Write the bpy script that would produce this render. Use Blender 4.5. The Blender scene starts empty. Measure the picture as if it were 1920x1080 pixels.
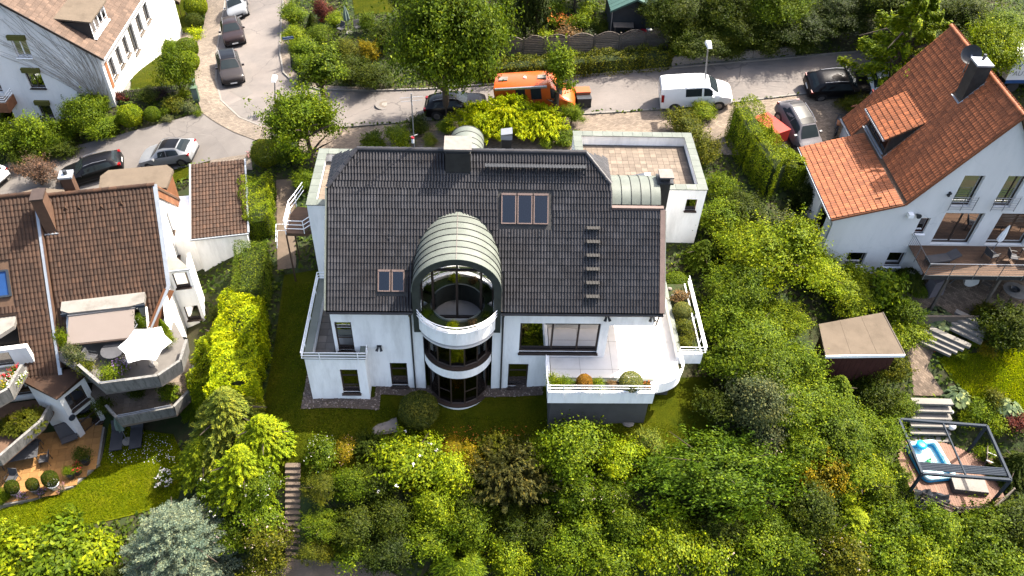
import bpy, bmesh, math, random
import numpy as np
from mathutils import Vector, Matrix

SC = bpy.context.scene
COL = SC.collection
random.seed(7)
RG = np.random.default_rng(11)

# ------------------------------------------------------------------ camera
FPX = 1558.7                                   # focal length in photo pixels (1920 wide)
CAM = np.array([0.0, -28.71, 37.0])
PITCH, ROLL, YAW = (math.radians(a) for a in (44.98, 2.885, 3.27))
_f = np.array([math.sin(YAW)*math.cos(PITCH), math.cos(YAW)*math.cos(PITCH), -math.sin(PITCH)])
_r = np.array([math.cos(YAW), -math.sin(YAW), 0.0]); _u = np.cross(_r, _f)
CR = _r*math.cos(ROLL)+_u*math.sin(ROLL); CU = -_r*math.sin(ROLL)+_u*math.cos(ROLL); CF = _f
cd = bpy.data.cameras.new('camera'); cam = bpy.data.objects.new('camera', cd); COL.objects.link(cam)
cam.matrix_world = Matrix(((CR[0], CU[0], -CF[0], CAM[0]), (CR[1], CU[1], -CF[1], CAM[1]), (CR[2], CU[2], -CF[2], CAM[2]), (0, 0, 0, 1)))
cd.sensor_width = 36.0; cd.lens = FPX/1920*36.0; cd.clip_end = 600
SC.camera = cam

# ------------------------------------------------------------------ light
SUN = np.array([0.60, 0.36, 1.0]); SUN /= np.linalg.norm(SUN)
w = bpy.data.worlds.new('World'); SC.world = w; w.use_nodes = True
nt = w.node_tree; nt.nodes.clear()
sky = nt.nodes.new('ShaderNodeTexSky'); sky.sky_type = 'NISHITA'; sky.sun_disc = False; sky.dust_density = 5.0; sky.ozone_density = .3
sky.sun_elevation = math.asin(SUN[2]); sky.sun_rotation = math.atan2(SUN[0], SUN[1])
bg = nt.nodes.new('ShaderNodeBackground'); bg.inputs[1].default_value = 0.15
wo = nt.nodes.new('ShaderNodeOutputWorld')
nt.links.new(sky.outputs[0], bg.inputs[0]); nt.links.new(bg.outputs[0], wo.inputs[0])
sl = bpy.data.lights.new('sun', 'SUN'); sl.energy = 4.8; sl.angle = math.radians(0.53); sl.color = (1.0, 0.93, 0.82)
so = bpy.data.objects.new('sun', sl); COL.objects.link(so)
so.rotation_euler = Vector(SUN).to_track_quat('Z', 'Y').to_euler()
SC.view_settings.view_transform = 'Standard'; SC.view_settings.look = 'None'
SC.view_settings.exposure = 1.95; SC.view_settings.gamma = 1.0
SC.cycles.max_bounces = 6; SC.cycles.transparent_max_bounces = 8; SC.cycles.use_denoising = True

# ------------------------------------------------------------------ survey helpers: photo point -> place in the world
def ray(px, py):
    return CR*((px-960)/FPX) - CU*((py-540)/FPX) + CF
def Wz(px, py, z):
    d = ray(px, py); return CAM + d*((z-CAM[2])/d[2])
def Wy(px, py, y):
    d = ray(px, py); return CAM + d*((y-CAM[1])/d[1])
def Wx(px, py, x):
    d = ray(px, py); return CAM + d*((x-CAM[0])/d[0])
def depth(p):
    return float((np.asarray(p)-CAM) @ CF)

# terrain: survey points (photo position, height) joined by a smooth surface
CPX = [(900,780,0),(560,800,0),(545,720,0),(538,600,0),(537,500,.1),(540,440,.5),(540,390,1.0),(530,330,1.5),(480,325,1.5),(420,250,.5),(440,200,.2),
 (430,150,.0),(435,60,-.7),(480,10,-1.0),(520,60,-.3),(320,290,-1.0),(180,300,-1.8),(60,340,-2.6),(300,140,.5),(250,190,.1),(120,240,-1.9),(20,240,-2.9),
 (560,205,1.0),(700,200,2.2),(850,200,3.2),(1000,195,4.2),(1150,190,5.1),(1300,180,5.8),(1500,150,6.6),(1700,130,7.3),(1900,150,7.5),
 (620,60,1.4),(800,60,4.0),(1000,60,5.6),(1200,60,6.8),(1400,60,7.6),(1700,20,8.6),(600,130,1.2),(720,165,2.4),(1000,130,4.8),(1250,110,6.2),
 (700,255,2.5),(850,250,3.4),(1150,240,5.0),(1350,250,5.4),(1480,262,5.6),
 (548,872,0),(550,1050,-3.0),(800,950,-2),(960,1070,-4),(1300,900,-1.6),(1300,1070,-4),(1600,1000,-3.7),(1880,1050,-4.6),(1620,820,-2.2),
 (170,800,-5.45),(190,850,-5.4),(120,850,-5.45),(60,880,-5.45),(245,800,-5.35),(300,795,-5.35),(200,930,-5.2),(60,930,-5.3),(300,860,-5.2),(330,960,-5.0),(100,1050,-5.6),(400,1040,-4.6),(490,960,-2.2),(430,720,-3.6),(475,560,-.6),(500,700,-.2),(515,860,-.1),(480,430,.5),(1860,720,-.9),(1720,690,-1.2)]
CXY = [(-19,12,-1.6),(-25,4,-3.8),(-24,12,-2.2),(-15,11,.4),(-27,0,-5.2),(-35,0,-5.2),
 (14,8.5,3.0),(13,2,1.0),(14,-3,.1),(12,12,4.5),(16.5,9,3.6),(9,-4,.0),(29,7.3,.8),(26,7.3,.8),(33,7.3,.8),(20,12,2.6),(22.5,18.5,5.4),(21.5,2.5,-.6),(28,14,2),(36,14,4),
 (26.5,-3,-3.9),(24.2,-2,-3.8),(29,-2.2,-3.9),(28,-5,-3.9),(26.3,-1.1,-3.7),(25,2.6,-.6),(30,4.4,-.4),(0,4,.3),(0,9,2.2),(-6,12,2.0),(6,12,4.0),(34,-4,-2.5),(-11,-4,-.05),
 (-45,35,-5),(-30,45,-4),(0,60,6),(40,50,11),(-35,-20,-8),(0,-25,-9),(40,-20,-8),(50,20,6),(-60,0,-7)]
_cp = [(*Wz(x, y, z)[:2], z) for x, y, z in CPX] + CXY
_cp = np.array(_cp, float)
def _phi(r2): return np.sqrt(r2+6.0)
_A = _phi(((_cp[:, None, :2]-_cp[None, :, :2])**2).sum(-1)); _n = len(_cp)
_K = np.zeros((_n+3, _n+3)); _K[:_n, :_n] = _A - 0.5*np.eye(_n); _K[:_n, _n] = 1; _K[:_n, _n+1:_n+3] = _cp[:, :2]
_K[_n, :_n] = 1; _K[_n+1:_n+3, :_n] = _cp[:, :2].T
_wt = np.linalg.solve(_K, np.concatenate([_cp[:, 2], np.zeros(3)]))
def T(x, y):
    x = np.atleast_1d(np.asarray(x, float)); y = np.atleast_1d(np.asarray(y, float)); out = np.empty(len(x))
    for i in range(0, len(x), 20000):
        xs, ys = x[i:i+20000], y[i:i+20000]
        r2 = (xs[:, None]-_cp[None, :, 0])**2 + (ys[:, None]-_cp[None, :, 1])**2
        out[i:i+20000] = _phi(r2) @ _wt[:_n] + _wt[_n] + _wt[_n+1]*xs + _wt[_n+2]*ys
    return out
def t1(x, y): return float(T([x], [y])[0])
_ts = np.arange(20, 130, .5)
def G(px, py, h=0.0):
    """where the view line through a photo point meets the ground raised by h"""
    d = ray(px, py); p = CAM[None]+d[None]*_ts[:, None]
    f = p[:, 2]-(T(p[:, 0], p[:, 1])+h); i = int(np.argmax(f < 0)); 
    if i == 0: i = len(_ts)-1
    a, b = _ts[i-1], _ts[i]
    for _ in range(12):
        m = (a+b)/2; q = CAM+d*m
        if q[2]-t1(q[0], q[1])-h < 0: b = m
        else: a = m
    return CAM+d*a

# ------------------------------------------------------------------ materials
MATS = {}
def _new(name):
    m = bpy.data.materials.new(name); m.use_nodes = True; n = m.node_tree; MATS[name] = m
    return m, n, n.nodes['Principled BSDF'], n.nodes['Material Output']
def _node(n, t, **kw):
    x = n.nodes.new(t)
    for k, v in kw.items():
        if k in x.inputs: x.inputs[k].default_value = v
        else: setattr(x, k, v)
    return x
def _ramp(n, fac, stops):
    r = n.nodes.new('ShaderNodeValToRGB'); e = r.color_ramp.elements
    while len(e) < len(stops): e.new(.5)
    for i, (p, c) in enumerate(stops): e[i].position = p; e[i].color = (*c, 1)
    n.links.new(fac, r.inputs[0]); return r.outputs[0]
def _mix(n, fac, a, b, mode='MIX'):
    m = n.nodes.new('ShaderNodeMix'); m.data_type = 'RGBA'; m.blend_type = mode
    for s, v in ((m.inputs[0], fac), (m.inputs[6], a), (m.inputs[7], b)):
        if isinstance(v, (int, float)): s.default_value = v
        elif isinstance(v, tuple): s.default_value = (*v, 1)
        else: n.links.new(v, s)
    return m.outputs[2]
def _pos(n, scale=(1, 1, 1)):
    g = n.nodes.new('ShaderNodeNewGeometry'); mp = n.nodes.new('ShaderNodeMapping'); mp.inputs['Scale'].default_value = scale
    n.links.new(g.outputs['Position'], mp.inputs[0]); return mp.outputs[0]
def _noise(n, scale, detail=4, pos=None, rough=.6):
    t = _node(n, 'ShaderNodeTexNoise', Scale=scale, Detail=detail, Roughness=rough)
    n.links.new(pos or _pos(n), t.inputs['Vector']); return t.outputs['Fac']
def _bump(n, b, h, strength=.3, dist=.02):
    x = _node(n, 'ShaderNodeBump', Strength=strength, Distance=dist); n.links.new(h, x.inputs['Height']); n.links.new(x.outputs[0], b.inputs['Normal'])
def mk(name, col, rough=.6, var=.2, scale=2.0, fine=25.0, bump=.0, metal=0., spec=.2, coat=0., dirt=None, dscale=.7, dstop=(.5, .75), rnd=0., stretch=(1, 1, 1)):
    """paint/stone/wood: base colour with coarse and fine variation, optional dirt patches, optional per-piece variation"""
    m, n, b, o = _new(name)
    p = _pos(n, stretch)
    f1 = _noise(n, scale, 4, p); f2 = _noise(n, fine, 3, p)
    lo = tuple(c*(1-var) for c in col); hi = tuple(min(1, c*(1+var)) for c in col)
    c = _ramp(n, f1, [(.3, lo), (.7, hi)])
    c = _mix(n, .35*min(1, var*4), c, _ramp(n, f2, [(.3, lo), (.7, hi)]))
    if rnd:
        oi = n.nodes.new('ShaderNodeObjectInfo'); at = _node(n, 'ShaderNodeAttribute', attribute_name='r')
        ad = _node(n, 'ShaderNodeMath', operation='ADD'); n.links.new(oi.outputs['Random'], ad.inputs[0]); n.links.new(at.outputs['Fac'], ad.inputs[1])
        fr = _node(n, 'ShaderNodeMath', operation='FRACT'); n.links.new(ad.outputs[0], fr.inputs[0])
        k = _ramp(n, fr.outputs[0], [(0, (1-rnd,)*3), (.85, (1+rnd*.5,)*3), (1, (1+rnd*1.4, 1+rnd*1.3, 1+rnd*1.2))])
        c = _mix(n, 1., c, k, 'MULTIPLY')
    if dirt:
        fd = _ramp(n, _noise(n, dscale, 6, _pos(n, stretch), .7), [(dstop[0], (0, 0, 0)), (dstop[1], (1, 1, 1))])
        c = _mix(n, fd, c, dirt)
    n.links.new(c, b.inputs['Base Color'])
    b.inputs['Roughness'].default_value = rough; b.inputs['Metallic'].default_value = metal
    b.inputs['Specular IOR Level'].default_value = spec; b.inputs['Coat Weight'].default_value = coat; b.inputs['Coat Roughness'].default_value = .05
    if bump: _bump(n, b, f2, bump, .02)
    return m
def leafmat(name='leaf', trans=.3, gloss=.45):
    m, n, b, o = _new(name)
    oi = n.nodes.new('ShaderNodeObjectInfo'); at = _node(n, 'ShaderNodeAttribute', attribute_name='r')
    k = _ramp(n, at.outputs['Fac'], [(0, (.38, .46, .4)), (.55, (.9, .92, .85)), (.9, (1.5, 1.35, 1.)), (1, (2.4, 1.9, 1.2))])  # besides random leaf tone, the top end paints in sunlit highlights
    c = _mix(n, 1., oi.outputs['Color'], k, 'MULTIPLY')
    f = _noise(n, .9, 2)
    c = _mix(n, 1., c, _ramp(n, f, [(.3, (.8, .9, .9)), (.7, (1.2, 1.1, .95))]), 'MULTIPLY')
    n.links.new(c, b.inputs['Base Color']); b.inputs['Roughness'].default_value = gloss; b.inputs['Specular IOR Level'].default_value = .08
    t = n.nodes.new('ShaderNodeBsdfTranslucent'); c2 = _mix(n, 1., c, (1.5, 1.5, .5), 'MULTIPLY'); n.links.new(c2, t.inputs[0])
    x = _node(n, 'ShaderNodeMixShader'); x.inputs[0].default_value = trans
    n.links.new(b.outputs[0], x.inputs[1]); n.links.new(t.outputs[0], x.inputs[2]); n.links.new(x.outputs[0], o.inputs[0])
    return m
def glassmat(name, tint, refl=1.0):
    m, n, b, o = _new(name); n.nodes.remove(b)
    tr = n.nodes.new('ShaderNodeBsdfTransparent'); tr.inputs[0].default_value = (*tint, 1)
    gl = n.nodes.new('ShaderNodeBsdfGlossy'); gl.inputs['Roughness'].default_value = .02; gl.inputs[0].default_value = (refl*.5,)*3+(1,)
    fr = _node(n, 'ShaderNodeFresnel', IOR=1.6); ad = _node(n, 'ShaderNodeMath', operation='MULTIPLY_ADD'); ad.inputs[1].default_value = 1.3; ad.inputs[2].default_value = .05
    n.links.new(fr.outputs[0], ad.inputs[0])
    x = _node(n, 'ShaderNodeMixShader'); n.links.new(ad.outputs[0], x.inputs[0]); n.links.new(tr.outputs[0], x.inputs[1]); n.links.new(gl.outputs[0], x.inputs[2]); n.links.new(x.outputs[0], o.inputs[0])
    return m
def pavemat(name, col, joint, bw, bh, rot=0., rough=.8, var=.25):
    """small pavers seen from far: brick pattern in the ground plane"""
    m, n, b, o = _new(name)
    g = n.nodes.new('ShaderNodeNewGeometry'); mp = n.nodes.new('ShaderNodeMapping'); mp.inputs['Rotation'].default_value = (0, 0, rot); n.links.new(g.outputs['Position'], mp.inputs[0])
    t = _node(n, 'ShaderNodeTexBrick', Scale=1.0); t.inputs['Brick Width'].default_value = bw; t.inputs['Row Height'].default_value = bh
    t.inputs['Mortar Size'].default_value = .008; t.inputs['Mortar Smooth'].default_value = .3
    t.inputs['Color1'].default_value = (*[c*(1-var) for c in col], 1); t.inputs['Color2'].default_value = (*[c*(1+var) for c in col], 1); t.inputs['Mortar'].default_value = (*joint, 1)
    n.links.new(mp.outputs[0], t.inputs['Vector'])
    c = _mix(n, 1., t.outputs['Color'], _ramp(n, _noise(n, .8, 5), [(.3, (.72, .72, .72)), (.7, (1.15, 1.13, 1.1))]), 'MULTIPLY')
    n.links.new(c, b.inputs['Base Color']); b.inputs['Roughness'].default_value = rough; b.inputs['Specular IOR Level'].default_value = .15
    _bump(n, b, t.outputs['Fac'], -.25, .01); return m
def cracks(m, col, scale=.22, width=.012):
    n = m.node_tree; b = n.nodes['Principled BSDF']; old = b.inputs['Base Color'].links[0].from_socket
    p = _pos(n); w_ = n.nodes.new('ShaderNodeTexNoise'); w_.inputs['Scale'].default_value = .9; n.links.new(p, w_.inputs['Vector'])
    ad = n.nodes.new('ShaderNodeVectorMath'); ad.operation = 'ADD'; n.links.new(p, ad.inputs[0]); n.links.new(w_.outputs['Color'], ad.inputs[1])
    v = n.nodes.new('ShaderNodeTexVoronoi'); v.feature = 'DISTANCE_TO_EDGE'; v.inputs['Scale'].default_value = scale; n.links.new(ad.outputs[0], v.inputs['Vector'])
    f = _ramp(n, v.outputs['Distance'], [(0, (1, 1, 1)), (width, (0, 0, 0))]); g = _ramp(n, _noise(n, .25, 2), [(.48, (0, 0, 0)), (.6, (.75, .75, .75))])
    n.links.new(_mix(n, _mix(n, 1., f, g, 'MULTIPLY'), old, col), b.inputs['Base Color'])
def lawnmat(name, a, b_, c_):
    m, n, b, o = _new(name)
    c = _ramp(n, _noise(n, .55, 6, None, .7), [(.28, a), (.5, b_), (.72, c_)])
    c = _mix(n, 1., c, _ramp(n, _noise(n, 14, 4), [(.25, (.55, .6, .5)), (.75, (1.4, 1.3, 1.2))]), 'MULTIPLY')
    n.links.new(c, b.inputs['Base Color']); b.inputs['Roughness'].default_value = .9; b.inputs['Specular IOR Level'].default_value = .03
    _bump(n, b, _noise(n, 30, 3), .9, .06); return m

mk('plaster', (.80, .785, .755), .85, .06, .8, 30, .15, dirt=(.50, .485, .455), dscale=1.3, dstop=(.46, .86), stretch=(1, 1, .22))
mk('plaster_old', (0.56, 0.55, 0.53), .9, .08, .6, 30, .15, dirt=(0.4032, 0.4144, 0.4032), dscale=.8, dstop=(.52, .85), stretch=(1, 1, .3))
mk('render_grey', (0.0675, 0.0639, 0.06075), .9, .2, 1.5, 30, .2)
mk('tile_dark', (.0195, .0190, .0210), .4, .15, 3, 30, .0, rnd=.28, spec=.35, dirt=(.014, .0118, .012), dscale=.5, dstop=(.42, .72))
mk('tile_brown', (0.03335, 0.01722, 0.009945), .7, .2, 2, 40, .1, rnd=.3, dirt=(0.01868, 0.01196, 0.008464), dscale=1.6, dstop=(.55, .8))
mk('tile_orange', (0.1754, 0.05593, 0.02078), .62, .18, 2, 40, .1, rnd=.28, dirt=(0.0444, 0.02013, 0.01243), dscale=1.3, dstop=(.6, .85))
mk('tile_tan', (.075, .05, .036), .8, .2, 2, 40, .1, rnd=.25, dirt=(.048, .033, .025), dscale=.9, dstop=(.5, .8))
mk('copper', (0.09464, 0.1049, 0.09016), .5, .16, 1.6, 22, .05, dirt=(0.07568, 0.086, 0.0688), dscale=2.2, dstop=(.5, .8), rnd=.12)
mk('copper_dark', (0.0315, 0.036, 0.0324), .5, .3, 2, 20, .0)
mk('cladding', (0.027, 0.0261, 0.0243), .55, .3, 3, 30, .05)
mk('brown_metal', (0.11, 0.07975, 0.06875), .45, .15, 3, 30)
mk('frame_dark', (0.036, 0.0252, 0.0198), .4, .2, 3, 30)
mk('metal_white', (0.738, 0.738, 0.738), .4, .05, 3, 30)
mk('metal_grey', (0.198, 0.204, 0.216), .4, .1, 3, 30, metal=.6)
mk('zinc', (0.252, 0.27, 0.288), .45, .12, 3, 20, metal=.4)
mk('dark_metal', (0.027, 0.0288, 0.0315), .4, .2, 3, 30)
mk('anthracite', (.020, .026, .035), .75, .1, 3, 30, spec=.15)
mk('gutter', (0.045, 0.0432, 0.0414), .45, .2, 3, 30)
mk('step_brown', (0.0946, 0.07095, 0.0516), .9, .2, 3, 30, .2, dirt=(0.0516, 0.043, 0.0301), dscale=1.5)
mk('chimney_brown', (0.0731, 0.04085, 0.0258), .75, .2, 3, 30, rnd=.2)
mk('stem_grey', (.24, .22, .195), .9, .2, 4, 30)
mk('step_metal', (.022, .021, .02), .6, .2, 4, 30)
mk('hedge_inner', (0.0168, 0.0252, 0.006), .95, .3, 6, 30)
mk('stone_cap', (0.1368, 0.1216, 0.1094), .9, .2, 4, 30, .2)
mk('concrete', (0.1462, 0.1408, 0.1316), .9, .15, 1.2, 30, .2, dirt=(0.04386, 0.04386, 0.0402), dscale=2.0, dstop=(.45, .75), stretch=(3, 3, .5))
mk('concrete_plain', (0.1445, 0.1342, 0.1204), .9, .15, 1.2, 30, .2, dirt=(0.086, 0.07912, 0.0688), dscale=1.0)
mk('slab', (0.114, 0.09071, 0.07053), .85, .15, 3, 30, .15, rnd=.2, dirt=(0.07524, 0.06126, 0.04864), dscale=.8)
mk('slab_grey', (0.1032, 0.0946, 0.086), .85, .15, 3, 30, .15, rnd=.2)
mk('patio_tile', (0.1806, 0.0946, 0.03225), .7, .15, 3, 30, .1, rnd=.22)
mk('floor_white', (.52, .50, .475), .8, .05, 1.2, 30, .05, dirt=(.43, .41, .38), dscale=.8)
mk('asphalt', (0.1177, 0.1032, 0.09346), .9, .12, .5, 60, .25, dirt=(0.09228, 0.08385, 0.07813), dscale=.35, dstop=(.45, .7))
mk('asphalt_patch', (0.1046, 0.09433, 0.086), .9, .12, .6, 60, .25)
pavemat('pavers', (0.1368, 0.1134, 0.09013), (0.0777, 0.06216, 0.04973), .2, .1, .3)
pavemat('pavers_court', (0.1399, 0.1119, 0.08702), (0.08081, 0.06216, 0.04662), .2, .1, 0.)
pavemat('pavers_patio', (0.1243, 0.09324, 0.06838), (0.06216, 0.04662, 0.03108), .24, .12, .6, var=.35)
mk('kerb', (0.1376, 0.1273, 0.1135), .9, .15, 2, 30, .15)
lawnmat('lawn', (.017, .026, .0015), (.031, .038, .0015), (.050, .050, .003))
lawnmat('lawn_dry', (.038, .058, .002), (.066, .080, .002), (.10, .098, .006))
mk('soil', (0.03025, 0.02475, 0.0121), .95, .35, 1.5, 12, .5, dirt=(0.0165, 0.0275, 0.0066), dscale=.5, dstop=(.35, .6))
mk('gravel', (.07, .052, .042), .9, .3, 8, 60, .6)
mk('pebble', (.15, .12, .10), .9, .4, 9, 60, .2, rnd=.6)
mk('bark', (0.043, 0.03225, 0.02365), .95, .3, 6, 30, .4)
mk('wood_brown', (0.0731, 0.043, 0.02666), .75, .2, 4, 30, .2, rnd=.2)
mk('wood_grey', (0.086, 0.07095, 0.05805), .85, .2, 4, 30, .2, rnd=.2)
mk('wood_red', (0.043, 0.01376, 0.01032), .8, .2, 4, 30, .2)
mk('deck', (0.1247, 0.06665, 0.04515), .7, .15, 4, 30, .1, rnd=.2)
mk('felt', (0.0833, 0.06529, 0.0476), .95, .12, 1.2, 40, .2, dirt=(0.05848, 0.04532, 0.03251), dscale=.8)
mk('shed_green', (0.0301, 0.0645, 0.0516), .5, .2, 3, 30, rnd=.1)
mk('shed_wall', (0.01935, 0.0215, 0.02365), .8, .15, 3, 30)
mk('awning', (0.1167, 0.0971, 0.08568), .8, .04, 1, 40)
mk('fabric_white', (0.688, 0.688, 0.68), .8, .03, 1, 40)
mk('fabric_grey', (0.1075, 0.0946, 0.0989), .85, .1, 2, 40)
mk('fabric_green', (0.086, 0.1161, 0.0989), .8, .15, 2, 30)
mk('fabric_navy', (0.0129, 0.01505, 0.01935), .8, .2, 2, 30, .3)
mk('cushion', (0.042, 0.042, 0.0455), .8, .2, 2, 30)
mk('pool_blue', (0.014, 0.231, 0.434), .3, .05, 2, 30)
mk('pool_light', (0.36, 0.576, 0.624), .3, .05, 2, 30)
mk('pool_green', (0.06, 0.3, 0.09), .35, .05, 2, 30)
mk('white_plastic', (0.56, 0.56, 0.546), .4, .04, 2, 30)
mk('red_tarp', (0.3, 0.027, 0.018), .5, .12, 2, 30, .1)
mk('blue', (0.0129, 0.043, 0.129), .4, .1, 2, 30)
mk('sign_blue', (0.0086, 0.0387, 0.1204), .4, .1, 2, 30)
mk('terracotta', (0.1548, 0.0602, 0.0301), .8, .15, 3, 30)
mk('box_green', (0.0516, 0.0817, 0.0516), .6, .1, 3, 30)
mk('shade_olive', (0.0688, 0.06665, 0.01505), .8, .15, 4, 30)
mk('shingle_orange', (0.1548, 0.06665, 0.03225), .75, .2, 3, 30, rnd=.2)
mk('hose_red', (0.1935, 0.043, 0.0172), .5, .1, 3, 30)
mk('rubber', (0.018, 0.018, 0.019), .8, .2, 5, 30)
mk('rim', (0.1806, 0.1806, 0.1849), .35, .1, 4, 30, metal=.8)
mk('black_trim', (0.015, 0.015, 0.016), .45, .2, 4, 30)
mk('lamp_glass', (0.385, 0.392, 0.406), .15, .05, 4, 30)
mk('tail_red', (0.1505, 0.0043, 0.00516), .25, .05, 4, 30)
mk('plate', (0.45, 0.45, 0.432), .5, .03, 4, 30)
for nm, c in dict(paint_grey=(.022, .019, .019), paint_silver=(.16, .165, .172), paint_black=(.004, .004, .005), paint_white=(.50, .50, .50), paint_orange=(.33, .06, .01), paint_dgrey=(.03, .028, .03), paint_mid=(.085, .08, .085), paint_brown=(.018, .012, .012)).items():
    mk(nm, c, .3, .05, 1, 60, 0, spec=.14 if max(c) < .1 else .3, coat=.04 if max(c) < .1 else .2)
mk('flower_white', (0.48, 0.456, 0.432), .7, .1, 3, 30); mk('flower_pink', (0.341, 0.165, 0.1815), .7, .15, 3, 30); mk('flower_orange', (0.374, 0.11, 0.0165), .7, .15, 3, 30)
mk('flower_red', (0.3025, 0.011, 0.022), .7, .15, 3, 30); mk('flower_yellow', (0.3575, 0.253, 0.0165), .7, .15, 3, 30); mk('flower_violet', (0.176, 0.0935, 0.231), .7, .15, 3, 30); mk('flower_blush', (0.363, 0.275, 0.242), .7, .15, 3, 30)
mk('curtain', (0.44, 0.424, 0.384), .9, .06, 2, 20); mk('interior', (0.09, 0.0765, 0.063), .9, .2, 2, 10); mk('interior_wood', (0.198, 0.108, 0.054), .8, .2, 2, 10)
cracks(MATS['asphalt'], (.045, .042, .04)); cracks(MATS['asphalt_patch'], (.04, .038, .036), .35); cracks(MATS['plaster_old'], (.36, .36, .35), .5, .006)
leafmat('leaf', .27, .55); leafmat('grass_blade', .6, .7); leafmat('needle', .2, .6)
glassmat('glass', (.22, .25, .24)); glassmat('glass_roof', (.30, .33, .38)); mk('car_glass', (0.012, 0.016, 0.018), .05, .1, 2, 30, spec=.12)

# ------------------------------------------------------------------ objects
OFF = {}
def tag(o, label, cat, group=None):
    o['label'] = label; o['category'] = cat
    if group: o['group'] = group
    return o
def thing(name, label, cat, loc=(0, 0, 0), rz=0., group=None, world=False):
    """an Empty at the base of a thing; world=True: its parts are given in world coordinates"""
    o = bpy.data.objects.new(name, None); COL.objects.link(o); o.empty_display_size = .3
    o.location = [float(c) for c in loc]; o.rotation_euler = (0, 0, rz)
    OFF[o.name] = np.array(loc, float) if world else np.zeros(3)
    return tag(o, label, cat, group)
def link(name, me, mat, parent=None, kind=None, color=None):
    o = bpy.data.objects.new(name, me); COL.objects.link(o)
    if mat is not None and not me.materials: me.materials.append(MATS[mat] if isinstance(mat, str) else mat)
    if parent is not None: o.parent = parent; OFF[o.name] = OFF[parent.name]
    if kind: o['kind'] = kind
    if color: o.color = (*color, 1)
    return o
class MB:
    def __init__(s): s.v = []; s.f = []; s.r = []; s.cur = 0.
    def add(s, vs, fs):
        b = len(s.v); s.v.extend([tuple(float(c) for c in p) for p in vs]); s.f.extend([tuple(b+i for i in f) for f in fs]); s.r.extend([s.cur]*len(fs)); return s
    def hexa(s, p):      # p: 4 bottom (ccw from above), 4 top
        return s.add(p, [(3, 2, 1, 0), (4, 5, 6, 7), (0, 1, 5, 4), (1, 2, 6, 5), (2, 3, 7, 6), (3, 0, 4, 7)])
    def box(s, x0, x1, y0, y1, z0, z1):
        return s.hexa([(x0, y0, z0), (x1, y0, z0), (x1, y1, z0), (x0, y1, z0), (x0, y0, z1), (x1, y0, z1), (x1, y1, z1), (x0, y1, z1)])
    def obox(s, c, ax, ay, az, hx, hy, hz):
        c, ax, ay, az = (np.asarray(q, float) for q in (c, ax, ay, az))
        P = [c+ax*a*hx+ay*b*hy+az*d*hz for d in (-1, 1) for a, b in ((-1, -1), (1, -1), (1, 1), (-1, 1))]
        return s.hexa(P)
    def rbox(s, cx, cy, z0, z1, lx, ly, a=0.):
        c, d = math.cos(a), math.sin(a); return s.obox((cx, cy, (z0+z1)/2), (c, d, 0), (-d, c, 0), (0, 0, 1), lx/2, ly/2, (z1-z0)/2)
    def beam(s, a, b, w, h=None, up=(0, 0, 1)):
        a, b = np.asarray(a, float), np.asarray(b, float); d = b-a; L = np.linalg.norm(d); d /= L
        up = np.asarray(up, float); sd = np.cross(d, up)
        if np.linalg.norm(sd) < 1e-4: sd = np.cross(d, (1, 0, 0))
        sd /= np.linalg.norm(sd); u = np.cross(sd, d)
        return s.obox((a+b)/2, d, sd, u, L/2, w/2, (h or w)/2)
    def tube(s, pts, r, n=6, closed=False):
        pts = [np.asarray(p, float) for p in pts]; m = len(pts); rs = r if hasattr(r, '__len__') else [r]*m
        vs = []; ref = np.array((0.13, .21, .97))
        for i, p in enumerate(pts):
            a = pts[(i-1) % m] if (closed or i > 0) else p; b = pts[(i+1) % m] if (closed or i < m-1) else p
            d = b-a; d = d/(np.linalg.norm(d)+1e-9); x = np.cross(d, ref)
            if np.linalg.norm(x) < .1: x = np.cross(d, (1, 0, 0))
            x /= np.linalg.norm(x); y = np.cross(d, x)
            for k in range(n): t = 2*math.pi*k/n; vs.append(p+(x*math.cos(t)+y*math.sin(t))*rs[i])
        fs = []
        for i in range(m if closed else m-1):
            j = (i+1) % m
            for k in range(n): fs.append((i*n+k, i*n+(k+1) % n, j*n+(k+1) % n, j*n+k))
        if not closed: fs += [tuple(range(n))[::-1], tuple((m-1)*n+k for k in range(n))]
        return s.add(vs, fs)
    def lathe(s, prof, c=(0, 0, 0), n=16, sx=1., sy=1.):
        vs = []; 
        for r, z in prof:
            for k in range(n): t = 2*math.pi*k/n; vs.append((c[0]+r*sx*math.cos(t), c[1]+r*sy*math.sin(t), c[2]+z))
        fs = [(i*n+k, i*n+(k+1) % n, (i+1)*n+(k+1) % n, (i+1)*n+k) for i in range(len(prof)-1) for k in range(n)]
        fs += [tuple(range(n))[::-1], tuple((len(prof)-1)*n+k for k in range(n))]
        return s.add(vs, fs)
    def prism(s, poly, z0, z1, M_=None):
        """poly extruded from z0 to z1; z0/z1 numbers or functions of (x,y); M_: 4x4 applied"""
        f0 = z0 if callable(z0) else (lambda x, y: z0); f1 = z1 if callable(z1) else (lambda x, y: z1)
        n = len(poly); A = sum(poly[i][0]*poly[(i+1) % n][1]-poly[(i+1) % n][0]*poly[i][1] for i in range(n))
        if A < 0: poly = poly[::-1]
        vs = [(x, y, f0(x, y)) for x, y in poly]+[(x, y, f1(x, y)) for x, y in poly]
        if M_ is not None: vs = [tuple(M_ @ Vector(v)) for v in vs]
        return s.add(vs, [tuple(range(n))[::-1], tuple(range(n, 2*n))]+[(i, (i+1) % n, n+(i+1) % n, n+i) for i in range(n)])
    def strip(s, a, b):   # two polylines -> quads
        n = len(a); return s.add(list(a)+list(b), [(i, i+1, n+i+1, n+i) for i in range(n-1)])
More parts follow.
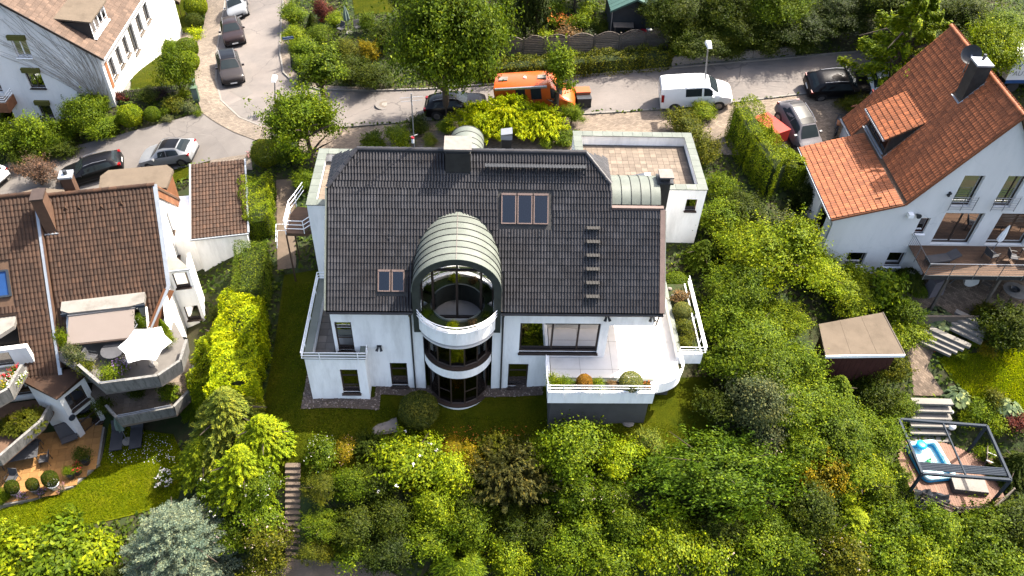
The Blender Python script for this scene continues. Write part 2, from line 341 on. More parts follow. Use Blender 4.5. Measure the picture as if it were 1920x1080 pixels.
    def mesh(s, name, off=None, smooth=None):
        me = bpy.data.meshes.new(name); v = np.array(s.v, float)
        if off is not None: v = v-off
        me.from_pydata([tuple(p) for p in v], [], s.f)
        if any(s.r):
            a = me.attributes.new('r', 'FLOAT', 'FACE'); a.data.foreach_set('value', np.array(s.r, np.float32))
        if smooth:
            me.polygons.foreach_set('use_smooth', [True]*len(me.polygons)); me.set_sharp_from_angle(angle=math.radians(smooth))
        me.update(); return me
    def build(s, name, mat, parent=None, smooth=None, kind=None, color=None):
        off = OFF[parent.name] if parent is not None else None
        return link(name, s.mesh(name, off, smooth), mat, parent, kind, color)
def struct(name, mb, mat, smooth=None): return mb.build(name, mat, None, smooth, 'structure')

def inpoly(x, y, poly):
    x = np.asarray(x); y = np.asarray(y); c = np.zeros(x.shape, bool); n = len(poly)
    for i in range(n):
        x0, y0 = poly[i][:2]; x1, y1 = poly[(i+1) % n][:2]
        if y0 == y1: continue
        c ^= ((y0 > y) != (y1 > y)) & (x < (x1-x0)*(y-y0)/(y1-y0)+x0)
    return c
def gpoly(pts, step=45):
    """photo outline -> ground outline"""
    out = []; n = len(pts)
    for i in range(n):
        a, b = pts[i], pts[(i+1) % n]; k = max(1, int(math.hypot(b[0]-a[0], b[1]-a[1])/step))
        for j in range(k): p = G(a[0]+(b[0]-a[0])*j/k, a[1]+(b[1]-a[1])*j/k); out.append((p[0], p[1]))
    return out
def drape(name, poly, mat, off, maxe=1.2, parent=None, zf=None, kind='structure'):
    bm = bmesh.new(); vs = [bm.verts.new((x, y, 0)) for x, y in poly]
    bm.faces.new(vs); bm.normal_update(); bmesh.ops.triangulate(bm, faces=bm.faces[:], quad_method='BEAUTY', ngon_method='EAR_CLIP')
    for _ in range(7):
        es = [e for e in bm.edges if e.calc_length() > maxe*1.5]
        if not es: break
        bmesh.ops.subdivide_edges(bm, edges=es, cuts=1); bmesh.ops.triangulate(bm, faces=[f for f in bm.faces if len(f.verts) > 3])
    bm.verts.ensure_lookup_table()
    xs = [v.co.x for v in bm.verts]; ys = [v.co.y for v in bm.verts]; zs = T(xs, ys)+off if zf is None else zf(np.array(xs), np.array(ys))
    for v, z in zip(bm.verts, zs): v.co.z = z
    bmesh.ops.recalc_face_normals(bm, faces=bm.faces[:])
    if sum(f.normal.z for f in bm.faces) < 0: bmesh.ops.reverse_faces(bm, faces=bm.faces[:])
    me = bpy.data.meshes.new(name); bm.to_mesh(me); bm.free()
    if parent is not None:
        v = np.empty(len(me.vertices)*3); me.vertices.foreach_get('co', v); v = v.reshape(-1, 3)-OFF[parent.name]; me.vertices.foreach_set('co', v.ravel())
    return link(name, me, mat, parent, kind)

# walls with real openings; frame of a wall: origin O, U along, Nout outward normal
def wall(mb, O, U, Nn, u0, u1, zb, top, holes=(), th=.3):
    """top: number or list of (u,z); zb: number; holes (u0,u1,z0,z1)"""
    O, U, Nn = (np.asarray(q, float) for q in (O, U, Nn))
    tp = [(u0, top), (u1, top)] if not hasattr(top, '__len__') else top
    tz = lambda u: float(np.interp(u, [p[0] for p in tp], [p[1] for p in tp]))
    us = sorted({u0, u1, *[p[0] for p in tp if u0 < p[0] < u1], *[h for q in holes for h in q[:2] if u0 < h < u1]})
    P = lambda u, z, d: O+U*u-Nn*d+np.array((0, 0, z))
    for a, b in zip(us, us[1:]):
        m = (a+b)/2; hs = sorted([(q[2], q[3]) for q in holes if q[0] < m < q[1]]); z = zb; segs = []
        for h0, h1 in hs:
            if h0 > z: segs.append((z, z, h0, h0))
            z = h1
        segs.append((z, z, tz(a), tz(b)))
        for za, zb_, zc, zd in segs:
            if zc <= za and zd <= zb_: continue
            q = [P(a, za, 0), P(b, zb_, 0), P(b, zb_, th), P(a, za, th), P(a, zc, 0), P(b, zd, 0), P(b, zd, th), P(a, zc, th)]
            if np.dot(np.cross(U, (0, 0, 1)), Nn) < 0: q = [q[i] for i in (1, 0, 3, 2, 5, 4, 7, 6)]
            mb.hexa(q)
def window(root, O, U, Nn, u0, u1, z0, z1, rec=.12, fw=.07, vert=(), horiz=(), fmat='frame_dark', gmat='glass', sill=True, curtain=0., name='window', smat=None, bars=()):
    O, U, Nn = (np.asarray(q, float) for q in (O, U, Nn)); Zv = np.array((0, 0, 1.))
    P = lambda u, z, d: O+U*u-Nn*d+Zv*z
    fr = MB()
    def bar(ua, ub, za, zb_): fr.obox(P((ua+ub)/2, (za+zb_)/2, rec+.035), U, Nn, Zv, (ub-ua)/2, .035, (zb_-za)/2)
    bar(u0, u0+fw, z0, z1); bar(u1-fw, u1, z0, z1); bar(u0+fw, u1-fw, z0, z0+fw); bar(u0+fw, u1-fw, z1-fw, z1)
    us = [u0+fw]+[u for v in vert for u in (u0+(u1-u0)*v-fw*.5, u0+(u1-u0)*v+fw*.5)]+[u1-fw]
    zs = [z0+fw]+[z for v in horiz for z in (z0+(z1-z0)*v-fw*.4, z0+(z1-z0)*v+fw*.4)]+[z1-fw]
    for i in range(1, len(us)-1, 2): bar(us[i], us[i+1], z0+fw, z1-fw)
    for j in range(0, len(us), 2):
        for i in range(1, len(zs)-1, 2): bar(us[j], us[j+1], zs[i], zs[i+1])
    wn = fr.build(name, fmat, root)
    for j in range(0, len(us), 2):
        for i in range(0, len(zs), 2):
            g = MB().obox(P((us[j]+us[j+1])/2, (zs[i]+zs[i+1])/2, rec+.04), U, Nn, Zv, (us[j+1]-us[j])/2, .006, (zs[i+1]-zs[i])/2); g.build('pane', gmat, wn)
    if sill: MB().obox(P((u0+u1)/2, z0-.025, .06-.09), U, Nn, Zv, (u1-u0)/2+.05, .12, .025).build('sill', smat or fmat, wn)
    if curtain: MB().obox(P((u0+u1)/2, z1-(z1-z0)*curtain/2-.02, rec+.22), U, Nn, Zv, (u1-u0)/2-.02, .01, (z1-z0)*curtain/2).build('blind', 'curtain', wn)
    return wn
def railing(root, pts, z0, hs, post=1.4, r=.022, mat='metal_white', closed=False, down=.25, name='railing'):
    """rails following pts (x,y) or (x,y,z), at heights hs above z0, with posts"""
    pts = [np.array((p[0], p[1], p[2] if len(p) > 2 else z0), float) for p in pts]; par = None
    for h in hs: 
        o = MB().tube([p+(0, 0, h) for p in pts], r, 6).build('rail', mat, root)
    cum = [0.]
    for a, b in zip(pts, pts[1:]): cum.append(cum[-1]+np.linalg.norm(b-a))
    k = max(2, int(round(cum[-1]/post)))
    for i in range(k):
        L = cum[-1]*(i+.5)/k; j = max(q for q in range(len(pts)-1) if cum[q] <= L); p = pts[j]+(pts[j+1]-pts[j])*((L-cum[j])/(cum[j+1]-cum[j]))
        MB().tube([p-(0, 0, down), p+(0, 0, max(hs))], r*.95, 6).build('post', mat, root)

# roof tiles: real wavy tiles, the largest ones in view as single pieces, the rest of the field joined
def tiles(parent, O, U, V, rows, wd, g, mat, nw=2, amp=.032, nind=300, ok=None, rs=5, lift=.05, thick=.03):
    O, U, V = (np.asarray(q, float) for q in (O, U, V)); Nn = np.cross(U, V); Nn /= np.linalg.norm(Nn)
    O = O-OFF[parent.name]; rng = random.Random(rs)
    ns = 4*nw; xs = [wd*i/ns for i in range(ns+1)]; hh = [amp*(.5+.5*math.cos(2*math.pi*nw*i/ns+math.pi))**.85 for i in range(ns+1)]
    L = g+.05
    base = [(x, 0, h+lift) for x, h in zip(xs, hh)]+[(x, L, h+lift*.25) for x, h in zip(xs, hh)]+[(x, 0, h*.5+lift-thick) for x, h in zip(xs, hh)]
    n1 = ns+1; fs = [(i, i+1, n1+i+1, n1+i) for i in range(ns)]+[(2*n1+i, 2*n1+i+1, i+1, i) for i in range(ns)]
    cells = []
    for v, ua, ub in rows:
        k = int((ub-ua)/wd+.3)
        if k < 1: continue
        for i in range(k):
            u = ua+(ub-ua-k*wd)/2+i*wd
            if ok is None or ok(u+wd/2, v+g/2): cells.append((v, u))
    cells.sort(key=lambda c: c[0])
    tm = MB().add(base, fs).mesh('roof_tile', None, 60)
    tm.materials.append(MATS[mat])
    R = Matrix((U, V, Nn)).transposed()
    for v, u in cells[:nind]:
        o = bpy.data.objects.new('roof_tile', tm); COL.objects.link(o); o.parent = parent
        p = O+U*u+V*v+Nn*rng.uniform(-.003, .004); o.matrix_basis = Matrix.Translation(Vector(p)) @ (R @ Matrix.Rotation(rng.uniform(-.018, .018), 3, 'X')).to_4x4()
    rest = cells[nind:]
    if rest:
        B = np.array(base); F = np.array(fs); nv = len(B); V3 = np.empty((len(rest), nv, 3)); 
        for k, (v, u) in enumerate(rest):
            j = rng.uniform(-.003, .004); V3[k] = O+(B[:, :1]+u)*U+(B[:, 1:2]+v)*V+(B[:, 2:]+j)*Nn
        FF = (F[None]+np.arange(len(rest))[:, None, None]*nv).reshape(-1, 4)
        me = quadmesh('tile_field', V3.reshape(-1, 3), FF, np.repeat([rng.random() for _ in rest], len(fs)))
        me.polygons.foreach_set('use_smooth', np.ones(len(FF), bool)); me.set_sharp_from_angle(angle=math.radians(60))
        link('tile_field', me, mat, parent, 'stuff')
def quadmesh(name, V, F, r=None):
    me = bpy.data.meshes.new(name); me.vertices.add(len(V)); me.vertices.foreach_set('co', np.asarray(V, np.float32).ravel())
    k = F.shape[1]; me.loops.add(F.size); me.loops.foreach_set('vertex_index', F.astype(np.int32).ravel())
    me.polygons.add(len(F)); me.polygons.foreach_set('loop_start', np.arange(0, F.size, k, dtype=np.int32)); me.polygons.foreach_set('loop_total', np.full(len(F), k, np.int32))
    if r is not None:
        a = me.attributes.new('r', 'FLOAT', 'FACE'); a.data.foreach_set('value', np.asarray(r, np.float32))
    me.update(calc_edges=True); return me
# ================================================================== the ground
def ground():
    xs = np.arange(-72, 72.1, .6); ys = np.arange(-36, 86.1, .6); X, Y = np.meshgrid(xs, ys); Zg = T(X.ravel(), Y.ravel())
    V = np.stack([X.ravel(), Y.ravel(), Zg], 1); nx = len(xs); i = np.arange(len(ys)-1)[:, None]*nx+np.arange(nx-1)[None]; i = i.ravel()
    me = quadmesh('ground', V, np.stack([i, i+1, i+nx+1, i+nx], 1)); me.polygons.foreach_set('use_smooth', np.ones(len(i), bool))
    link('ground', me, 'soil', None, 'structure')
ground()
BARE = []            # outlines kept free of ground cover
def surf(name, poly, mat, off, px=True, **k):
    p = gpoly(poly) if px else poly; BARE.append(p); return drape(name, p, mat, off, **k)
ROAD_LO = [(430, -50), (423, 0), (408, 90), (405, 150), (415, 190), (450, 222), (490, 238), (560, 243), (660, 238), (800, 226), (950, 222), (1090, 215), (1220, 207), (1400, 190), (1560, 170), (1700, 160), (1990, 145)]
ROAD_HI = [(1990, 80), (1700, 92), (1500, 108), (1300, 125), (1100, 143), (950, 158), (800, 169), (700, 172), (600, 170), (555, 160), (532, 138), (525, 100), (528, 40), (532, 0), (536, -50)]
surf('road', ROAD_LO+ROAD_HI, 'asphalt', .05)
surf('driveway', [(378, 212), (440, 250), (478, 264), (470, 290), (395, 302), (320, 320), (200, 352), (60, 387), (-40, 410), (-40, 322), (100, 285), (230, 252)], 'asphalt_patch', .05)
surf('pavement', [(395, -50), (388, 0), (372, 75), (366, 150), (372, 190), (378, 212), (440, 250), (478, 264), (505, 264), (560, 250), (560, 243), (490, 238), (450, 222), (415, 190), (405, 150), (408, 90), (423, 0), (430, -50)], 'pavers', .09)
surf('pavement_far', [(532, 0), (528, 40), (525, 100), (532, 138), (555, 160), (600, 170), (700, 172), (700, 166), (605, 162), (565, 150), (546, 128), (541, 60), (546, 0)], 'pavers', .09)
surf('forecourt', [(562, 246), (660, 241), (800, 229), (950, 225), (1090, 218), (1220, 210), (1400, 193), (1560, 173), (1700, 163), (1690, 215), (1560, 262), (1480, 300), (1340, 290), (1200, 300), (900, 300), (640, 300), (560, 290)], 'pavers_court', .06)
surf('brick_path', [(395, 302), (470, 290), (474, 320), (385, 332)], 'pavers', .08)
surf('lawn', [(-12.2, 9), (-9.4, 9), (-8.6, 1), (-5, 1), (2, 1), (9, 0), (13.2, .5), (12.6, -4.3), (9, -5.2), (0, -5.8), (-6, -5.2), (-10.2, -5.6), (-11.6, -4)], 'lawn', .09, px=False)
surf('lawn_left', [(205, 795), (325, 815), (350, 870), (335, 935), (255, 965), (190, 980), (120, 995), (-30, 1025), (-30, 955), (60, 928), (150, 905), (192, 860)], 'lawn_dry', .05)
surf('lawn_front_garden', [(283, 5), (345, 0), (352, 62), (268, 66)], 'lawn', .05)
surf('lawn_bed', [(267, 97), (322, 108), (330, 160), (246, 172)], 'lawn', .05)
surf('verge_grass', [(322, 322), (393, 304), (393, 325), (318, 345)], 'lawn', .08)
surf('lawn_right', [(1755, 672), (1960, 645), (1960, 790), (1810, 745)], 'lawn_dry', .05)
surf('lawn_back', [(655, -40), (760, -40), (735, 25), (665, 28)], 'lawn', .05)
surf('house_path', [(246, 92), (268, 97), (244, 172), (214, 172)], 'concrete_plain', .06)
surf('garden_path', [(262, 66), (352, 62), (374, 68), (370, 80), (266, 84)], 'pavers', .06)
surf('side_path', [(-13.9, 17), (-12.6, 17), (-11.5, 9.5), (-12.7, 9.5)], 'step_brown', .05, px=False)
surf('garden_walk', [(1690, 640), (1745, 612), (1758, 640), (1738, 690), (1772, 742), (1712, 742), (1708, 690)], 'pavers_patio', .06)
surf('stair_foot', [(525, 1050), (565, 1050), (700, 1055), (760, 1090), (500, 1090)], 'step_brown', .06)
def kerb(pts, h=.12, wd=.14, mat='kerb'):
    q = []
    for a, b in zip(pts, pts[1:]):
        k = max(1, int(math.hypot(b[0]-a[0], b[1]-a[1])/14))
        for j in range(k): q.append(G(a[0]+(b[0]-a[0])*j/k, a[1]+(b[1]-a[1])*j/k))
    q.append(G(*pts[-1])); mb = MB()
    A = []
    for i, p in enumerate(q):
        d = q[min(i+1, len(q)-1)]-q[max(i-1, 0)]; d[2] = 0; d /= np.linalg.norm(d); s = np.array((-d[1], d[0], 0))*wd/2
        z = p[2]; A.append([(*(p-s)[:2], z-.1), (*(p-s)[:2], z+h), (*(p+s)[:2], z+h), (*(p+s)[:2], z-.1)])
    for a, b in zip(A, A[1:]):
        for i in range(3): mb.add([a[i], b[i], b[i+1], a[i+1]], [(0, 1, 2, 3)])
    struct('kerb', mb, mat)
kerb(ROAD_LO[1:7], .11); kerb(ROAD_LO[8:15], .09); kerb([p for p in ROAD_HI[1:14]][::-1], .16)
surf('road_patch', [(431, 172), (462, 160), (475, 176), (456, 186)], 'asphalt_patch', .062)
surf('road_patch', [(425, 200), (455, 186), (498, 210), (470, 230)], 'asphalt_patch', .062)
# manhole and road gully
def manhole(px, py, r, label):
    p = G(px, py); t = thing('manhole_cover', label, 'manhole', (p[0], p[1], p[2]+.05))
    MB().lathe([(r*1.75, 0), (r*1.75, .016)], n=24).build('stone_ring', 'asphalt_patch', t)
    MB().lathe([(r, 0), (r, .026)], n=24).build('frame', 'wood_grey', t); MB().lathe([(r*.6, 0), (r*.6, .034)], n=20).build('cover', 'concrete_plain', t)
manhole(722, 197, .42, 'round manhole cover in stone ring on the sunny road')
def gully(px, py, a, label):
    p = G(px, py); t = thing('road_gully', label, 'drain grate', (p[0], p[1], p[2]+.055), a)
    MB().box(-.33, .33, -.22, .22, 0, .02).build('frame', 'asphalt_patch', t)
    for i in range(5): MB().box(-.28+i*.13, -.2+i*.13, -.18, .18, .018, .03).build('bar', 'dark_metal', t)
gully(473, 221, .4, 'dark drain grate at the bend of the road by the kerb')
# gravel along the house foot
def pebbles(poly, n, name, label):
    P = np.array(poly); lo, hi = P.min(0), P.max(0); rng = np.random.default_rng(3); c = rng.uniform(lo, hi, (n*3, 2)); c = c[inpoly(c[:, 0], c[:, 1], poly)][:n]
    z = T(c[:, 0], c[:, 1])+.12; s = rng.uniform(.03, .075, len(c))
    o8 = np.array([(1, 0, 0), (0, 1, 0), (-1, 0, 0), (0, -1, 0), (0, 0, .7), (0, 0, -.7)]); f8 = np.array([(0, 1, 4), (1, 2, 4), (2, 3, 4), (3, 0, 4)])
    a = rng.uniform(0, 6.28, len(c)); ca, sa = np.cos(a)[:, None], np.sin(a)[:, None]
    V = np.stack([ca*o8[None, :, 0]-sa*o8[None, :, 1]*.7, sa*o8[None, :, 0]+ca*o8[None, :, 1]*.7, np.tile(o8[:, 2], (len(c), 1))], 2)*s[:, None, None]+np.stack([c[:, 0], c[:, 1], z], 1)[:, None]
    F = (f8[None]+6*np.arange(len(c))[:, None, None]).reshape(-1, 3)
    link(name, quadmesh(name, V.reshape(-1, 3), F, np.repeat(rng.random(len(c)), 4)), 'pebble', None, 'stuff')['label'] = label
for q in ([(-9.5, -1.45), (-5.3, -1.45), (-5.3, -.5), (3.6, -.55), (3.6, .2), (-5.6, .2), (-5.6, -.7), (-8.8, -.7), (-8.8, 6), (-9.5, 6)],):
    drape('gravel_strip', q, 'gravel', .12); pebbles(q, 2600, 'gravel_stones', 'brown gravel along the foot of the white house')
# ================================================================== main house
H = thing('house', 'large white house with black tiled roof, green copper barrel dormer and round glazed bay', 'house', (.8, 4.5, 0), world=True)
X1, Y1 = (1, 0, 0), (0, 1, 0); FN = (0, -1, 0)
ZR = lambda y: 7.43+y                      # front roof plane, 45 degrees
BX, BR, BZ = -1.05, 2.17, 8.33             # barrel dormer axis and radius
wb = MB()
fw_holes = [(-7.3, -6.45, 3.45, 5.70), (-4.72, -3.80, .50, 2.50), (-2.85, .75, .1, 7.2), (2.17, 6.32, 3.42, 5.73), (1.66, 2.74, .46, 2.48)]
wall(wb, (0, 0, 0), X1, FN, -7.45, 6.75, -.8, 7.1, fw_holes, .32)
wall(wb, (0, 0, 0), X1, FN, 6.75, 9.05, 5.62, 7.1, (), .32)
top = [(0, 7.3), (3.83, 11.15), (6.6, 11.15), (10.4, 7.3)]
wall(wb, (-7.45, 0, 0), Y1, (-1, 0, 0), .32, 10.4, -.8, top, [(1.2, 2.1, 3.5, 5.6)], .3)
wall(wb, (6.75, 0, 0), Y1, (1, 0, 0), .32, 3.4, 2.9, 5.9, (), .3)
wall(wb, (6.45, 3.4, 0), X1, FN, .3, 2.6, 2.9, 5.9, (), .3)
wall(wb, (9.05, 0, 0), Y1, (1, 0, 0), .32, 3.4, 5.62, [(0, 7.3), (3.4, 10.5)], (), .3)
wall(wb, (9.05, 0, 0), Y1, (1, 0, 0), 3.4, 10.4, -.8, [(3.4, 10.45), (4.2, 10.45), (6.6, 10.4), (10.4, 7.3)], (), .3)
wall(wb, (0, 10.4, 0), X1, (0, 1, 0), -7.15, 8.75, -.8, 7.3, (), .3)
wb.build('wall', 'plaster', H)
sb = MB(); sb.box(-7.1, 6.4, .35, 10.05, 2.82, 3.0); sb.box(-7.1, 8.7, .62, 10.05, 5.3, 5.46); sb.box(-7.1, 8.7, .35, 10.05, -.1, .1); sb.box(-7.1, 6.4, 5.9, 6.1, .1, 5.7); sb.box(-3.6, -3.5, .4, 5.9, .1, 5.7); sb.box(1.4, 1.5, .4, 5.9, .1, 5.7)
sb.build('inner_floor', 'interior', H)
MB().box(6.75, 9.05, .32, 3.4, 5.62, 5.7).build('loggia_ceiling', 'plaster', H)
# windows of the front
window(H, (0, 0, 0), X1, FN, -7.3, -6.45, 3.45, 5.70, .1, .07, horiz=(.42, .8), curtain=.2)
window(H, (-7.45, 0, 0), Y1, (-1, 0, 0), 1.2, 2.1, 3.5, 5.6, .1, .07)
window(H, (0, 0, 0), X1, FN, -4.72, -3.80, .50, 2.50, .12, .07, horiz=(.34, .68), curtain=.25)
window(H, (0, 0, 0), X1, FN, 2.17, 6.32, 3.42, 5.73, .14, .1, vert=(.41, .735), horiz=(), curtain=0., sill=True)
wbig = H.children[-1]
MB().box(4.0, 6.1, 1.6, 1.7, 3.0, 3.9).build('sofa', 'curtain', H)
window(H, (0, 0, 0), X1, FN, 1.66, 2.74, .46, 2.48, .12, .07, horiz=(.34, .66))
# roof deck with the dormer opening, hips and back slope
cv = []
for i in range(25):
    t = math.pi*(1-i/24); x = BX+BR*math.cos(t); z = BZ+BR*math.sin(t); cv.append((x, z-7.43))
EY = -.43
deck = [(-7.49, EY), (BX-BR, EY)]+cv+[(BX+BR, EY), (9.22, EY), (9.22, 3.22), (6.63, 3.22), (6.55, 4.1), (5.27, 5.2), (-6.04, 5.2), (-7.49, 3.83)]
rb = MB().prism(deck, lambda x, y: ZR(y)-.18, lambda x, y: ZR(y))
zb_ = lambda x, y: 12.63-(y-5.2)
rb.prism([(-6.04, 5.2), (5.27, 5.2), (6.55, 6.3), (6.55, 10.8), (-7.49, 10.8), (-7.49, 6.57)], lambda x, y: zb_(x, y)-.18, zb_)
rb.add([(-6.04, 5.2, 12.63), (-7.49, 3.83, 11.26), (-7.49, 6.57, 11.26)], [(0, 1, 2)]); rb.add([(5.27, 5.2, 12.63), (6.55, 4.1, 11.53), (6.55, 6.3, 11.53)], [(0, 1, 2)])
roof = rb.build('roof', 'cladding', H)
S2 = math.sqrt(.5); VS = np.array((0, S2, S2))
def notroof(u, v):
    x = u; y = EY+v*S2; z = ZR(y)
    if (abs(x-BX) < BR+.02 and z < BZ+.1) or (z >= BZ and (x-BX)**2+(z-BZ)**2 < (BR-.02)**2): return False
    for a, b, c, d in ((1.0, 3.55, 2.58, 3.78), (-5.02, -3.56, .18, 1.06), (-1.75, -.38, 4.3, 5.3)):
        if a < x < b and c-.05 < y < d+.05: return False
    return True
rows = []; g = .338
for k in range(24):
    v = k*g; y = EY+(v+g/2)*S2
    if y > 5.12: break
    xl = -7.49 if y < 3.83 else -7.49+(y-3.83)/(5.2-3.83)*1.45
    xr = 9.05 if y < 3.2 else (6.6 if y < 4.1 else 6.55-(y-4.1)/1.1*1.28)
    rows.append((v, xl+.03, xr))
tiles(roof, (0, EY, ZR(EY)), (1, 0, 0), VS, rows, .30, g, 'tile_dark', 2, .062, 300, notroof)
# small hips
for (a, b, c) in (((-7.49, 6.57, 11.26), (-7.49, 3.83, 11.26), (-6.04, 5.2, 12.63)), ((6.55, 4.1, 11.53), (6.55, 6.3, 11.53), (5.27, 5.2, 12.63))):
    a, b, c = map(np.array, (a, b, c)); L = np.linalg.norm(b-a); U = (b-a)/L; m = (a+b)/2; V = c-m; hl = np.linalg.norm(V); V = V/hl
    rr = [(k*g, L/2*(k+.4)*g/hl, L-L/2*(k+.4)*g/hl) for k in range(int(hl/g))]
    tiles(roof, a, U, V, rr, .30, g, 'tile_dark', 2, .034, 0)
# ridge and hip caps, one by one
def caps(a, b, r=.12, ln=.40, mat='tile_dark', parent=roof):
    a, b = np.array(a, float), np.array(b, float); L = np.linalg.norm(b-a); d = (b-a)/L; k = int(L/ln)
    s = np.cross(d, (0, 0, 1)); s /= np.linalg.norm(s); u = np.cross(s, d)
    for i in range(k):
        p0 = a+d*(i*L/k); p1 = a+d*((i+1)*L/k+.03); mb = MB(); A, B = [], []
        for t in range(7):
            q = math.pi*t/6; A.append(p0+s*r*math.cos(q)+u*(r*math.sin(q)*.85)); B.append(p1+s*r*1.1*math.cos(q)+u*(r*1.1*math.sin(q)*.85+.01))
        mb.strip(B, A); mb.add(A, [tuple(range(7))]); mb.add(B, [tuple(range(7))[::-1]]); mb.build('ridge_tile', mat, parent, 50)
caps((-6.04, 5.2, 12.66), (5.27, 5.2, 12.66)); caps((-6.04, 5.2, 12.66), (-7.45, 3.86, 11.32)); caps((5.27, 5.2, 12.66), (6.52, 4.12, 11.58))
# verge, eaves, gutter, pipes
MB().beam((9.16, EY-.02, ZR(EY)+.03), (9.16, 3.22, ZR(3.22)+.03), .26, .16, (0, -1, 1)).build('verge_cover', 'brown_metal', roof)
MB().beam((9.30, EY-.02, ZR(EY)-.05), (9.30, 3.22, ZR(3.22)-.05), .05, .25, (0, -1, 1)).build('verge_edge', 'copper', roof)
MB().beam((-7.53, EY, ZR(EY)), (-7.53, 3.83, ZR(3.83)), .07, .22, (0, -1, 1)).build('verge_edge', 'copper', roof)
MB().beam((6.6, 3.27, ZR(3.24)+.06), (9.2, 3.27, ZR(3.24)+.06), .2, .14).build('flashing', 'brown_metal', roof)
for x0, x1 in ((-7.49, BX-BR-.02), (BX+BR+.02, 9.25)):
    gt = MB(); n = 8
    A = [(x0, EY-.09-.075*math.cos(math.pi*i/n), 6.93-.075*math.sin(math.pi*i/n)) for i in range(n+1)]; B = [(x1, p[1], p[2]) for p in A]
    gt.strip(A, B); gt.add(A, [tuple(range(n+1))]); gt.add(B, [tuple(range(n+1))]); gt.build('gutter', 'gutter', roof)
    MB().box(x0, x1, EY+.0, EY+.03, 6.82, 7.04).build('fascia', 'frame_dark', roof)
    MB().box(x0, x1, EY+.03, 0, 6.9, 6.94).build('soffit', 'plaster', roof)
for x in (-3.42, 1.27):
    MB().tube([(x, EY-.08, 6.88), (x, EY-.05, 6.7), (x, -.07, 6.45), (x, -.07, 0)], .048, 8).build('downpipe', 'gutter', H, 60)
MB().tube([(9.2, EY-.06, 6.85), (9.2, -.1, 6.6), (9.12, -.08, 5.7)], .045, 8).build('downpipe', 'stone_cap', H, 60)
# barrel dormer: copper bands with standing seams
def arc(y, r, t0=0., t1_=math.pi, n=28, dz=0): return [(BX+r*math.cos(t0+(t1_-t0)*i/n), y, BZ+dz+r*math.sin(t0+(t1_-t0)*i/n)) for i in range(n+1)]
ys = [-.42+.45*i for i in range(9)]
vault = MB(); 
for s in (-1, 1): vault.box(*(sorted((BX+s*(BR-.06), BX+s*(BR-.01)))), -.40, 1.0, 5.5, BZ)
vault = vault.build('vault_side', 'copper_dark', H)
for i, (a, b) in enumerate(zip(ys, ys[1:])):
    mb = MB(); mb.cur = random.random(); mb.strip(arc(a, BR), arc(b, BR)); mb.strip(arc(b, BR-.05), arc(a, BR-.05)); mb.build('copper_band', 'copper', vault, 40)
    s = MB(); A, B, A2, B2 = arc(a-.014, BR), arc(a+.014, BR), arc(a-.014, BR+.035), arc(a+.014, BR+.035); s.strip(A2, B2); s.strip(A, A2); s.strip(B2, B); s.build('seam', 'cladding' if i else 'copper', vault, 40)
MB().beam((BX, -.42, BZ+BR+.01), (BX, 3.0, BZ+BR+.01), .03, .03).build('seam', 'stone_cap', vault)
# dark arch ring in front and soffit
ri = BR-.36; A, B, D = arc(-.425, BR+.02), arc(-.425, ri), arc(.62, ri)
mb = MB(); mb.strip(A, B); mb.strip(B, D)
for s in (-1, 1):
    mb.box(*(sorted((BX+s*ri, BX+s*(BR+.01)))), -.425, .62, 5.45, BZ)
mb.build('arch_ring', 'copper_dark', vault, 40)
# top bay glazing at the back of the arch
yg = .55; gw = MB(); fl = 5.52
gl = MB(); arcg = [(BX+ri*math.cos(math.pi*i/28), BZ+ri*math.sin(math.pi*i/28)) for i in range(29)]
M_ = Matrix(((1, 0, 0, 0), (0, 0, 1, 0), (0, 1, 0, 0), (0, 0, 0, 1)))
gl.prism([(BX-ri, fl+.05), (BX+ri, fl+.05)]+arcg, yg+.02, yg+.035, M_)
gw.tube([(x, yg, z) for x, z in [(BX-ri+.03, fl)]+[(BX+(ri-.04)*math.cos(math.pi-math.pi*i/28), BZ+(ri-.04)*math.sin(math.pi-math.pi*i/28)) for i in range(29)]+[(BX+ri-.03, fl)]], .05, 4)
zt = 8.9
gw.box(BX-1.75, BX+1.75, yg-.05, yg+.05, zt-.05, zt+.05); gw.box(BX-ri, BX+ri, yg-.05, yg+.05, fl, fl+.1)
for x in (-1.22, -.02, 1.18): gw.box(BX+x-.06, BX+x+.06, yg-.06, yg+.06, fl+.1, zt-.05)
gw.box(BX-.04, BX+.04, yg-.05, yg+.05, zt+.05, BZ+ri-.03)
awin = gw.build('arch_window', 'frame_dark', H); gl.build('pane', 'glass', awin)
ib = MB().box(BX-2.0, BX+2.0, 3.3, 3.4, 5.45, 10.0); ib.lathe([(.9, 5.46), (.95, 6.4), (.6, 6.6)], (BX+.3, 2.0, 0), 20); ib.build('inner_wall', 'interior_wood', H)  # round brown body stands in for the parapet's reflection in the arch pane
# round bay: glazed storeys between curved bands
def arcxy(r, yc, half, n=14): 
    t = math.asin(min(1, half/r)); return [(BX+r*math.sin(-t+2*t*i/n), yc-r*math.cos(-t+2*t*i/n)) for i in range(n+1)]
def ring(r, yc, half, z0, z1, th, mat, name, parent, n=18):
    o = arcxy(r, yc, half, n); i_ = arcxy(r-th, yc, half-th*.6, n); mb = MB()
    for a, b, c, d in zip(o, o[1:], i_, i_[1:]): mb.hexa([(*a, z0), (*b, z0), (*d, z0), (*c, z0), (*a, z1), (*b, z1), (*d, z1), (*c, z1)])
    return mb.build(name, mat, parent, 35)
RB, YC, HB = 1.86, .615, 1.76
bay = ring(RB, YC, HB, -.5, .22, .35, 'plaster', 'bay_base', H)
ring(RB, YC, HB, 2.72, 3.36, .35, 'plaster', 'bay_band', H)
ring(RB-.06, YC, HB-.05, 5.35, 5.8, .3, 'plaster', 'bay_band', H)
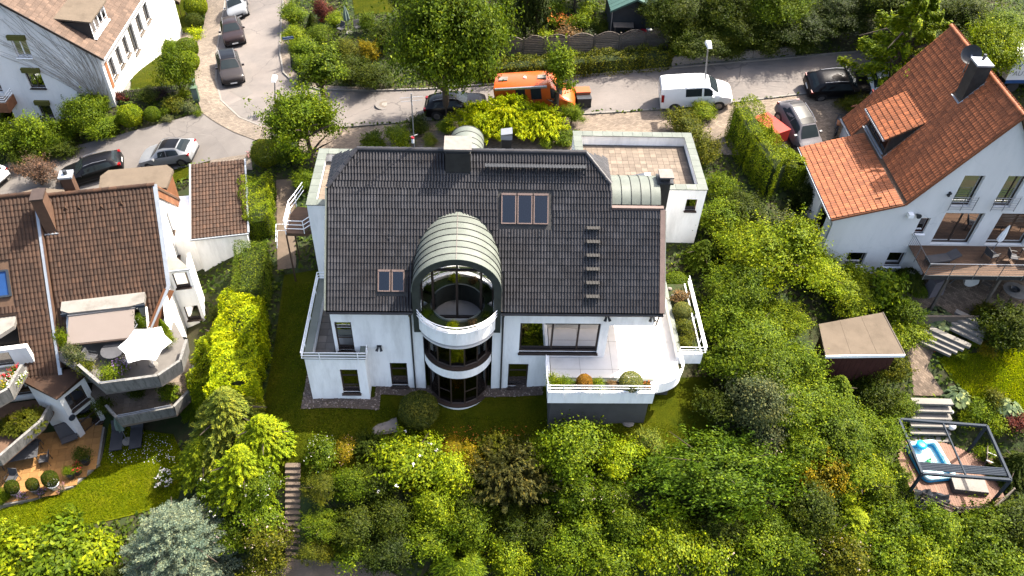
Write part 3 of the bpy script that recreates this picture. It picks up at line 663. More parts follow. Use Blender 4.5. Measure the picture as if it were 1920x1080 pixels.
ring(RB+.02, YC, HB, .22, .28, .4, 'frame_dark', 'bay_sill', H); ring(RB+.02, YC, HB, 3.36, 3.42, .4, 'frame_dark', 'bay_sill', H)
for z0, z1 in ((.28, 2.72), (3.42, 5.38)):
    pts = arcxy(RB-.22, YC, HB-.12, 7); fr = MB()
    for p in pts: fr.tube([(*p, z0), (*p, z1)], .05, 4)
    fr.tube([(*p, z0+.04) for p in pts], .045, 4); fr.tube([(*p, z1-.04) for p in pts], .045, 4)
    for j in (0, 1, 2, 4, 5, 6):
        zc = z0+(z1-z0)*.42 if z0 < 1 else z0+.5*(z1-z0)
        if j in (2, 4) and z0 < 1: fr.beam((*pts[j], zc), (*pts[j+1], zc), .06)
    bw = fr.build('bay_window', 'frame_dark', H)
    for a, b in zip(pts, pts[1:]):
        MB().hexa([(*a, z0), (*b, z0), (b[0], b[1]+.012, z0), (a[0], a[1]+.012, z0), (*a, z1), (*b, z1), (b[0], b[1]+.012, z1), (a[0], a[1]+.012, z1)]).build('pane', 'glass', bw)
    MB().prism(arcxy(RB-.4, YC, HB-.3, 10)+[(.4, .6), (-2.5, .6)], z0-.04, z0-.02).build('inner_sill', 'interior_wood', H)
    for x in (-2.2, .1): MB().box(x-.25, x+.25, .1, .14, z0, z1).build('curtain', 'curtain', H)
# balcony on top of the bay
RK, YK, HK = 2.18, .62, 2.08
ring(RK, YK, HK, 5.72, 6.72, .16, 'plaster', 'balcony_wall', H, 24); ring(RK-.17, YK, HK-.12, 6.5, 6.55, .62, 'soil', 'balcony_planter', H, 24)
ring(RK-.8, YK, 1.2, 5.5, 6.66, .07, 'copper', 'planter_rim', H, 20)
MB().prism(arcxy(RK-.05, YK, HK-.05, 20)+[(BX+1.9, .6), (BX-1.9, .6)], 5.40, 5.50).build('balcony_floor', 'floor_white', H)
arcr = arcxy(RK+.06, YK, HK, 20); railing(H, arcr, 6.6, (.10, .30, .50), post=1.1, r=.024)
# annexe with roof terrace on the left
AX0, AX1, AY0, AY1 = -8.92, -5.83, -.84, 4.95; mb = MB()
wall(mb, (0, AY0, 0), X1, FN, AX0, AX1, -.8, 3.82, [(-7.23, -6.30, .96, 2.94)], .3)
wall(mb, (AX0, 0, 0), Y1, (-1, 0, 0), AY0+.3, AY1, -.8, 3.82, (), .3)
wall(mb, (AX1, 0, 0), Y1, (1, 0, 0), AY0+.3, 0, -.8, 3.82, (), .3); wall(mb, (0, AY1, 0), X1, (0, 1, 0), AX0+.3, -7.45, -.8, 3.82, (), .3)
mb.build('annexe_wall', 'plaster', H)
window(H, (0, AY0, 0), X1, FN, -7.23, -6.30, .96, 2.94, .12, .07, horiz=(.28, .68), curtain=.6)
mb = MB(); e = .05
mb.box(AX0-e, AX1+e, AY0-e, AY0+.36, 3.82, 3.87); mb.box(AX0-e, AX0+.36, AY0+.36, AY1+e, 3.82, 3.87); mb.box(AX1-.3, AX1+e, AY0+.36, -.01, 3.82, 3.87); mb.box(AX0+.36, -7.46, AY1-.3, AY1+e, 3.82, 3.87)
mb.build('coping', 'copper', H)
MB().box(AX0+.3, -7.46, AY0+.3, AY1-.3, 2.9, 3.04).build('terrace_floor', 'render_grey', H); MB().box(-7.46, AX1-.3, AY0+.3, -.005, 2.9, 3.04).build('terrace_floor', 'render_grey', H)
for i in range(3):
    for j in range(11):
        x = AX0+.33+i*.48; y = AY0+.34+j*.48
        if y+.46 < AY1-.3 and (x+.46 < -7.47 or y+.46 < -.01): MB().box(x, x+.46, y, y+.46, 3.045, 3.075).build('paving_slab', 'slab_grey', H)
railing(H, [(AX0-.1, AY1, 3.87), (AX0-.1, AY0-.1, 3.87), (AX1+.1, AY0-.1, 3.87), (AX1+.1, AY0+.45, 3.87)], 3.87, (.1, .3, .52), 1.9, .024, down=.35)
railing(H, [(-7.5, AY1+.05, 3.87), (AX0-.1, AY1, 3.87)], 3.87, (.1, .3, .52), 1.9, .024, down=.2)
# right terrace with planter parapet
TZ = 3.1
cz = [(9.05+1.6*math.sin(t), -.85-1.05*math.cos(t)) for t in np.linspace(0.05, 1.45, 10)]
fl_ = [(3.85, -1.72), (9.05, -1.85)]+cz+[(10.72, .2), (10.55, 4.2), (9.06, 4.2), (9.06, 3.4), (6.75, 3.4), (6.75, 0), (3.85, 0)]
MB().prism(fl_, TZ-.3, TZ).build('terrace_floor', 'floor_white', H)
MB().box(3.82, 8.95, -2.4, -.02, -.8, 2.45).build('terrace_plinth', 'render_grey', H); MB().box(8.95, 10.4, -.8, 3.2, -.8, 2.78).build('terrace_plinth', 'render_grey', H)
mb = MB(); mb.box(3.62, 9.08, -2.62, -2.45, 2.5, 3.38); mb.box(3.62, 3.78, -2.45, -.01, 2.5, 3.38); mb.box(3.78, 9.08, -1.86, -1.72, 2.8, 3.42); mb.box(8.94, 9.08, -2.45, -1.86, 2.5, 3.38); mb.box(3.78, 8.94, -2.45, -1.86, 2.46, 2.56)
mb.build('planter_wall', 'plaster', H); MB().box(3.78, 8.94, -2.45, -1.86, 2.56, 3.33).build('planter_soil', 'soil', H)
MB().box(3.7, 9.1, -1.88, -1.70, 3.42, 3.46).build('coping', 'copper', H)
cb = MB()
for a, b in zip(cz, cz[1:]):
    n_ = lambda p: np.array((p[0]-9.05, p[1]+.85))/np.linalg.norm((p[0]-9.05, p[1]+.85))
    a2 = np.array(a)+n_(a)*.14; b2 = np.array(b)+n_(b)*.14
    cb.hexa([(*a2, 2.6), (*b2, 2.6), (*b, 2.6), (*a, 2.6), (*a2, 3.35), (*b2, 3.35), (*b, 3.35), (*a, 3.35)])
cb.build('terrace_parapet', 'plaster', H, 30)
mb = MB(); mb.box(10.62, 12.0, -.12, .03, 2.75, 3.55); mb.box(11.88, 11.96, .03, 5.2, 2.75, 3.55); mb.box(10.62, 10.76, .03, 5.2, 2.75, 3.68); mb.box(10.76, 11.86, .03, 5.2, 2.75, 2.9); mb.build('planter_wall', 'plaster', H)
MB().box(10.76, 11.86, .03, 5.2, 2.9, 3.5).build('planter_soil', 'soil', H); MB().box(10.6, 10.8, -.1, 5.2, 3.68, 3.72).build('coping', 'copper', H)
railing(H, [(3.55, -.7, 3.5), (3.55, -2.7, 3.5), (9.16, -2.7, 3.5), (9.16, -1.95, 3.4)]+[(p[0]+.12, p[1]-.1, 3.35) for p in cz]+[(10.66, -.2, 3.5)], 3.5, (.12, .34, .56), 1.75, .025, down=.42)
railing(H, [(10.66, -.2, 3.6), (12.08, -.2, 3.6), (12.08, 5.2, 3.6)], 3.6, (.15, .36, .58), 1.7, .025, down=.3)
for x in (5.4, 7.1, 8.8): MB().box(x, x+.014, -1.7, -.01 if x < 6.75 else 3.38, TZ, TZ+.003).build('floor_joint', 'concrete_plain', H)
for y in (-.85, 1.1): MB().box(6.78 if y > 0 else 3.88, 10.4, y, y+.014, TZ, TZ+.003).build('floor_joint', 'concrete_plain', H)
# spot lights under the eaves
for x, z in ((-5.15, 3.9), (6.55, 6.35), (8.85, 6.35)):
    sp = MB().box(x-.12, x+.12, -.06, 0, z-.05, z+.05)
    for s in (-1, 1): sp.tube([(x+s*.05, -.08, z), (x+s*.13, -.28, z-.14)], [.045, .085], 8)
    sp.build('spot_light', 'dark_metal', H)
MB().box(6.98, 7.04, -.03, -.001, 4.1, 4.3).build('switch_box', 'dark_metal', H) if False else None
# skylights
def skylight(x0, x1, y0, y1):
    n = np.array((0, -S2, S2)); u = np.array((1., 0, 0)); c = np.array(((x0+x1)/2, (y0+y1)/2, ZR((y0+y1)/2)))+n*.07; hx, hy = (x1-x0)/2, (y1-y0)/2/S2
    f = MB(); t = .055
    for s in (-1, 1): f.obox(c+u*s*(hx-t/2), u, VS, n, t/2, hy, .07); f.obox(c+VS*s*(hy-t/2), u, VS, n, hx-t, t/2, .07)
    f.obox(c+VS*(hy-.0), u, VS, n, hx, .05, .085)
    o = f.build('skylight', 'brown_metal', roof); MB().obox(c, u, VS, n, hx-t, hy-t, .012).build('pane', 'glass_roof', roof)
    MB().obox(c-n*.11-VS*.0, u, VS, n, hx+.08, hy+.08, .03).build('flashing', 'frame_dark', roof)
for i in range(3): skylight(1.09+i*.80, 1.09+i*.80+.74, 2.66, 3.70)
for i in range(2): skylight(-4.95+i*.68, -4.95+i*.68+.62, .25, .98)
# roof steps, snow guard, roof hooks
for i in range(6):
    y = .10+i*(2.40/5); z = ZR(y); st = MB()
    st.box(5.33, 6.0, y-.20, y+.02, z+.17, z+.20)
    for x in (5.4, 5.93): st.beam((x, y+.02, z+.03), (x, y-.12, z+.17), .03); st.beam((x, y-.2, z-.1), (x, y-.2, z+.17), .03)
    for k in range(5): st.box(5.34+k*.15, 5.36+k*.15, y-.2, y+.02, z+.2, z+.22)
    st.build('roof_step', 'step_metal', roof)
sg = MB(); y = 4.62; z = ZR(y)
sg.box(.25, 5.25, y-.28, y-.02, z+.24, z+.27); 
for k in range(34): sg.box(.27+k*.15, .31+k*.15, y-.29, y-.01, z+.27, z+.30)
for k in range(9): sg.beam((.4+k*.6, y, z), (.4+k*.6, y-.25, z+.25), .05); sg.beam((.4+k*.6, y-.25, z-.2), (.4+k*.6, y-.25, z+.25), .05)
sg.build('snow_grating', 'dark_metal', roof)
for px, py in ((672, 304), (730, 305), (787, 305), (956, 303), (1013, 304), (1070, 303), (674, 445), (730, 447), (955, 445), (1011, 444), (1067, 445)):
    d = ray(px, py); tt = (7.43+CAM[1]-CAM[2])/(d[2]-d[1]); p = CAM+d*tt; hk = MB(); hk.beam(p+(0, 0, .04), p+VS*.16+np.array((0, 0, .13)), .06, .03); hk.beam(p+(0, 0, .04), p+np.array((0, -.09, .10)), .06, .05); hk.build('roof_hook', 'dark_metal', roof)
# chimneys
ch = MB(); ch.box(-1.68, -.45, 4.42, 5.45, 11.5, 12.95); ch.box(-1.70, -.43, 4.40, 5.47, 12.95, 13.02); chim = ch.build('chimney', 'cladding', H)
MB().box(-1.66, -.47, 4.45, 5.42, 13.02, 13.2).build('flue', 'dark_metal', chim); MB().box(-1.74, -.39, 4.36, 5.5, 13.2, 13.3).build('cap_slab', 'stone_cap', chim)
ch = MB().box(1.10, 1.62, 6.6, 7.1, 10, 12.35); chim = ch.build('chimney', 'cladding', H); MB().box(1.07, 1.65, 6.57, 7.13, 12.35, 12.6).build('cap', 'zinc', chim); MB().prism([(1.07, 6.57), (1.65, 6.57), (1.65, 7.13), (1.07, 7.13)], 12.6, lambda x, y: 12.65+.1*(x > 1.3)).build('cap_slab', 'metal_grey', chim)
ch = MB().hexa([(9.1, 4.6, 7), (9.75, 4.6, 7), (9.75, 5.3, 7), (9.1, 5.3, 7), (9.15, 4.65, 11.2), (9.7, 4.65, 11.2), (9.7, 5.25, 11.2), (9.15, 5.25, 11.2)]); chim = ch.build('chimney', 'cladding', H)
MB().box(9.02, 9.83, 4.55, 5.35, 11.2, 11.3).build('collar', 'dark_metal', chim); MB().box(9.2, 9.65, 4.7, 5.2, 11.3, 11.55).build('flue', 'cladding', chim); MB().box(9.08, 9.8, 4.58, 5.32, 11.55, 11.63).build('cap_slab', 'stone_cap', chim)
# rear barrel dormer (top shows behind the ridge) and side barrel on the right
def vaultX(x0, x1, yc, zc, r, nb, t0, t1_, mat='copper'):
    for i in range(nb):
        a, b = x0+(x1-x0)*i/nb, x0+(x1-x0)*(i+1)/nb; A = [(a, yc-r*math.cos(t0+(t1_-t0)*k/20), zc+r*math.sin(t0+(t1_-t0)*k/20)) for k in range(21)]; B = [(b, p[1], p[2]) for p in A]
        mb = MB(); mb.cur = random.random(); mb.strip(A, B); mb.build('copper_band', mat, H, 40)
        if i: S = MB(); S.tube([(a, yc+(p[1]-yc)*1.01, zc+(p[2]-zc)*1.01) for p in A], .018, 4); S.build('seam', 'cladding', H)
    for x in (x0, x1): MB().prism([(yc-r*math.cos(t0+(t1_-t0)*k/20), zc+r*math.sin(t0+(t1_-t0)*k/20)) for k in range(21)]+[(yc+r*.98, zc-1.2), (yc-r*.98, zc-1.2)], -.01, .01, Matrix(((0, 0, 1, x), (1, 0, 0, 0), (0, 1, 0, 0), (0, 0, 0, 1)))).build('vault_end', 'copper', H)
vaultX(6.66, 9.12, 4.78, 9.72, 1.5, 5, .68, math.pi-.1)
MB().box(6.7, 9.1, 3.35, 6.25, 7.5, 9.7).build('stair_tower', 'plaster', H)
ry, rr_, rz_, rx = 7.2, .92, 10.55, -.70
for i in range(5):
    a, b = ry-.6+i*.5, ry-.6+(i+1)*.5; A = [(rx+rr_*math.cos(math.pi*k/20), a, rz_+rr_*math.sin(math.pi*k/20)) for k in range(21)]; B = [(p[0], b, p[2]) for p in A]
    MB().strip(A, B).build('copper_band', 'copper', H, 40); MB().tube([(rx+(p[0]-rx)*1.01, b, rz_+(p[2]-rz_)*1.01) for p in A], .02, 4).build('seam', 'cladding', H)
# flat-roofed wings with copper copings
def wing(x0, x1, y0, y1, ztop, zf, holes, slabmat, sl, skip=(), rows_=None):
    mb = MB(); wall(mb, (0, y0, 0), X1, FN, x0, x1, -.8, ztop, holes, .34); wall(mb, (0, y1, 0), X1, (0, 1, 0), x0, x1, -.8, ztop, (), .34)
    wall(mb, (x0, 0, 0), Y1, (-1, 0, 0), y0+.34, y1-.34, -.8, ztop, (), .34); wall(mb, (x1, 0, 0), Y1, (1, 0, 0), y0+.34, y1-.34, -.8, ztop, (), .34); mb.build('wing_wall', 'plaster', H)
    MB().box(x0+.34, x1-.34, y0+.34, y1-.34, zf-.3, zf).build('flat_roof', 'render_grey', H)
    cw = .46; z = ztop
    def run(a, b, fix, along):
        k = max(1, int(round((b-a)/.62)))
        for i in range(k):
            p, q = a+(b-a)*i/k+.008, a+(b-a)*(i+1)/k-.008; m_ = MB(); m_.cur = random.random()
            (m_.box(p, q, fix[0], fix[1], z, z+.05) if along == 'x' else m_.box(fix[0], fix[1], p, q, z, z+.05)); m_.build('coping_sheet', 'copper', H)
    if 'f' not in skip: run(x0-.05, x1+.05, (y0-.05, y0+cw), 'x')
    run(x0-.05, x1+.05, (y1-cw, y1+.05), 'x')
    if 'l' not in skip: run(y0+cw, y1-cw, (x0-.05, x0+cw), 'y')
    if 'r' not in skip: run(y0+cw, y1-cw, (x1-cw, x1+.05), 'y')
    nx, ny = int((x1-x0-.8)/sl), int((y1-y0-.8)/sl)
    for i in range(nx):
        for j in range(ny):
            MB().box(x0+.4+i*sl+.006, x0+.4+(i+1)*sl-.006, y0+.4+j*sl+.006, y0+.4+(j+1)*sl-.006, zf, zf+.03+random.random()*.006).build('paving_slab', slabmat, H)
wing(5.8, 13.15, 8.97, 14.6, 7.45, 6.75, [(12.1, 12.75, 5.9, 6.75)], 'slab', .36)
window(H, (0, 8.97, 0), X1, FN, 12.1, 12.75, 5.9, 6.75, .1, .05)
wing(-9.5, -7.2, 7.12, 12.3, 7.45, 6.85, (), 'slab', .40, skip=('r',))
# outside stair and landing on the left
LZ = 4.3
lp = [Wz(x, y, LZ)[:2] for x, y in ((536, 437), (571, 438), (583, 400), (574, 388), (556, 386), (545, 400))]
MB().prism([tuple(p) for p in lp], LZ-.22, LZ-.04).build('stair_landing', 'wood_brown', H)
for i in range(7):
    t = i/7; a = np.array(lp[0])*(1-t)+np.array(lp[5])*t; b = np.array(lp[1])*(1-t)+np.array(lp[2])*t; t2 = (i+.94)/7; c = np.array(lp[1])*(1-t2)+np.array(lp[2])*t2; d_ = np.array(lp[0])*(1-t2)+np.array(lp[5])*t2
    MB().prism([tuple(a), tuple(b), tuple(c), tuple(d_)], LZ-.04, LZ).build('plank', 'wood_brown', H)
p0 = np.array([*lp[1], LZ]); d0 = np.array((.92, .25, 0)); s0 = np.array((-.25, .92, 0))
for i in range(8):
    q = p0+d0*(.30*i+.1)+(0, 0, .17*(i+1)); MB().obox(q+s0*.5, d0, s0, (0, 0, 1), .15, .5, .02).build('tread', 'wood_brown', H)
MB().beam(p0+(0, 0, -.15), p0+d0*2.4+(0, 0, 1.25), .06, .25).build('stringer', 'wood_brown', H)
for h in (.35, .65, .95):
    MB().tube([(*lp[5], LZ+h), (*lp[0], LZ+h), (*lp[1], LZ+h), p0+d0*2.4+(0, 0, 1.36+h)], .024, 6).build('rail', 'metal_white', H)
    MB().tube([(*lp[5], LZ+h), (*lp[4], LZ+h), (*Wz(572, 372, LZ)[:2], LZ+h+.3)], .024, 6).build('rail', 'metal_white', H)
for p in (lp[0], lp[1], lp[5], lp[4], (np.array(lp[0])+lp[5])/2): MB().tube([(*p, LZ-.1), (*p, LZ+.95)], .024, 6).build('post', 'metal_white', H)
MB().tube([(*lp[0], LZ-4.3), (*lp[0], LZ-.2)], .05, 6).build('support', 'wood_brown', H); MB().tube([(*lp[5], LZ-4.3), (*lp[5], LZ-.2)], .05, 6).build('support', 'wood_brown', H)
q0 = np.array([*lp[0], LZ])
for h in (.4, .9): MB().tube([q0+(0, .8, h-.9), q0+(-.75, .9, h-1.0), q0+(-.7, .0, h-1.6)], .022, 6).build('rail', 'metal_white', H)
# antenna mast on the ridge
an = thing('antenna_mast', 'thin television antenna mast with cross bars standing on the ridge of the black roof', 'antenna', (-3.23, 5.25, 12.5))
MB().tube([(0, 0, 0), (0, 0, 3.3)], .028, 6).build('mast', 'metal_grey', an)
for z, a, l in ((3.1, .2, .55), (2.9, .2, .5), (2.85, 1.77, .35), (.95, .5, .2)): MB().tube([(-l*math.cos(a), -l*math.sin(a), z), (l*math.cos(a), l*math.sin(a), z)], .014, 4).build('bar', 'metal_grey', an)
MB().tube([(-.05, -.03, .55), (-.05, -.03, .8)], .07, 8).build('amplifier', 'white_plastic', an); MB().tube([(-.05, -.03, .8), (-.05, -.03, .88)], .075, 8).build('amplifier_top', 'flower_red', an)
MB().tube([(0, -.05, -.1), (0, -.75, -.72)], .02, 5).build('boom', 'flower_blush', an)
for k in range(5): MB().tube([(-.18, -.15-k*.13, -.18-k*.12), (.18, -.15-k*.13, -.18-k*.12)], .01, 4).build('element', 'metal_grey', an)
# ================================================================== right neighbour: white house with orange tiles
N = thing('house', 'white gabled house with orange clay tile roof and shed dormer at the right edge', 'house', (29, 13, 0), world=True)
YF, YB, YB2 = 8.5, 15.7, 18.4; EX, EZ, KX, KZ, RX, RZ = 20.84, 5.82, 24.84, 7.06, 28.98, 13.1
sU = (RZ-KZ)/(RX-KX); prof = [(EX+.25, EZ-.1), (KX, KZ-.16), (RX, RZ-.2), (33.1, 7.0), (37.1, 5.8)]
mb = MB(); fh = [(27.64, 28.84, 6.72, 8.98), (30.18, 31.3, 6.72, 9.0), (27.66, 30.07, 3.75, 6.22), (31.07, 33.5, 3.75, 6.24), (26.32, 26.92, 4.6, 5.8), (22.88, 24.04, 1.83, 2.95), (25.44, 26.5, 1.83, 3.0), (28.2, 30.2, .9, 3.2), (31.2, 33.2, .9, 3.2)]
wall(mb, (0, 8.7, 0), X1, FN, EX+.25, 37.1, -.8, prof, fh, .32)
wall(mb, (EX+.25, 0, 0), Y1, (-1, 0, 0), 9.02, YB-.2, -.8, EZ-.12, [(9.6, 10.9, 3.6, 5.1)], .3)
wall(mb, (0, YB-.2, 0), X1, (0, 1, 0), EX+.25, KX, -.8, [(EX+.25, EZ-.1), (KX, KZ-.16)], (), .3); wall(mb, (24.5, 0, 0), Y1, (-1, 0, 0), YB-.2, YB2-.2, -.8, 6.3, [(16.2, 17.2, 4.2, 5.6)], .3)
wall(mb, (0, YB2-.2, 0), X1, (0, 1, 0), 24.8, 33.2, -.8, [(24.8, 6.7), (RX, RZ-.2), (33.2, 6.9)], (), .3); wall(mb, (37.1, 0, 0), Y1, (1, 0, 0), 9.02, YB, -.8, 5.8, (), .3)
mb.build('wall', 'plaster_old', N)
MB().box(21.4, 36.7, 9.05, YB-.5, 3.45, 3.65).build('inner_floor', 'interior', N); MB().box(24.9, 33, 12.2, 12.35, .5, 6.3).build('inner_wall', 'interior', N); MB().box(27.2, 31.5, 9.9, 10.0, 6.4, 9.3).build('inner_wall', 'interior', N); MB().box(21.5, 36.5, 11.0, 11.1, .3, 6.0).build('inner_wall', 'interior', N)  # attic partition added to block leaking light and keep the gable windows dark
O8 = (0, 8.7, 0)
window(N, O8, X1, FN, 27.64, 28.84, 6.72, 8.98, .2, .07, vert=(.97,), sill=False); window(N, O8, X1, FN, 30.18, 31.3, 6.72, 9.0, .2, .07, vert=(.6,), sill=False)
window(N, O8, X1, FN, 27.66, 30.07, 3.75, 6.22, .2, .09, vert=(.5,), sill=False, fmat='frame_dark'); window(N, O8, X1, FN, 31.07, 33.5, 3.75, 6.24, .2, .09, vert=(.5,), sill=False)
for k in range(9): MB().box(31.15, 33.4, 8.84, 8.87, 5.15+k*.12, 5.22+k*.12).build('blind_slat', 'wood_brown', N)
window(N, O8, X1, FN, 26.32, 26.92, 4.6, 5.8, .15, .07, smat='metal_white', fmat='wood_red'); window(N, O8, X1, FN, 22.88, 24.04, 1.83, 2.95, .18, .07, smat='metal_white'); window(N, O8, X1, FN, 25.44, 26.5, 1.83, 3.0, .18, .07, smat='metal_white')
window(N, O8, X1, FN, 28.2, 30.2, .9, 3.2, .2, .09, vert=(.5,), sill=False); window(N, O8, X1, FN, 31.2, 33.2, .9, 3.2, .2, .09, vert=(.5,), sill=False)
window(N, (EX+.25, 0, 0), Y1, (-1, 0, 0), 9.6, 10.9, 3.6, 5.1, .15, .08, fmat='wood_red'); window(N, (24.5, 0, 0), Y1, (-1, 0, 0), 16.2, 17.2, 4.2, 5.6, .1, .08, fmat='metal_white')
zl = lambda x, y: EZ+(x-EX)*.31; zu = lambda x, y: KZ+(x-KX)*sU; zo = lambda x, y: RZ-(x-RX)*sU
rb = MB(); rb.prism([(EX, YF), (KX, YF), (KX, YB), (EX, YB)], lambda x, y: zl(x, y)-.14, zl); rb.prism([(KX, YF), (RX, YF), (RX, YB2), (24.34, YB2), (24.34, YB), (KX, YB)], lambda x, y: zu(x, y)-.16, zu)
rb.prism([(RX, YF), (33.5, YF), (33.5, YB2), (RX, YB2)], lambda x, y: zo(x, y)-.16, zo); nroof = rb.build('roof', 'wood_brown', N)
# lower slope: rows run along Y (u = -y), up the slope = +x
sl_ = math.sqrt(1+.31**2); VL = np.array((1/sl_, 0, .31/sl_)); UL = np.array((0, -1., 0)); gl_ = .335
tiles(nroof, (EX-.05, YB, EZ-.015), UL, VL, [(k*gl_, .03, YB-YF) for k in range(12)], .205, gl_, 'tile_orange', 1, .05, 300, None, 8, .05)
su_ = math.sqrt(1+sU**2); VU = np.array((1/su_, 0, sU/su_))
DM = (24.9, 26.95, 12.95, 16.2)
def okn(u, v):
    x = KX+v/su_; y = YB2-u
    if y > YB-.05: pass
    if DM[2]-.1 < y < DM[3]+.1 and x < 26.5: return False
    if 12.35 < y < 13.4 and 27.8 < x < 28.75: return False
    return True
tiles(nroof, (KX, YB2, KZ), UL, VU, [(k*gl_+.02-.9, .03, YB2-YF if k*gl_ > .85 else YB2-YB) for k in range(25)], .205, gl_, 'tile_orange', 1, .05, 0, okn, 9, .05)
caps((RX, YF, RZ+.03), (RX, YB2, RZ+.03), .13, .38, 'tile_orange', nroof)
for k in range(8): MB().tube([(KX+(RX-KX)*k/8, YF-.02, zu(KX+(RX-KX)*k/8, 0)-.04), (KX+(RX-KX)*(k+1)/8, YF-.02, zu(KX+(RX-KX)*(k+1)/8, 0)-.04)], .05, 5).build('verge_tile', 'tile_orange', nroof)
MB().beam((EX-.08, YF-.02, EZ-.06), (EX-.08, YB, EZ-.06), .12, .1).build('gutter', 'zinc', nroof); MB().beam((24.26, YB+.02, zu(24.3, 0)-.05), (24.26, YB2, zu(24.3, 0)-.05), .12, .1).build('gutter', 'zinc', nroof)
MB().beam((EX, YF-.03, EZ-.1), (KX, YF-.03, KZ-.1), .05, .14).build('verge_board', 'terracotta', nroof); MB().beam((KX, YF-.03, KZ-.1), (RX, YF-.03, RZ-.1), .05, .16).build('verge_board', 'terracotta', nroof)
MB().tube([(EX-.02, 8.62, EZ-.1), (EX+.2, 8.62, EZ-.5), (EX+.2, 8.62, 1.5)], .045, 8).build('downpipe', 'zinc', N)
# shed dormer
zd = lambda x, y: 8.55+(x-24.75)*.62
d = MB(); d.box(24.95, 25.05, DM[2], DM[3], 6.95, 7.3)
for y in (DM[2], DM[3]-.12): d.prism([(25.0, 7.1), (26.62, zu(26.62, 0)), (26.62, zd(26.62, 0)-.06), (25.0, zd(25, 0)-.1)], y, y+.12, Matrix(((1, 0, 0, 0), (0, 0, 1, 0), (0, 1, 0, 0), (0, 0, 0, 1))))
dorm = d.build('dormer', 'cladding', N)
window(N, (24.98, 0, 0), Y1, (-1, 0, 0), DM[2]+.12, DM[3]-.12, 7.3, 8.55, .03, .09, vert=(.33, .67), fmat='frame_dark', sill=True, smat='zinc', curtain=.3)
dr = MB().prism([(24.6, DM[2]-.12), (27.3, DM[2]-.12), (27.3, DM[3]+.1), (24.6, DM[3]+.1)], lambda x, y: zd(x, y)-.12, lambda x, y: zd(x, y)-.02).build('dormer_roof', 'wood_brown', N)
sd = math.sqrt(1+.62**2); VD = np.array((1/sd, 0, .62/sd))
tiles(dr, (24.58, DM[3]+.1, zd(24.58, 0)), UL, VD, [(k*gl_, 0, DM[3]-DM[2]+.24) for k in range(9)], .205, gl_, 'tile_orange', 1, .05, 120, None, 12, .05)
MB().beam((24.53, DM[2]-.12, zd(24.55, 0)-.04), (24.53, DM[3]+.1, zd(24.55, 0)-.04), .1, .1).build('gutter', 'zinc', dorm)
MB().beam((24.95, DM[2]-.16, 7.22), (26.95, DM[2]-.16, 10.15), .14, .03, (-1, 0, 1)).build('flashing', 'zinc', dorm); MB().beam((24.86, DM[2]-.15, 7.12), (24.86, DM[3]+.12, 7.12), .16, .04).build('flashing', 'zinc', dorm)
# chimney and dish
c = MB().box(27.85, 28.7, 12.42, 13.3, 11.0, 13.75); chm = c.build('chimney', 'cladding', N); MB().box(27.8, 28.75, 12.37, 13.35, 13.75, 13.85).build('cap', 'zinc', chm); MB().box(27.98, 28.55, 12.55, 13.15, 13.85, 13.87).build('flue_mouth', 'metal_white', chm); MB().tube([(28.35, 13.0, 13.8), (28.35, 13.0, 14.2)], .09, 8).build('flue', 'dark_metal', chm)
MB().beam((27.76, 12.34, zu(27.76, 0)+.08), (28.75, 12.34, zu(28.75, 0)+.08), .14, .03, (-1, 0, 1)).build('flashing', 'zinc', chm); MB().beam((27.76, 12.34, zu(27.76, 0)+.06), (27.76, 13.4, zu(27.76, 0)+.06), .14, .03).build('flashing', 'zinc', chm)
def dish(root, c, ax, r, mat='dark_metal'):
    ax = np.array(ax, float); ax /= np.linalg.norm(ax); s = np.cross(ax, (0, 0, 1)); s /= np.linalg.norm(s); u = np.cross(s, ax); c = np.array(c, float); m_ = MB(); vs = [c]
    for k in range(1, 4):
        for j in range(18): t = 2*math.pi*j/18; q = r*k/3; vs.append(c+(s*math.cos(t)+u*math.sin(t))*q+ax*(q*q/r*.35))
    fs = [(0, 1+j, 1+(j+1) % 18) for j in range(18)]+[(1+18*(k-1)+j, 1+18*(k-1)+(j+1) % 18, 1+18*k+(j+1) % 18, 1+18*k+j) for k in (1, 2) for j in range(18)]
    m_.add(vs, fs); o = m_.build('dish', mat, root, 60); MB().tube([c-u*r*.9+ax*.1, c+ax*r*.8-u*.1], .02, 5).build('feed_arm', 'metal_grey', root); MB().tube([c+ax*r*.72-u*.1, c+ax*r*.9-u*.1], .05, 6).build('receiver', 'metal_grey', root)
sd_ = thing('satellite_dish', 'dark grey satellite dish on a mast beside the ridge of the orange roof', 'satellite dish', (28.4, 14.3, 12.3))
MB().tube([(0, 0, 0), (0, 0, 1.1)], .035, 6).build('mast', 'metal_grey', sd_); dish(sd_, (-.1, -.1, 1.2), (-.35, -.75, .55), .55)
for px, py in ((1600, 205), (1650, 366)):
    p = Wz(px, py, 7.0); q = np.array((p[0], p[1], zl(p[0], 0) if p[0] < KX else zu(p[0], 0)))
    MB().tube([q+(-.2, 0, .06), q+(.15, 0, .16)], [.04, .09], 8).build('vent_tile', 'terracotta', nroof)
MB().box(25.35, 25.65, 8.4, 8.7, 6.0, 6.25).build('wall_lamp', 'metal_white', N); MB().tube([(25.95, 8.68, 6.1), (25.95, 8.4, 6.15)], [.05, .16], 10).build('wall_fan', 'dark_metal', N)
for z, x in ((8.15, 27.25), (8.0, 27.2)): MB().tube([(x, 8.7, z-.4), (x, 8.55, z-.4)], .08, 8).build('wall_socket', 'dark_metal', N)
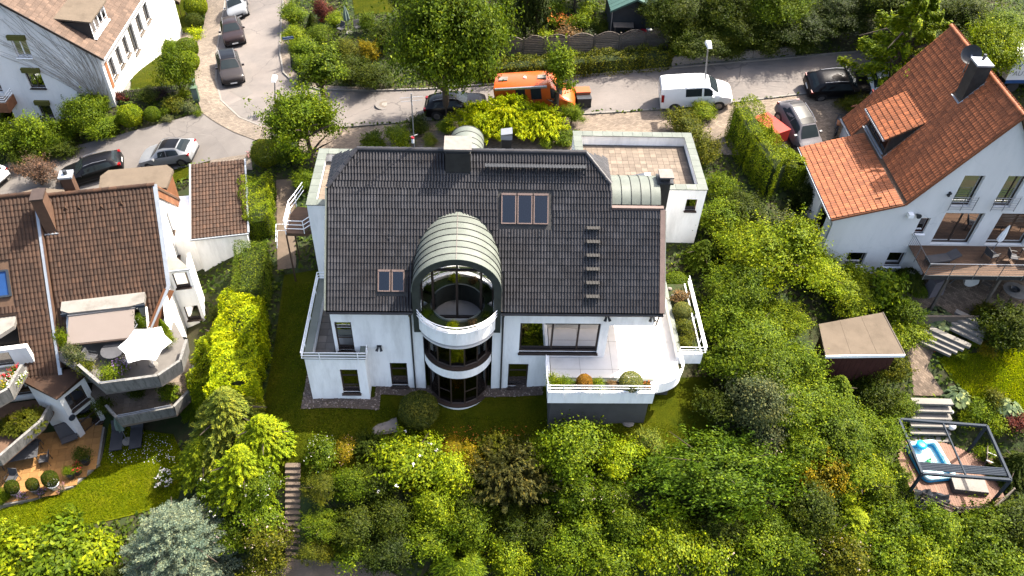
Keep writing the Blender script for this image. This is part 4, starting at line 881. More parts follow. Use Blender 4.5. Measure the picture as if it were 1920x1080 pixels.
# juliet rails and balcony
for x0, x1 in ((27.5, 28.95), (30.05, 31.45)):
    for k in range(6): MB().tube([(x0, 8.45, 6.72+k*.17), (x1, 8.45, 6.72+k*.17)], .018, 5).build('rail', 'metal_grey', N)
    for x in (x0, x1, (x0+x1)/2): MB().tube([(x, 8.45, 6.6), (x, 8.45, 7.62)], .022, 5).build('post', 'metal_grey', N)
BZ_ = 3.62; by = 6.0
for k in range(19): MB().box(26.4, 36.5, by+.05+k*.142, by+.05+k*.142+.13, BZ_-.06, BZ_).build('deck_board', 'wood_brown', N)
MB().box(26.35, 36.5, by, by+.04, BZ_-.28, BZ_+.02).build('balcony_edge', 'dark_metal', N)
for k in range(7):
    z = BZ_+.12+k*.15
    MB().tube([(26.3, 8.65, z), (26.3, by-.05, z), (36.5, by-.05, z)], .012 if k < 6 else .028, 5).build('rail', 'dark_metal' if k < 6 else 'metal_grey', N)
for x in (26.3, 27.8, 29.3, 30.8, 32.3, 33.8, 35.3): MB().tube([(x, by-.05, BZ_-.25), (x, by-.05, BZ_+1.03)], .025, 5).build('post', 'metal_grey', N)
MB().tube([(26.3, 7.4, BZ_-.2), (26.3, 7.4, BZ_+1.03)], .025, 5).build('post', 'metal_grey', N)
for x in (28.0, 31.2, 34.4): MB().box(x-.07, x+.07, by+.1, by+.24, .4, BZ_-.3).build('support_post', 'wood_grey', N)
surf('patio_right', [(25.2, 5.3), (36.5, 5.3), (36.5, 8.72), (25.2, 8.72)], 'pavers_patio', .08, px=False)
MB().box(26.5, 36.5, 5.15, 5.3, .3, 1.0).build('patio_edge', 'wood_grey', N)

# ---------------------------------------------------------------- chair / table builders
def chair(loc, rz, label, mat='dark_metal', seat='cushion', group=None, w_=.5, name='garden_chair', h=.44):
    t = thing(name, label, 'chair', loc, rz, group)
    MB().box(-w_/2, w_/2, -w_/2, w_/2, h-.03, h+.03).build('seat', seat, t); MB().hexa([(-w_/2, w_/2-.05, h+.03), (w_/2, w_/2-.05, h+.03), (w_/2, w_/2, h+.03), (-w_/2, w_/2, h+.03), (-w_/2, w_/2+.08, h+.5), (w_/2, w_/2+.08, h+.5), (w_/2, w_/2+.12, h+.5), (-w_/2, w_/2+.12, h+.5)]).build('backrest', seat, t)
    for sx in (-1, 1):
        for sy in (-1, 1): MB().tube([(sx*w_*.47, sy*w_*.47, h-.03), (sx*w_*.5, sy*w_*.52, 0)], .018, 5).build('leg', mat, t)
        MB().tube([(sx*w_*.52, -w_*.45, h), (sx*w_*.52, -w_*.45, h+.22), (sx*w_*.52, w_*.5, h+.24)], .018, 5).build('armrest', mat, t)
    return t
def table(loc, rz, lx, ly, label, mat='dark_metal', top='cushion', name='garden_table', rnd=False, h=.74):
    t = thing(name, label, 'table', loc, rz)
    (MB().lathe([(lx/2, h-.03), (lx/2, h)], n=28) if rnd else MB().box(-lx/2, lx/2, -ly/2, ly/2, h-.03, h)).build('table_top', top, t, 40)
    for sx in (-1, 1):
        for sy in (-1, 1): k = .3 if rnd else .45; MB().tube([(sx*lx*k, sy*ly*k, h-.03), (sx*lx*(k+.03), sy*ly*(k+.03), 0)], .025, 5).build('leg', mat, t)
    return t
# on the balcony
table((33.4, 7.3, BZ_+.001), 0, 1.3, .9, 'dark rectangular table on the balcony of the orange-roofed house')
chair((32.1, 7.3, BZ_+.001), 1.4, 'dark balcony chair at the left side of the balcony table'); chair((34.6, 7.3, BZ_+.001), -1.5, 'dark balcony chair at the right side of the balcony table')
chair((30.9, 7.5, BZ_+.001), 1.9, 'black rounded chair on the balcony beside the folded white parasol', w_=.6)
lt = thing('sun_lounger', 'black padded lounger on the wooden balcony near its left corner', 'sun lounger', (27.7, 7.2, BZ_+.001), .2); MB().box(-.9, .5, -.32, .32, .28, .38).build('mattress', 'cushion', lt); MB().hexa([(.5, -.32, .28), (1.1, -.32, .6), (1.1, .32, .6), (.5, .32, .28), (.5, -.32, .38), (1.05, -.32, .7), (1.05, .32, .7), (.5, .32, .38)]).build('backrest', 'cushion', lt)
for sx in (-.8, .45):
    for sy in (-.28, .28): MB().box(sx-.02, sx+.02, sy-.02, sy+.02, 0, .28).build('leg', 'dark_metal', lt)
def parasol_closed(loc, h, label, mat, tilt=(0, 0), r=.22, base=True):
    t = thing('closed_parasol', label, 'parasol', loc); tx, ty = tilt
    MB().tube([(0, 0, 0), (tx*h*.4, ty*h*.4, h*.4), (tx*h, ty*h, h)], .025, 6).build('pole', 'metal_grey', t)
    c_ = MB(); pr = [(.10, .45), (r, .5), (r*.85, .7), (r*.45, .88), (.03, 1)]; n = 12; vs = []
    for rr, f in pr:
        for k in range(n): a = 2*math.pi*k/n; q = rr*(1.15 if k % 2 else .75); vs.append((tx*h*f+q*math.cos(a), ty*h*f+q*math.sin(a), h*f))
    c_.add(vs, [(i*n+k, i*n+(k+1) % n, (i+1)*n+(k+1) % n, (i+1)*n+k) for i in range(len(pr)-1) for k in range(n)]); c_.build('canopy', mat, t)
    if base: MB().lathe([(.3, 0), (.28, .08)], n=16).build('base', 'concrete_plain', t)
parasol_closed((31.2, 8.0, BZ_+.001), 2.2, 'folded white parasol leaning by the balcony doors of the orange-roofed house', 'fabric_white', (.12, .05), .16)
# under the balcony on the patio
def onp(px, py): return G(px, py, .09)
p = onp(1747, 548); g_ = thing('covered_grill', 'grey cloth cover over a grill on the paved patio under the balcony', 'grill', p, .3)
MB().hexa([(-.55, -.4, 0), (.55, -.4, 0), (.55, .4, 0), (-.55, .4, 0), (-.42, -.28, 1.15), (.45, -.25, 1.25), (.4, .28, 1.2), (-.4, .25, 1.1)]).build('cover', 'fabric_grey', g_); MB().tube([(.45, 0, 1.0), (.75, .1, .9), (.8, .1, .85)], .03, 6).build('handle', 'dark_metal', g_)
p = onp(1895, 560); table(p, 0, 1.5, 1.5, 'round pale table with dark bowl on the patio under the balcony', 'wood_grey', 'concrete_plain', rnd=True)
b_ = tag(MB().lathe([(.05, 0), (.22, .02), (.3, .12), (.27, .12), (.2, .05)], n=16).build('bowl', 'dark_metal'), 'black bowl lying on the round patio table', 'bowl'); b_.location = (p[0]-.1, p[1], p[2]+.741)
p = onp(1810, 545); hc = thing('hanging_chair', 'cream cloth hammock chair hanging from its frame on the patio', 'hammock', p)
MB().tube([(-.55, .3, 1.75), (0, .3, 1.9), (.55, .3, 1.75)], .025, 6).build('spreader', 'wood_grey', hc)
hs = MB(); n = 10
for i in range(n):
    for j in range(n):
        u0, v0 = i/n, j/n; P = lambda u, v: ((u-.5)*.9, .3-.55*math.sin(math.pi*v)*.8, .45+1.0*abs(v-.35)**1.6*1.6+.25*(2*u-1)**2)
        hs.add([P(u0, v0), P(u0+1/n, v0), P(u0+1/n, v0+1/n), P(u0, v0+1/n)], [(0, 1, 2, 3)])
hs.build('sling', 'curtain', hc, 60)
for s in (-1, 1): MB().tube([(s*.5, .3, 1.76), (s*.45, .1, .9)], .012, 5).build('rope', 'fabric_white', hc); MB().tube([(s*.9, .5, 0), (0, .4, 2.05)], .03, 6).build('frame_leg', 'metal_grey', hc)
p = onp(1845, 540); chair(p, .8, 'weathered wooden armchair on the patio right of the hammock chair', 'wood_grey', 'wood_grey', w_=.55, name='wooden_armchair')

# ---------------------------------------------------------------- right garden: shed, steps, deck, pergola
S = thing('garden_shed', 'small dark red garden shed with flat grey felt roof among the trees', 'shed', (21.8, 2.6, -.6), world=True)
rp = [Wz(x, y, 2.3)[:2] for x, y in ((1535, 608), (1655, 586), (1697, 666), (1548, 668))]
MB().prism([tuple(q) for q in rp], 2.18, lambda x, y: 2.32).build('roof', 'felt', S)
cx_, cy_ = np.mean(rp, 0); ins = [(cx_+(q[0]-cx_)*.86, cy_+(q[1]-cy_)*.8) for q in rp]
for i in range(4):
    a, b = np.array(ins[i]), np.array(ins[(i+1) % 4]); k = int(np.linalg.norm(b-a)/.28)
    for j in range(k): u, v = a+(b-a)*j/k, a+(b-a)*(j+.96)/k; MB().beam((*u, .8), (*v, .8), .05, 2.76).build('wall_board', 'wood_red', S)
MB().beam((*rp[2], 2.25), (*rp[3], 2.25), .06, .2).build('fascia', 'metal_white', S); MB().beam((*rp[1], 2.25), (*rp[2], 2.25), .06, .2).build('fascia', 'frame_dark', S)
for i in (1, 2): a = np.array(rp[0])+(np.array(rp[1])-rp[0])*i/3; b = np.array(rp[3])+(np.array(rp[2])-rp[3])*i/3; MB().beam((*a, 2.325), (*b, 2.325), .09, .012).build('felt_seam', 'felt', S)
def stepsrow(name, label, pa, pb, n, zt, zb_, wd, mat='concrete_plain', tread=.4, thick=.16):
    """n single steps between photo points pa (top) and pb (bottom), wd = half-width vector in photo pixels"""
    A, B = Wz(*pa, zt), Wz(*pb, zb_); L = Wz(pa[0]-wd[0], pa[1]-wd[1], zt); Rr = Wz(pa[0]+wd[0], pa[1]+wd[1], zt); u = Rr-L; hw = np.linalg.norm(u)/2; u /= 2*hw; v = np.cross((0, 0, 1), u)
    t = thing(name, label, 'steps', (B[0], B[1], min(zb_, zt)-.2), world=True)
    for i in range(n):
        c = A+(B-A)*i/max(1, n-1); MB().obox(c-(0, 0, thick/2), u, v, (0, 0, 1), hw, tread/2, thick/2).build('step', mat, t)
    return t
stepsrow('garden_steps', 'upper flight of pale stone steps below the patio by the bushes', (1822, 596), (1812, 626), 4, .95, .35, (30, 14), tread=.36)
stepsrow('garden_steps', 'pale stone steps with red hose beside the big hosta plant', (1782, 631), (1746, 646), 4, .35, -.2, (38, 17), tread=.36)
stepsrow('garden_steps', 'broad pale stone steps leading down to the wooden deck', (1748, 752), (1742, 822), 6, -1.3, -3.2, (38, 1), tread=.42)
DZ = -3.25
dk = thing('wooden_deck', 'reddish wooden deck with rounded edge under the steel pergola frame', 'deck', (26.3, -3.5, DZ-.3), world=True)
dp = [Wz(x, y, DZ)[:2] for x, y in ((1690, 825), (1765, 828), (1830, 852), (1872, 890), (1885, 935), (1850, 958), (1785, 962), (1725, 935), (1700, 905), (1685, 860))]
dpn = np.array(dp); x = dpn[:, 0].min()
while x < dpn[:, 0].max():
    ys = []
    for a, b in zip(dp, dp[1:]+dp[:1]):
        if (a[0]-x)*(b[0]-x) < 0: ys.append(a[1]+(b[1]-a[1])*(x-a[0])/(b[0]-a[0]))
    if len(ys) >= 2 and max(ys)-min(ys) > .15: MB().box(x-.068, x+.068, min(ys), max(ys), DZ-.05, DZ).build('board', 'deck', dk)
    x += .145
railpts = [Wz(x, y, DZ)[:2] for x, y in ((1890, 930), (1855, 962), (1785, 966), (1722, 938))]
for h in (.25, .5, .75): MB().tube([(*q, DZ+h) for q in railpts], .045, 6).build('rail', 'wood_grey', dk)
for q in railpts: MB().tube([(*q, DZ-.6), (*q, DZ+.8)], .06, 6).build('post', 'wood_grey', dk)
pg = thing('pergola', 'dark blue-grey steel pergola frame with folded roof bars over the deck', 'pergola', (26.3, -3.2, DZ), world=True)
PZ = -.75; pc = [Wz(x, y, PZ) for x, y in ((1685, 786), (1850, 799), (1895, 900), (1729, 888))]
for i in range(4): MB().beam(pc[i], pc[(i+1) % 4], .13, .16).build('beam', 'anthracite', pg); MB().beam((pc[i][0], pc[i][1], DZ-.4), pc[i], .13, .13).build('post', 'anthracite', pg)
MB().beam((pc[0]+pc[1])*.5-(0, 0, .0), (pc[2]+pc[3])*.5, .07, .1).build('beam', 'anthracite', pg)
a, b = pc[3]+(pc[0]-pc[3])*.08, pc[2]+(pc[1]-pc[2])*.08
for k in range(5): o_ = (pc[0]-pc[3])*(.03*k); MB().tube([a+o_+(0, 0, -.02), b+o_+(0, 0, -.02)], .05, 6).build('folded_bar', 'anthracite', pg)
pl_ = thing('paddling_pool', 'blue and white inflatable paddling pool on the deck', 'paddling pool', Wz(1741, 868, DZ+.001), .12)
pth = [(.78*sx+.22*math.cos(t), 1.05*sy+.22*math.sin(t)) for sx, sy, t0 in ((.75, .85, 0), (-.75, .85, math.pi/2), (-.75, -.85, math.pi), (.75, -.85, 1.5*math.pi)) for t in np.linspace(t0, t0+math.pi/2, 6)]
for z, m_ in ((.12, 'pool_blue'), (.33, 'pool_light')): MB().tube([(x*1.05, y*1.05, z) for x, y in pth], .13, 8, True).build('ring', m_, pl_, 60)
MB().box(-.75, .75, -1.05, 1.05, .01, .05).build('floor', 'pool_light', pl_); MB().lathe([(.3, 0), (.33, .1), (.28, .2), (.15, .22)], (-.1, .98, .3), 12).build('headrest', 'pool_blue', pl_, 60)
tf = thing('pool_toy', 'small green toy floating in the paddling pool', 'toy', Wz(1740, 866, DZ+.08)); MB().lathe([(.02, 0), (.13, .05), (.12, .13), (.03, .18)], (0, 0, 0), 10).build('body', 'pool_green', tf, 60); MB().lathe([(.02, 0), (.08, .04), (.06, .1), (.01, .12)], (.1, .08, .12), 8).build('head', 'pool_green', tf, 60)
fp = thing('foam_mat', 'grey padded block lying on the deck beside the pool', 'mat', Wz(1812, 912, DZ+.001), -.12); MB().box(-.95, .95, -.55, .55, 0, .35).build('block', 'render_grey', fp); MB().box(-.93, .93, -.53, .53, .351, .40).build('lid', 'concrete_plain', fp)
tarp = thing('tarpaulin', 'crumpled dark blue tarpaulin hanging over the deck edge', 'tarpaulin', Wz(1745, 940, DZ)); m_ = MB(); rng = random.Random(4); n = 9
vt = {(i, j): ((i/n-.5)*1.9+rng.uniform(-.06, .06), (j/n-.5)*1.1-.35*(i/n)+rng.uniform(-.06, .06), .45-(1-j/n)*.9+rng.uniform(-.1, .12)) for i in range(n+1) for j in range(n+1)}
for i in range(n):
    for j in range(n): m_.add([vt[i, j], vt[i+1, j], vt[i+1, j+1], vt[i, j+1]], [(0, 1, 2, 3)])
m_.build('sheet', 'fabric_navy', tarp, 80)
dc = thing('deck_chair', 'slatted wooden deck chair with metal arms at the back of the deck', 'chair', Wz(1853, 870, DZ+.001), 1.1)
for k in range(8): MB().box(-.3, .3, -.45+k*.08, -.39+k*.08, .34+.01*k, .37+.01*k).build('slat', 'wood_brown', dc)
for k in range(8): MB().box(-.3, .3, .22+k*.035, .25+k*.035, .42+k*.085, .48+k*.085).build('slat', 'wood_grey', dc)
for s in (-.31, .31): MB().tube([(s, -.4, 0), (s, -.42, .55), (s, .35, .6)], .025, 6).build('armrest', 'metal_white', dc); MB().tube([(s, .2, 0), (s, .48, 1.1)], .025, 6).build('leg', 'wood_grey', dc)
for (x, y, r, lb) in ((1782, 803, .24, 'larger white globe lamp on the stone steps above the deck'), (1783, 774, .13, 'small white globe lamp beside the broad stone steps')):
    q = G(x, y, .3); gl2 = thing('globe_lamp', lb, 'lamp', q-(0, 0, .05)); MB().lathe([(r*math.sin(t), r-r*math.cos(t)) for t in np.linspace(.15, math.pi-.02, 9)], n=16).build('globe', 'white_plastic', gl2, 60); MB().lathe([(r*.4, -.1), (r*.4, .03)], n=10).build('foot', 'dark_metal', gl2)
hz = [G(x, y, .35) for x, y in ((1760, 605), (1752, 625), (1748, 645), (1755, 655), (1775, 650), (1790, 640), (1785, 630), (1765, 640), (1752, 660))]; tag(MB().tube(hz, .022, 6).build('garden_hose', 'hose_red'), 'red garden hose curling over the stone steps', 'hose')

# ================================================================== left neighbour, brown roofs (local frame: x along ridge, y uphill)
LH = thing('house', 'white and brown terraced house with brown tiled roof, awning and curved balconies on the left', 'house', (-18.91, 10.13, 0), math.radians(11))
sL = 1.044; zL = lambda y: 6.3+sL*y; DY = -4.45
lr = MB(); zf = lambda x, y: zL(y)
lr.prism([(-6.2, 0), (0, 0), (0, -4.1), (-1.4, -5.85), (-1.4, DY), (-5.6, DY), (-5.6, -5.6), (-6.2, -5.6)], lambda x, y: zL(y)-.2, zf)
lr.prism([(-14, .0), (-6.42, .0), (-6.42, -7.3), (-8.25, -7.3), (-8.25, -4.6), (-14, -4.6)], lambda x, y: zL(y)+.02, lambda x, y: zL(y)+.22)
lr.prism([(-14, 0), (0, 0), (0, 5.2), (-14, 5.2)], lambda x, y: 6.1-1.0*y, lambda x, y: 6.3-1.0*y)
lroof = lr.build('roof', 'wood_brown', LH)
q = math.sqrt(1+sL*sL); VL_ = np.array((0, 1/q, sL/q)); gl2_ = .335
def row(y, a, b): return a, b
rws = []
for k in range(26):
    v = k*gl2_; y = -5.85+(v+.17)/q
    if y > -.1: break
    if y < DY: rws += [(v, -6.17, -5.62)]; rws += [(v, -1.4+.1, min(-.05, -1.4+(y+5.85)/1.75*1.4))]
    else: rws.append((v, -6.17, -.06 if y > -4.1 else -1.4+(y+5.85)/1.75*1.4))
tiles(lroof, (0, -5.85, zL(-5.85)), (1, 0, 0), VL_, rws, .205, gl2_, 'tile_brown', 1, .055, 300, lambda u, v: not (-6.2 < u < -5.55 and -1.5 < -5.85+v/q < -.2), 21, .055)
rws = []
for k in range(32):
    v = k*gl2_; y = -7.3+(v+.17)/q
    if y > -.1: break
    rws.append((v, -8.2 if y < -4.6 else -14, -6.5))
tiles(lroof, (0, -7.3, zL(-7.3)+.22), (1, 0, 0), VL_, rws, .205, gl2_, 'tile_brown', 1, .055, 120, lambda u, v: not (-9.4 < u < -8.3 and -4.4 < -7.3+v/q < -2.4), 22, .055)
caps((-6.2, 0, 6.33), (0, 0, 6.33), .13, .4, 'tile_brown', lroof); caps((-14, 0, 6.55), (-6.5, 0, 6.55), .13, .4, 'tile_brown', lroof)
Rv = lambda x, y, dz=0: (x, y, zL(y)+dz)
MB().beam(Rv(.05, 0, .05), Rv(.05, -4.12, .05), .22, .14, (0, -1, 1)).build('verge_sheet', 'zinc', lroof); MB().beam(Rv(.05, -4.12, .05), Rv(-1.4, -5.87, .05), .2, .14, (0, -1, 1)).build('verge_sheet', 'zinc', lroof)
MB().beam(Rv(-6.36, 0, .22), Rv(-6.36, -7.3, .22), .2, .16, (0, -1, 1)).build('verge_sheet', 'zinc', lroof)
MB().beam(Rv(-6.27, .0, .0), Rv(-6.27, -6.8, .0), .06, .5, (0, -1, 1)).build('verge_shingles', 'chimney_brown', lroof)
MB().beam((-8.3, -7.36, zL(-7.3)+.15), (-6.3, -7.36, zL(-7.3)+.15), .16, .2).build('gutter', 'zinc', lroof)
MB().prism([(0.02, 0), (.02, -4.12), (-1.38, -5.85), (-1.38, -6.6), (.02, -5.1)], 1.0, lambda x, y: max(1.01, 0)+.01) if False else None
# gable wall with shingle fringe
mb = MB(); wall(mb, (-.15, 0, 0), Y1, X1, -6.6, 5.0, -5.6, [(-6.6, -.6), (-4.1, 1.75), (0, 6.0), (5.0, 1.0)], [(1.0, 1.5, 1.6, 3.2), (.2, .6, .2, 1.5)], .3); mb.build('wall', 'plaster', LH)
window(LH, (-.15, 0, 0), Y1, X1, 1.0, 1.5, 1.6, 3.2, .1, .06); window(LH, (-.15, 0, 0), Y1, X1, .2, .6, .2, 1.5, .1, .06)
for i in range(11): MB().beam((-.08, .1+i*.45, 5.85-i*.45), (-.08, .56+i*.45, 5.40-i*.45), .05, .7, (0, 0, 1)).build('shingle', 'shingle_orange', LH)
MB().beam((-.02, -4.12, 1.75), (-1.4, -5.9, -.1), .05, .9, (0, 0, 1)).build('shingle', 'shingle_orange', LH)
# oriel on the gable
ob = MB(); wall(ob, (0, -3.0, 0), X1, FN, -.1, 1.15, -4.5, 2.2, [(.12, .95, .75, 1.95), (.12, .95, -2.1, -.9)], .15); wall(ob, (1.15, 0, 0), Y1, X1, -2.85, -1.6, -4.5, 2.2, (), .15); ob.build('oriel', 'plaster', LH)
for z0, z1 in ((.75, 1.95), (-2.1, -.9)): window(LH, (0, -3.0, 0), X1, FN, .12, .95, z0, z1, .05, .06, curtain=.7, sill=True)
MB().prism([(-.1, -3.1), (1.25, -3.1), (-.1, -1.2)], 2.2, lambda x, y: 2.26+.0*x).build('oriel_roof', 'concrete_plain', LH)
MB().beam((-.1, -3.12, 2.25), (1.27, -3.12, 2.25), .08, .08).build('gutter', 'zinc', LH)
# front walls and inner floors
mb = MB(); wall(mb, (0, -5.2, 0), X1, FN, -6.2, -.45, -5.6, .2, [(-4.8, -2.2, -2.4, -.4), (-4.8, -1.2, -5.1, -3.0)], .3); wall(mb, (0, -4.5, 0), X1, FN, -5.6, -1.4, .2, 1.6, [(-5.0, -1.9, .35, 1.6)], .2)
for xx, nn in ((-5.6, (1, 0, 0)), (-1.4, (-1, 0, 0))): wall(mb, (xx, 0, 0), Y1, nn, -6.3, -4.5, -.5, [(-6.3, .2), (-4.5, 1.5)], (), .12)
wall(mb, (0, 5.0, 0), X1, (0, 1, 0), -14, -.45, -5.6, 1.0, (), .3); wall(mb, (-14, 0, 0), Y1, (-1, 0, 0), -4, 4.7, -5.6, [(-4, 2.), (0, 6), (4.7, 1.2)], (), .3)
mb.build('wall', 'plaster_old', LH)
window(LH, (0, -5.2, 0), X1, FN, -4.8, -2.2, -2.4, -.4, .1, .08, vert=(.5,)); window(LH, (0, -5.2, 0), X1, FN, -4.8, -1.2, -5.1, -3.0, .1, .08, vert=(.33, .67)); window(LH, (0, -4.5, 0), X1, FN, -5.0, -1.9, .35, 1.6, .1, .08, vert=(.33, .67))
MB().box(-13.6, -.5, -5.0, 4.6, -.2, -.02).build('inner_floor', 'interior', LH); MB().box(-13.6, -.5, -5.0, 4.6, -2.9, -2.7).build('inner_floor', 'interior', LH)
# dormer lid and awning
MB().prism([(-5.75, -4.4), (-1.25, -4.4), (-1.25, -5.15), (-2.0, -5.3), (-5.3, -5.25), (-5.75, -5.0)], lambda x, y: 1.72, lambda x, y: 1.95+.15*(y+5.2)).build('dormer_lid', 'concrete_plain', LH)
MB().beam((-5.75, -5.2, 1.78), (-1.25, -5.25, 1.78), .06, .2).build('dormer_edge', 'anthracite', LH)
aw = thing('awning', 'beige fabric awning extended over the upper balcony of the brown-roofed house', 'awning', (0, 0, 0)); aw.matrix_world = Matrix.Translation((-18.91, 10.13, 0)) @ Matrix.Rotation(math.radians(11), 4, 'Z')
MB().hexa([(-5.35, -7.0, 1.22), (-1.82, -7.1, 1.22), (-1.82, -5.3, 1.70), (-5.35, -5.3, 1.70), (-5.35, -7.0, 1.24), (-1.82, -7.1, 1.24), (-1.82, -5.3, 1.72), (-5.35, -5.3, 1.72)]).build('canopy', 'awning', aw)
MB().beam((-5.4, -7.08, 1.2), (-1.78, -7.18, 1.2), .08, .1).build('front_bar', 'frame_dark', aw); MB().box(-5.4, -1.78, -5.32, -5.2, 1.66, 1.8).build('cassette', 'metal_grey', aw)
for x in (-5.0, -2.2): MB().tube([(x, -5.25, 1.62), (x+.5, -6.2, 1.3), (x, -7.05, 1.15)], .03, 6).build('arm', 'metal_grey', aw)
# balconies: streaked concrete parapets
def parap(name, pts, zt, hgt, th=.16, lean=.12):
    n = len(pts)
    for i, (a, b) in enumerate(zip(pts, pts[1:])):
        a, b = np.array(a), np.array(b); d = (b-a)/np.linalg.norm(b-a); nn = np.array((d[1], -d[0]))
        A, B = a+nn*lean, b+nn*lean
        MB().hexa([(*a, zt-hgt), (*b, zt-hgt), (*(b-nn*th), zt-hgt), (*(a-nn*th), zt-hgt), (*A, zt), (*B, zt), (*(B-nn*th), zt), (*(A-nn*th), zt)]).build(name, 'concrete', LH)
up_ = [(-4.6, -8.4), (-3.3, -9.95), (-.4, -9.95), (.7, -9.1), (.95, -7.6)]; lo_ = [(-3.9, -9.2), (-3.2, -10.2), (-.25, -10.0), (.5, -9.0), (.62, -7.2)]
parap('balcony_parapet', up_, 1.05, .95); parap('balcony_parapet', lo_, -1.75, .85)
MB().prism(up_+[(.0, -5.25), (-6.15, -5.25), (-6.15, -7.0)], -.02, .12).build('balcony_floor', 'slab_grey', LH); MB().prism(lo_+[(.0, -5.25), (-5.2, -5.25), (-5.2, -7.6)], -2.75, -2.6).build('balcony_floor', 'slab', LH)
for i in range(12):
    for j in range(9):
        x, y = -3.6+i*.34, -9.6+j*.34
        if inpoly(np.array([x+.16]), np.array([y+.16]), lo_+[(.0, -5.25), (-4.0, -5.25)])[0]: MB().box(x, x+.325, y, y+.325, -2.6, -2.575).build('balcony_tile', 'slab', LH)
for h in (.08, .2): MB().tube([(-3.15, -10.3, -1.7+h), (-.3, -10.1, -1.7+h)], .025, 6).build('rail', 'metal_grey', LH)
MB().tube([(.6, -9.1, -1.6), (.75, -7.3, -1.6)], .03, 6).build('rail', 'metal_grey', LH); MB().tube([(-3.4, -10.05, 1.15), (-2.0, -10.05, 1.15)], .025, 6).build('rail', 'metal_grey', LH)
# left unit: slanted wall and its two balconies
mb = MB(); a45 = math.radians(46); U45 = np.array((math.cos(a45), math.sin(a45), 0)); N45 = np.array((math.sin(a45), -math.cos(a45), 0)); O45 = np.array((-6.38, -8.65, 0))
wall(mb, O45, U45, N45, 0, 1.75, -5.7, -1.2, [(.35, 1.5, -5.15, -3.3), (.3, 1.45, -2.85, -1.55)], .3); wall(mb, (-8.15, -7.45, 0), np.array((1.77, -1.2, 0))/2.138, np.array((-1.2, -1.77, 0))/2.138, 0, 2.138, -5.7, -1.2, (), .25); mb.build('wall', 'plaster_old', LH)
window(LH, O45, U45, N45, .35, 1.5, -5.15, -3.3, .12, .08, horiz=(.5,), curtain=.5); window(LH, O45, U45, N45, .3, 1.45, -2.85, -1.55, .12, .08, vert=(.35,), curtain=.6)
MB().prism([(-8.1, -7.3), (-6.42, -8.45), (-5.3, -7.3)], -5.6, -1.22).build('wall', 'plaster_old', LH); MB().prism([(-8.3, -7.35), (-6.38, -8.85), (-5.05, -7.35), (-5.05, -6.9), (-8.3, -6.9)], -1.2, lambda x, y: -1.12+.12*(y+8.9)).build('dark_shade_cover', 'tile_brown', LH)  # added dark cover: its colour stands in for shade under the eave
wl = thing('wall_disc', 'small round dark disc on the slanted white wall above the orange patio', 'disc', (0, 0, 0)); wl.matrix_world = LH.matrix_world.copy() if False else Matrix.Translation((-18.91, 10.13, 0)) @ Matrix.Rotation(math.radians(11), 4, 'Z')
c0 = O45+U45*.12+N45*.02+np.array((0, 0, -3.2)); MB().tube([c0, c0+N45*.08], .2, 14).build('disc', 'anthracite', wl)
up2 = [(-12.5, -8.6), (-9.6, -9.9), (-8.3, -9.0), (-7.9, -7.4)]; lo2 = [(-12.5, -11.0), (-9.4, -11.3), (-7.6, -9.2), (-7.3, -8.2)]
parap('balcony_parapet', up2, .55, .95); parap('balcony_parapet', lo2, -2.3, .85)
MB().prism(up2+[(-8.2, -6.0), (-12.5, -6)], -.5, -.38).build('balcony_floor', 'slab_grey', LH); MB().prism(lo2+[(-7.3, -7), (-12.5, -7)], -3.2, -3.05).build('balcony_floor', 'wood_brown', LH)
mb = MB(); wall(mb, (0, -6.6, 0), X1, FN, -12.5, -7.6, -5.6, 1.0, [(-12, -8.6, -.3, .8), (-12, -8.6, -3.0, -1.0), (-12, -8.4, -5.3, -3.4)], .3); mb.build('wall', 'plaster_old', LH)
for z0, z1 in ((-.3, .8), (-3.0, -1.0), (-5.3, -3.4)): window(LH, (0, -6.6, 0), X1, FN, -12, -8.6, z0, z1, .1, .08, vert=(.33, .67), sill=False)
MB().prism([(-8.25, -4.55), (-12.6, -4.55), (-12.6, -6.2), (-8.9, -6.0), (-8.25, -5.4)], 1.35, lambda x, y: 1.6).build('dormer_lid', 'concrete_plain', LH)
# skylight on the left roof
n_ = np.array((0, -sL/q, 1/q)); c_ = np.array((-8.85, -3.4, zL(-3.4)+.32)); f = MB()
for s in (-1, 1): f.obox(c_+np.array((s*.5, 0, 0)), (1, 0, 0), VL_, n_, .05, .75, .08); f.obox(c_+VL_*s*.72, (1, 0, 0), VL_, n_, .45, .05, .08)
f.build('skylight', 'anthracite', lroof); MB().obox(c_, (1, 0, 0), VL_, n_, .46, .68, .01).build('pane', 'blue', lroof)
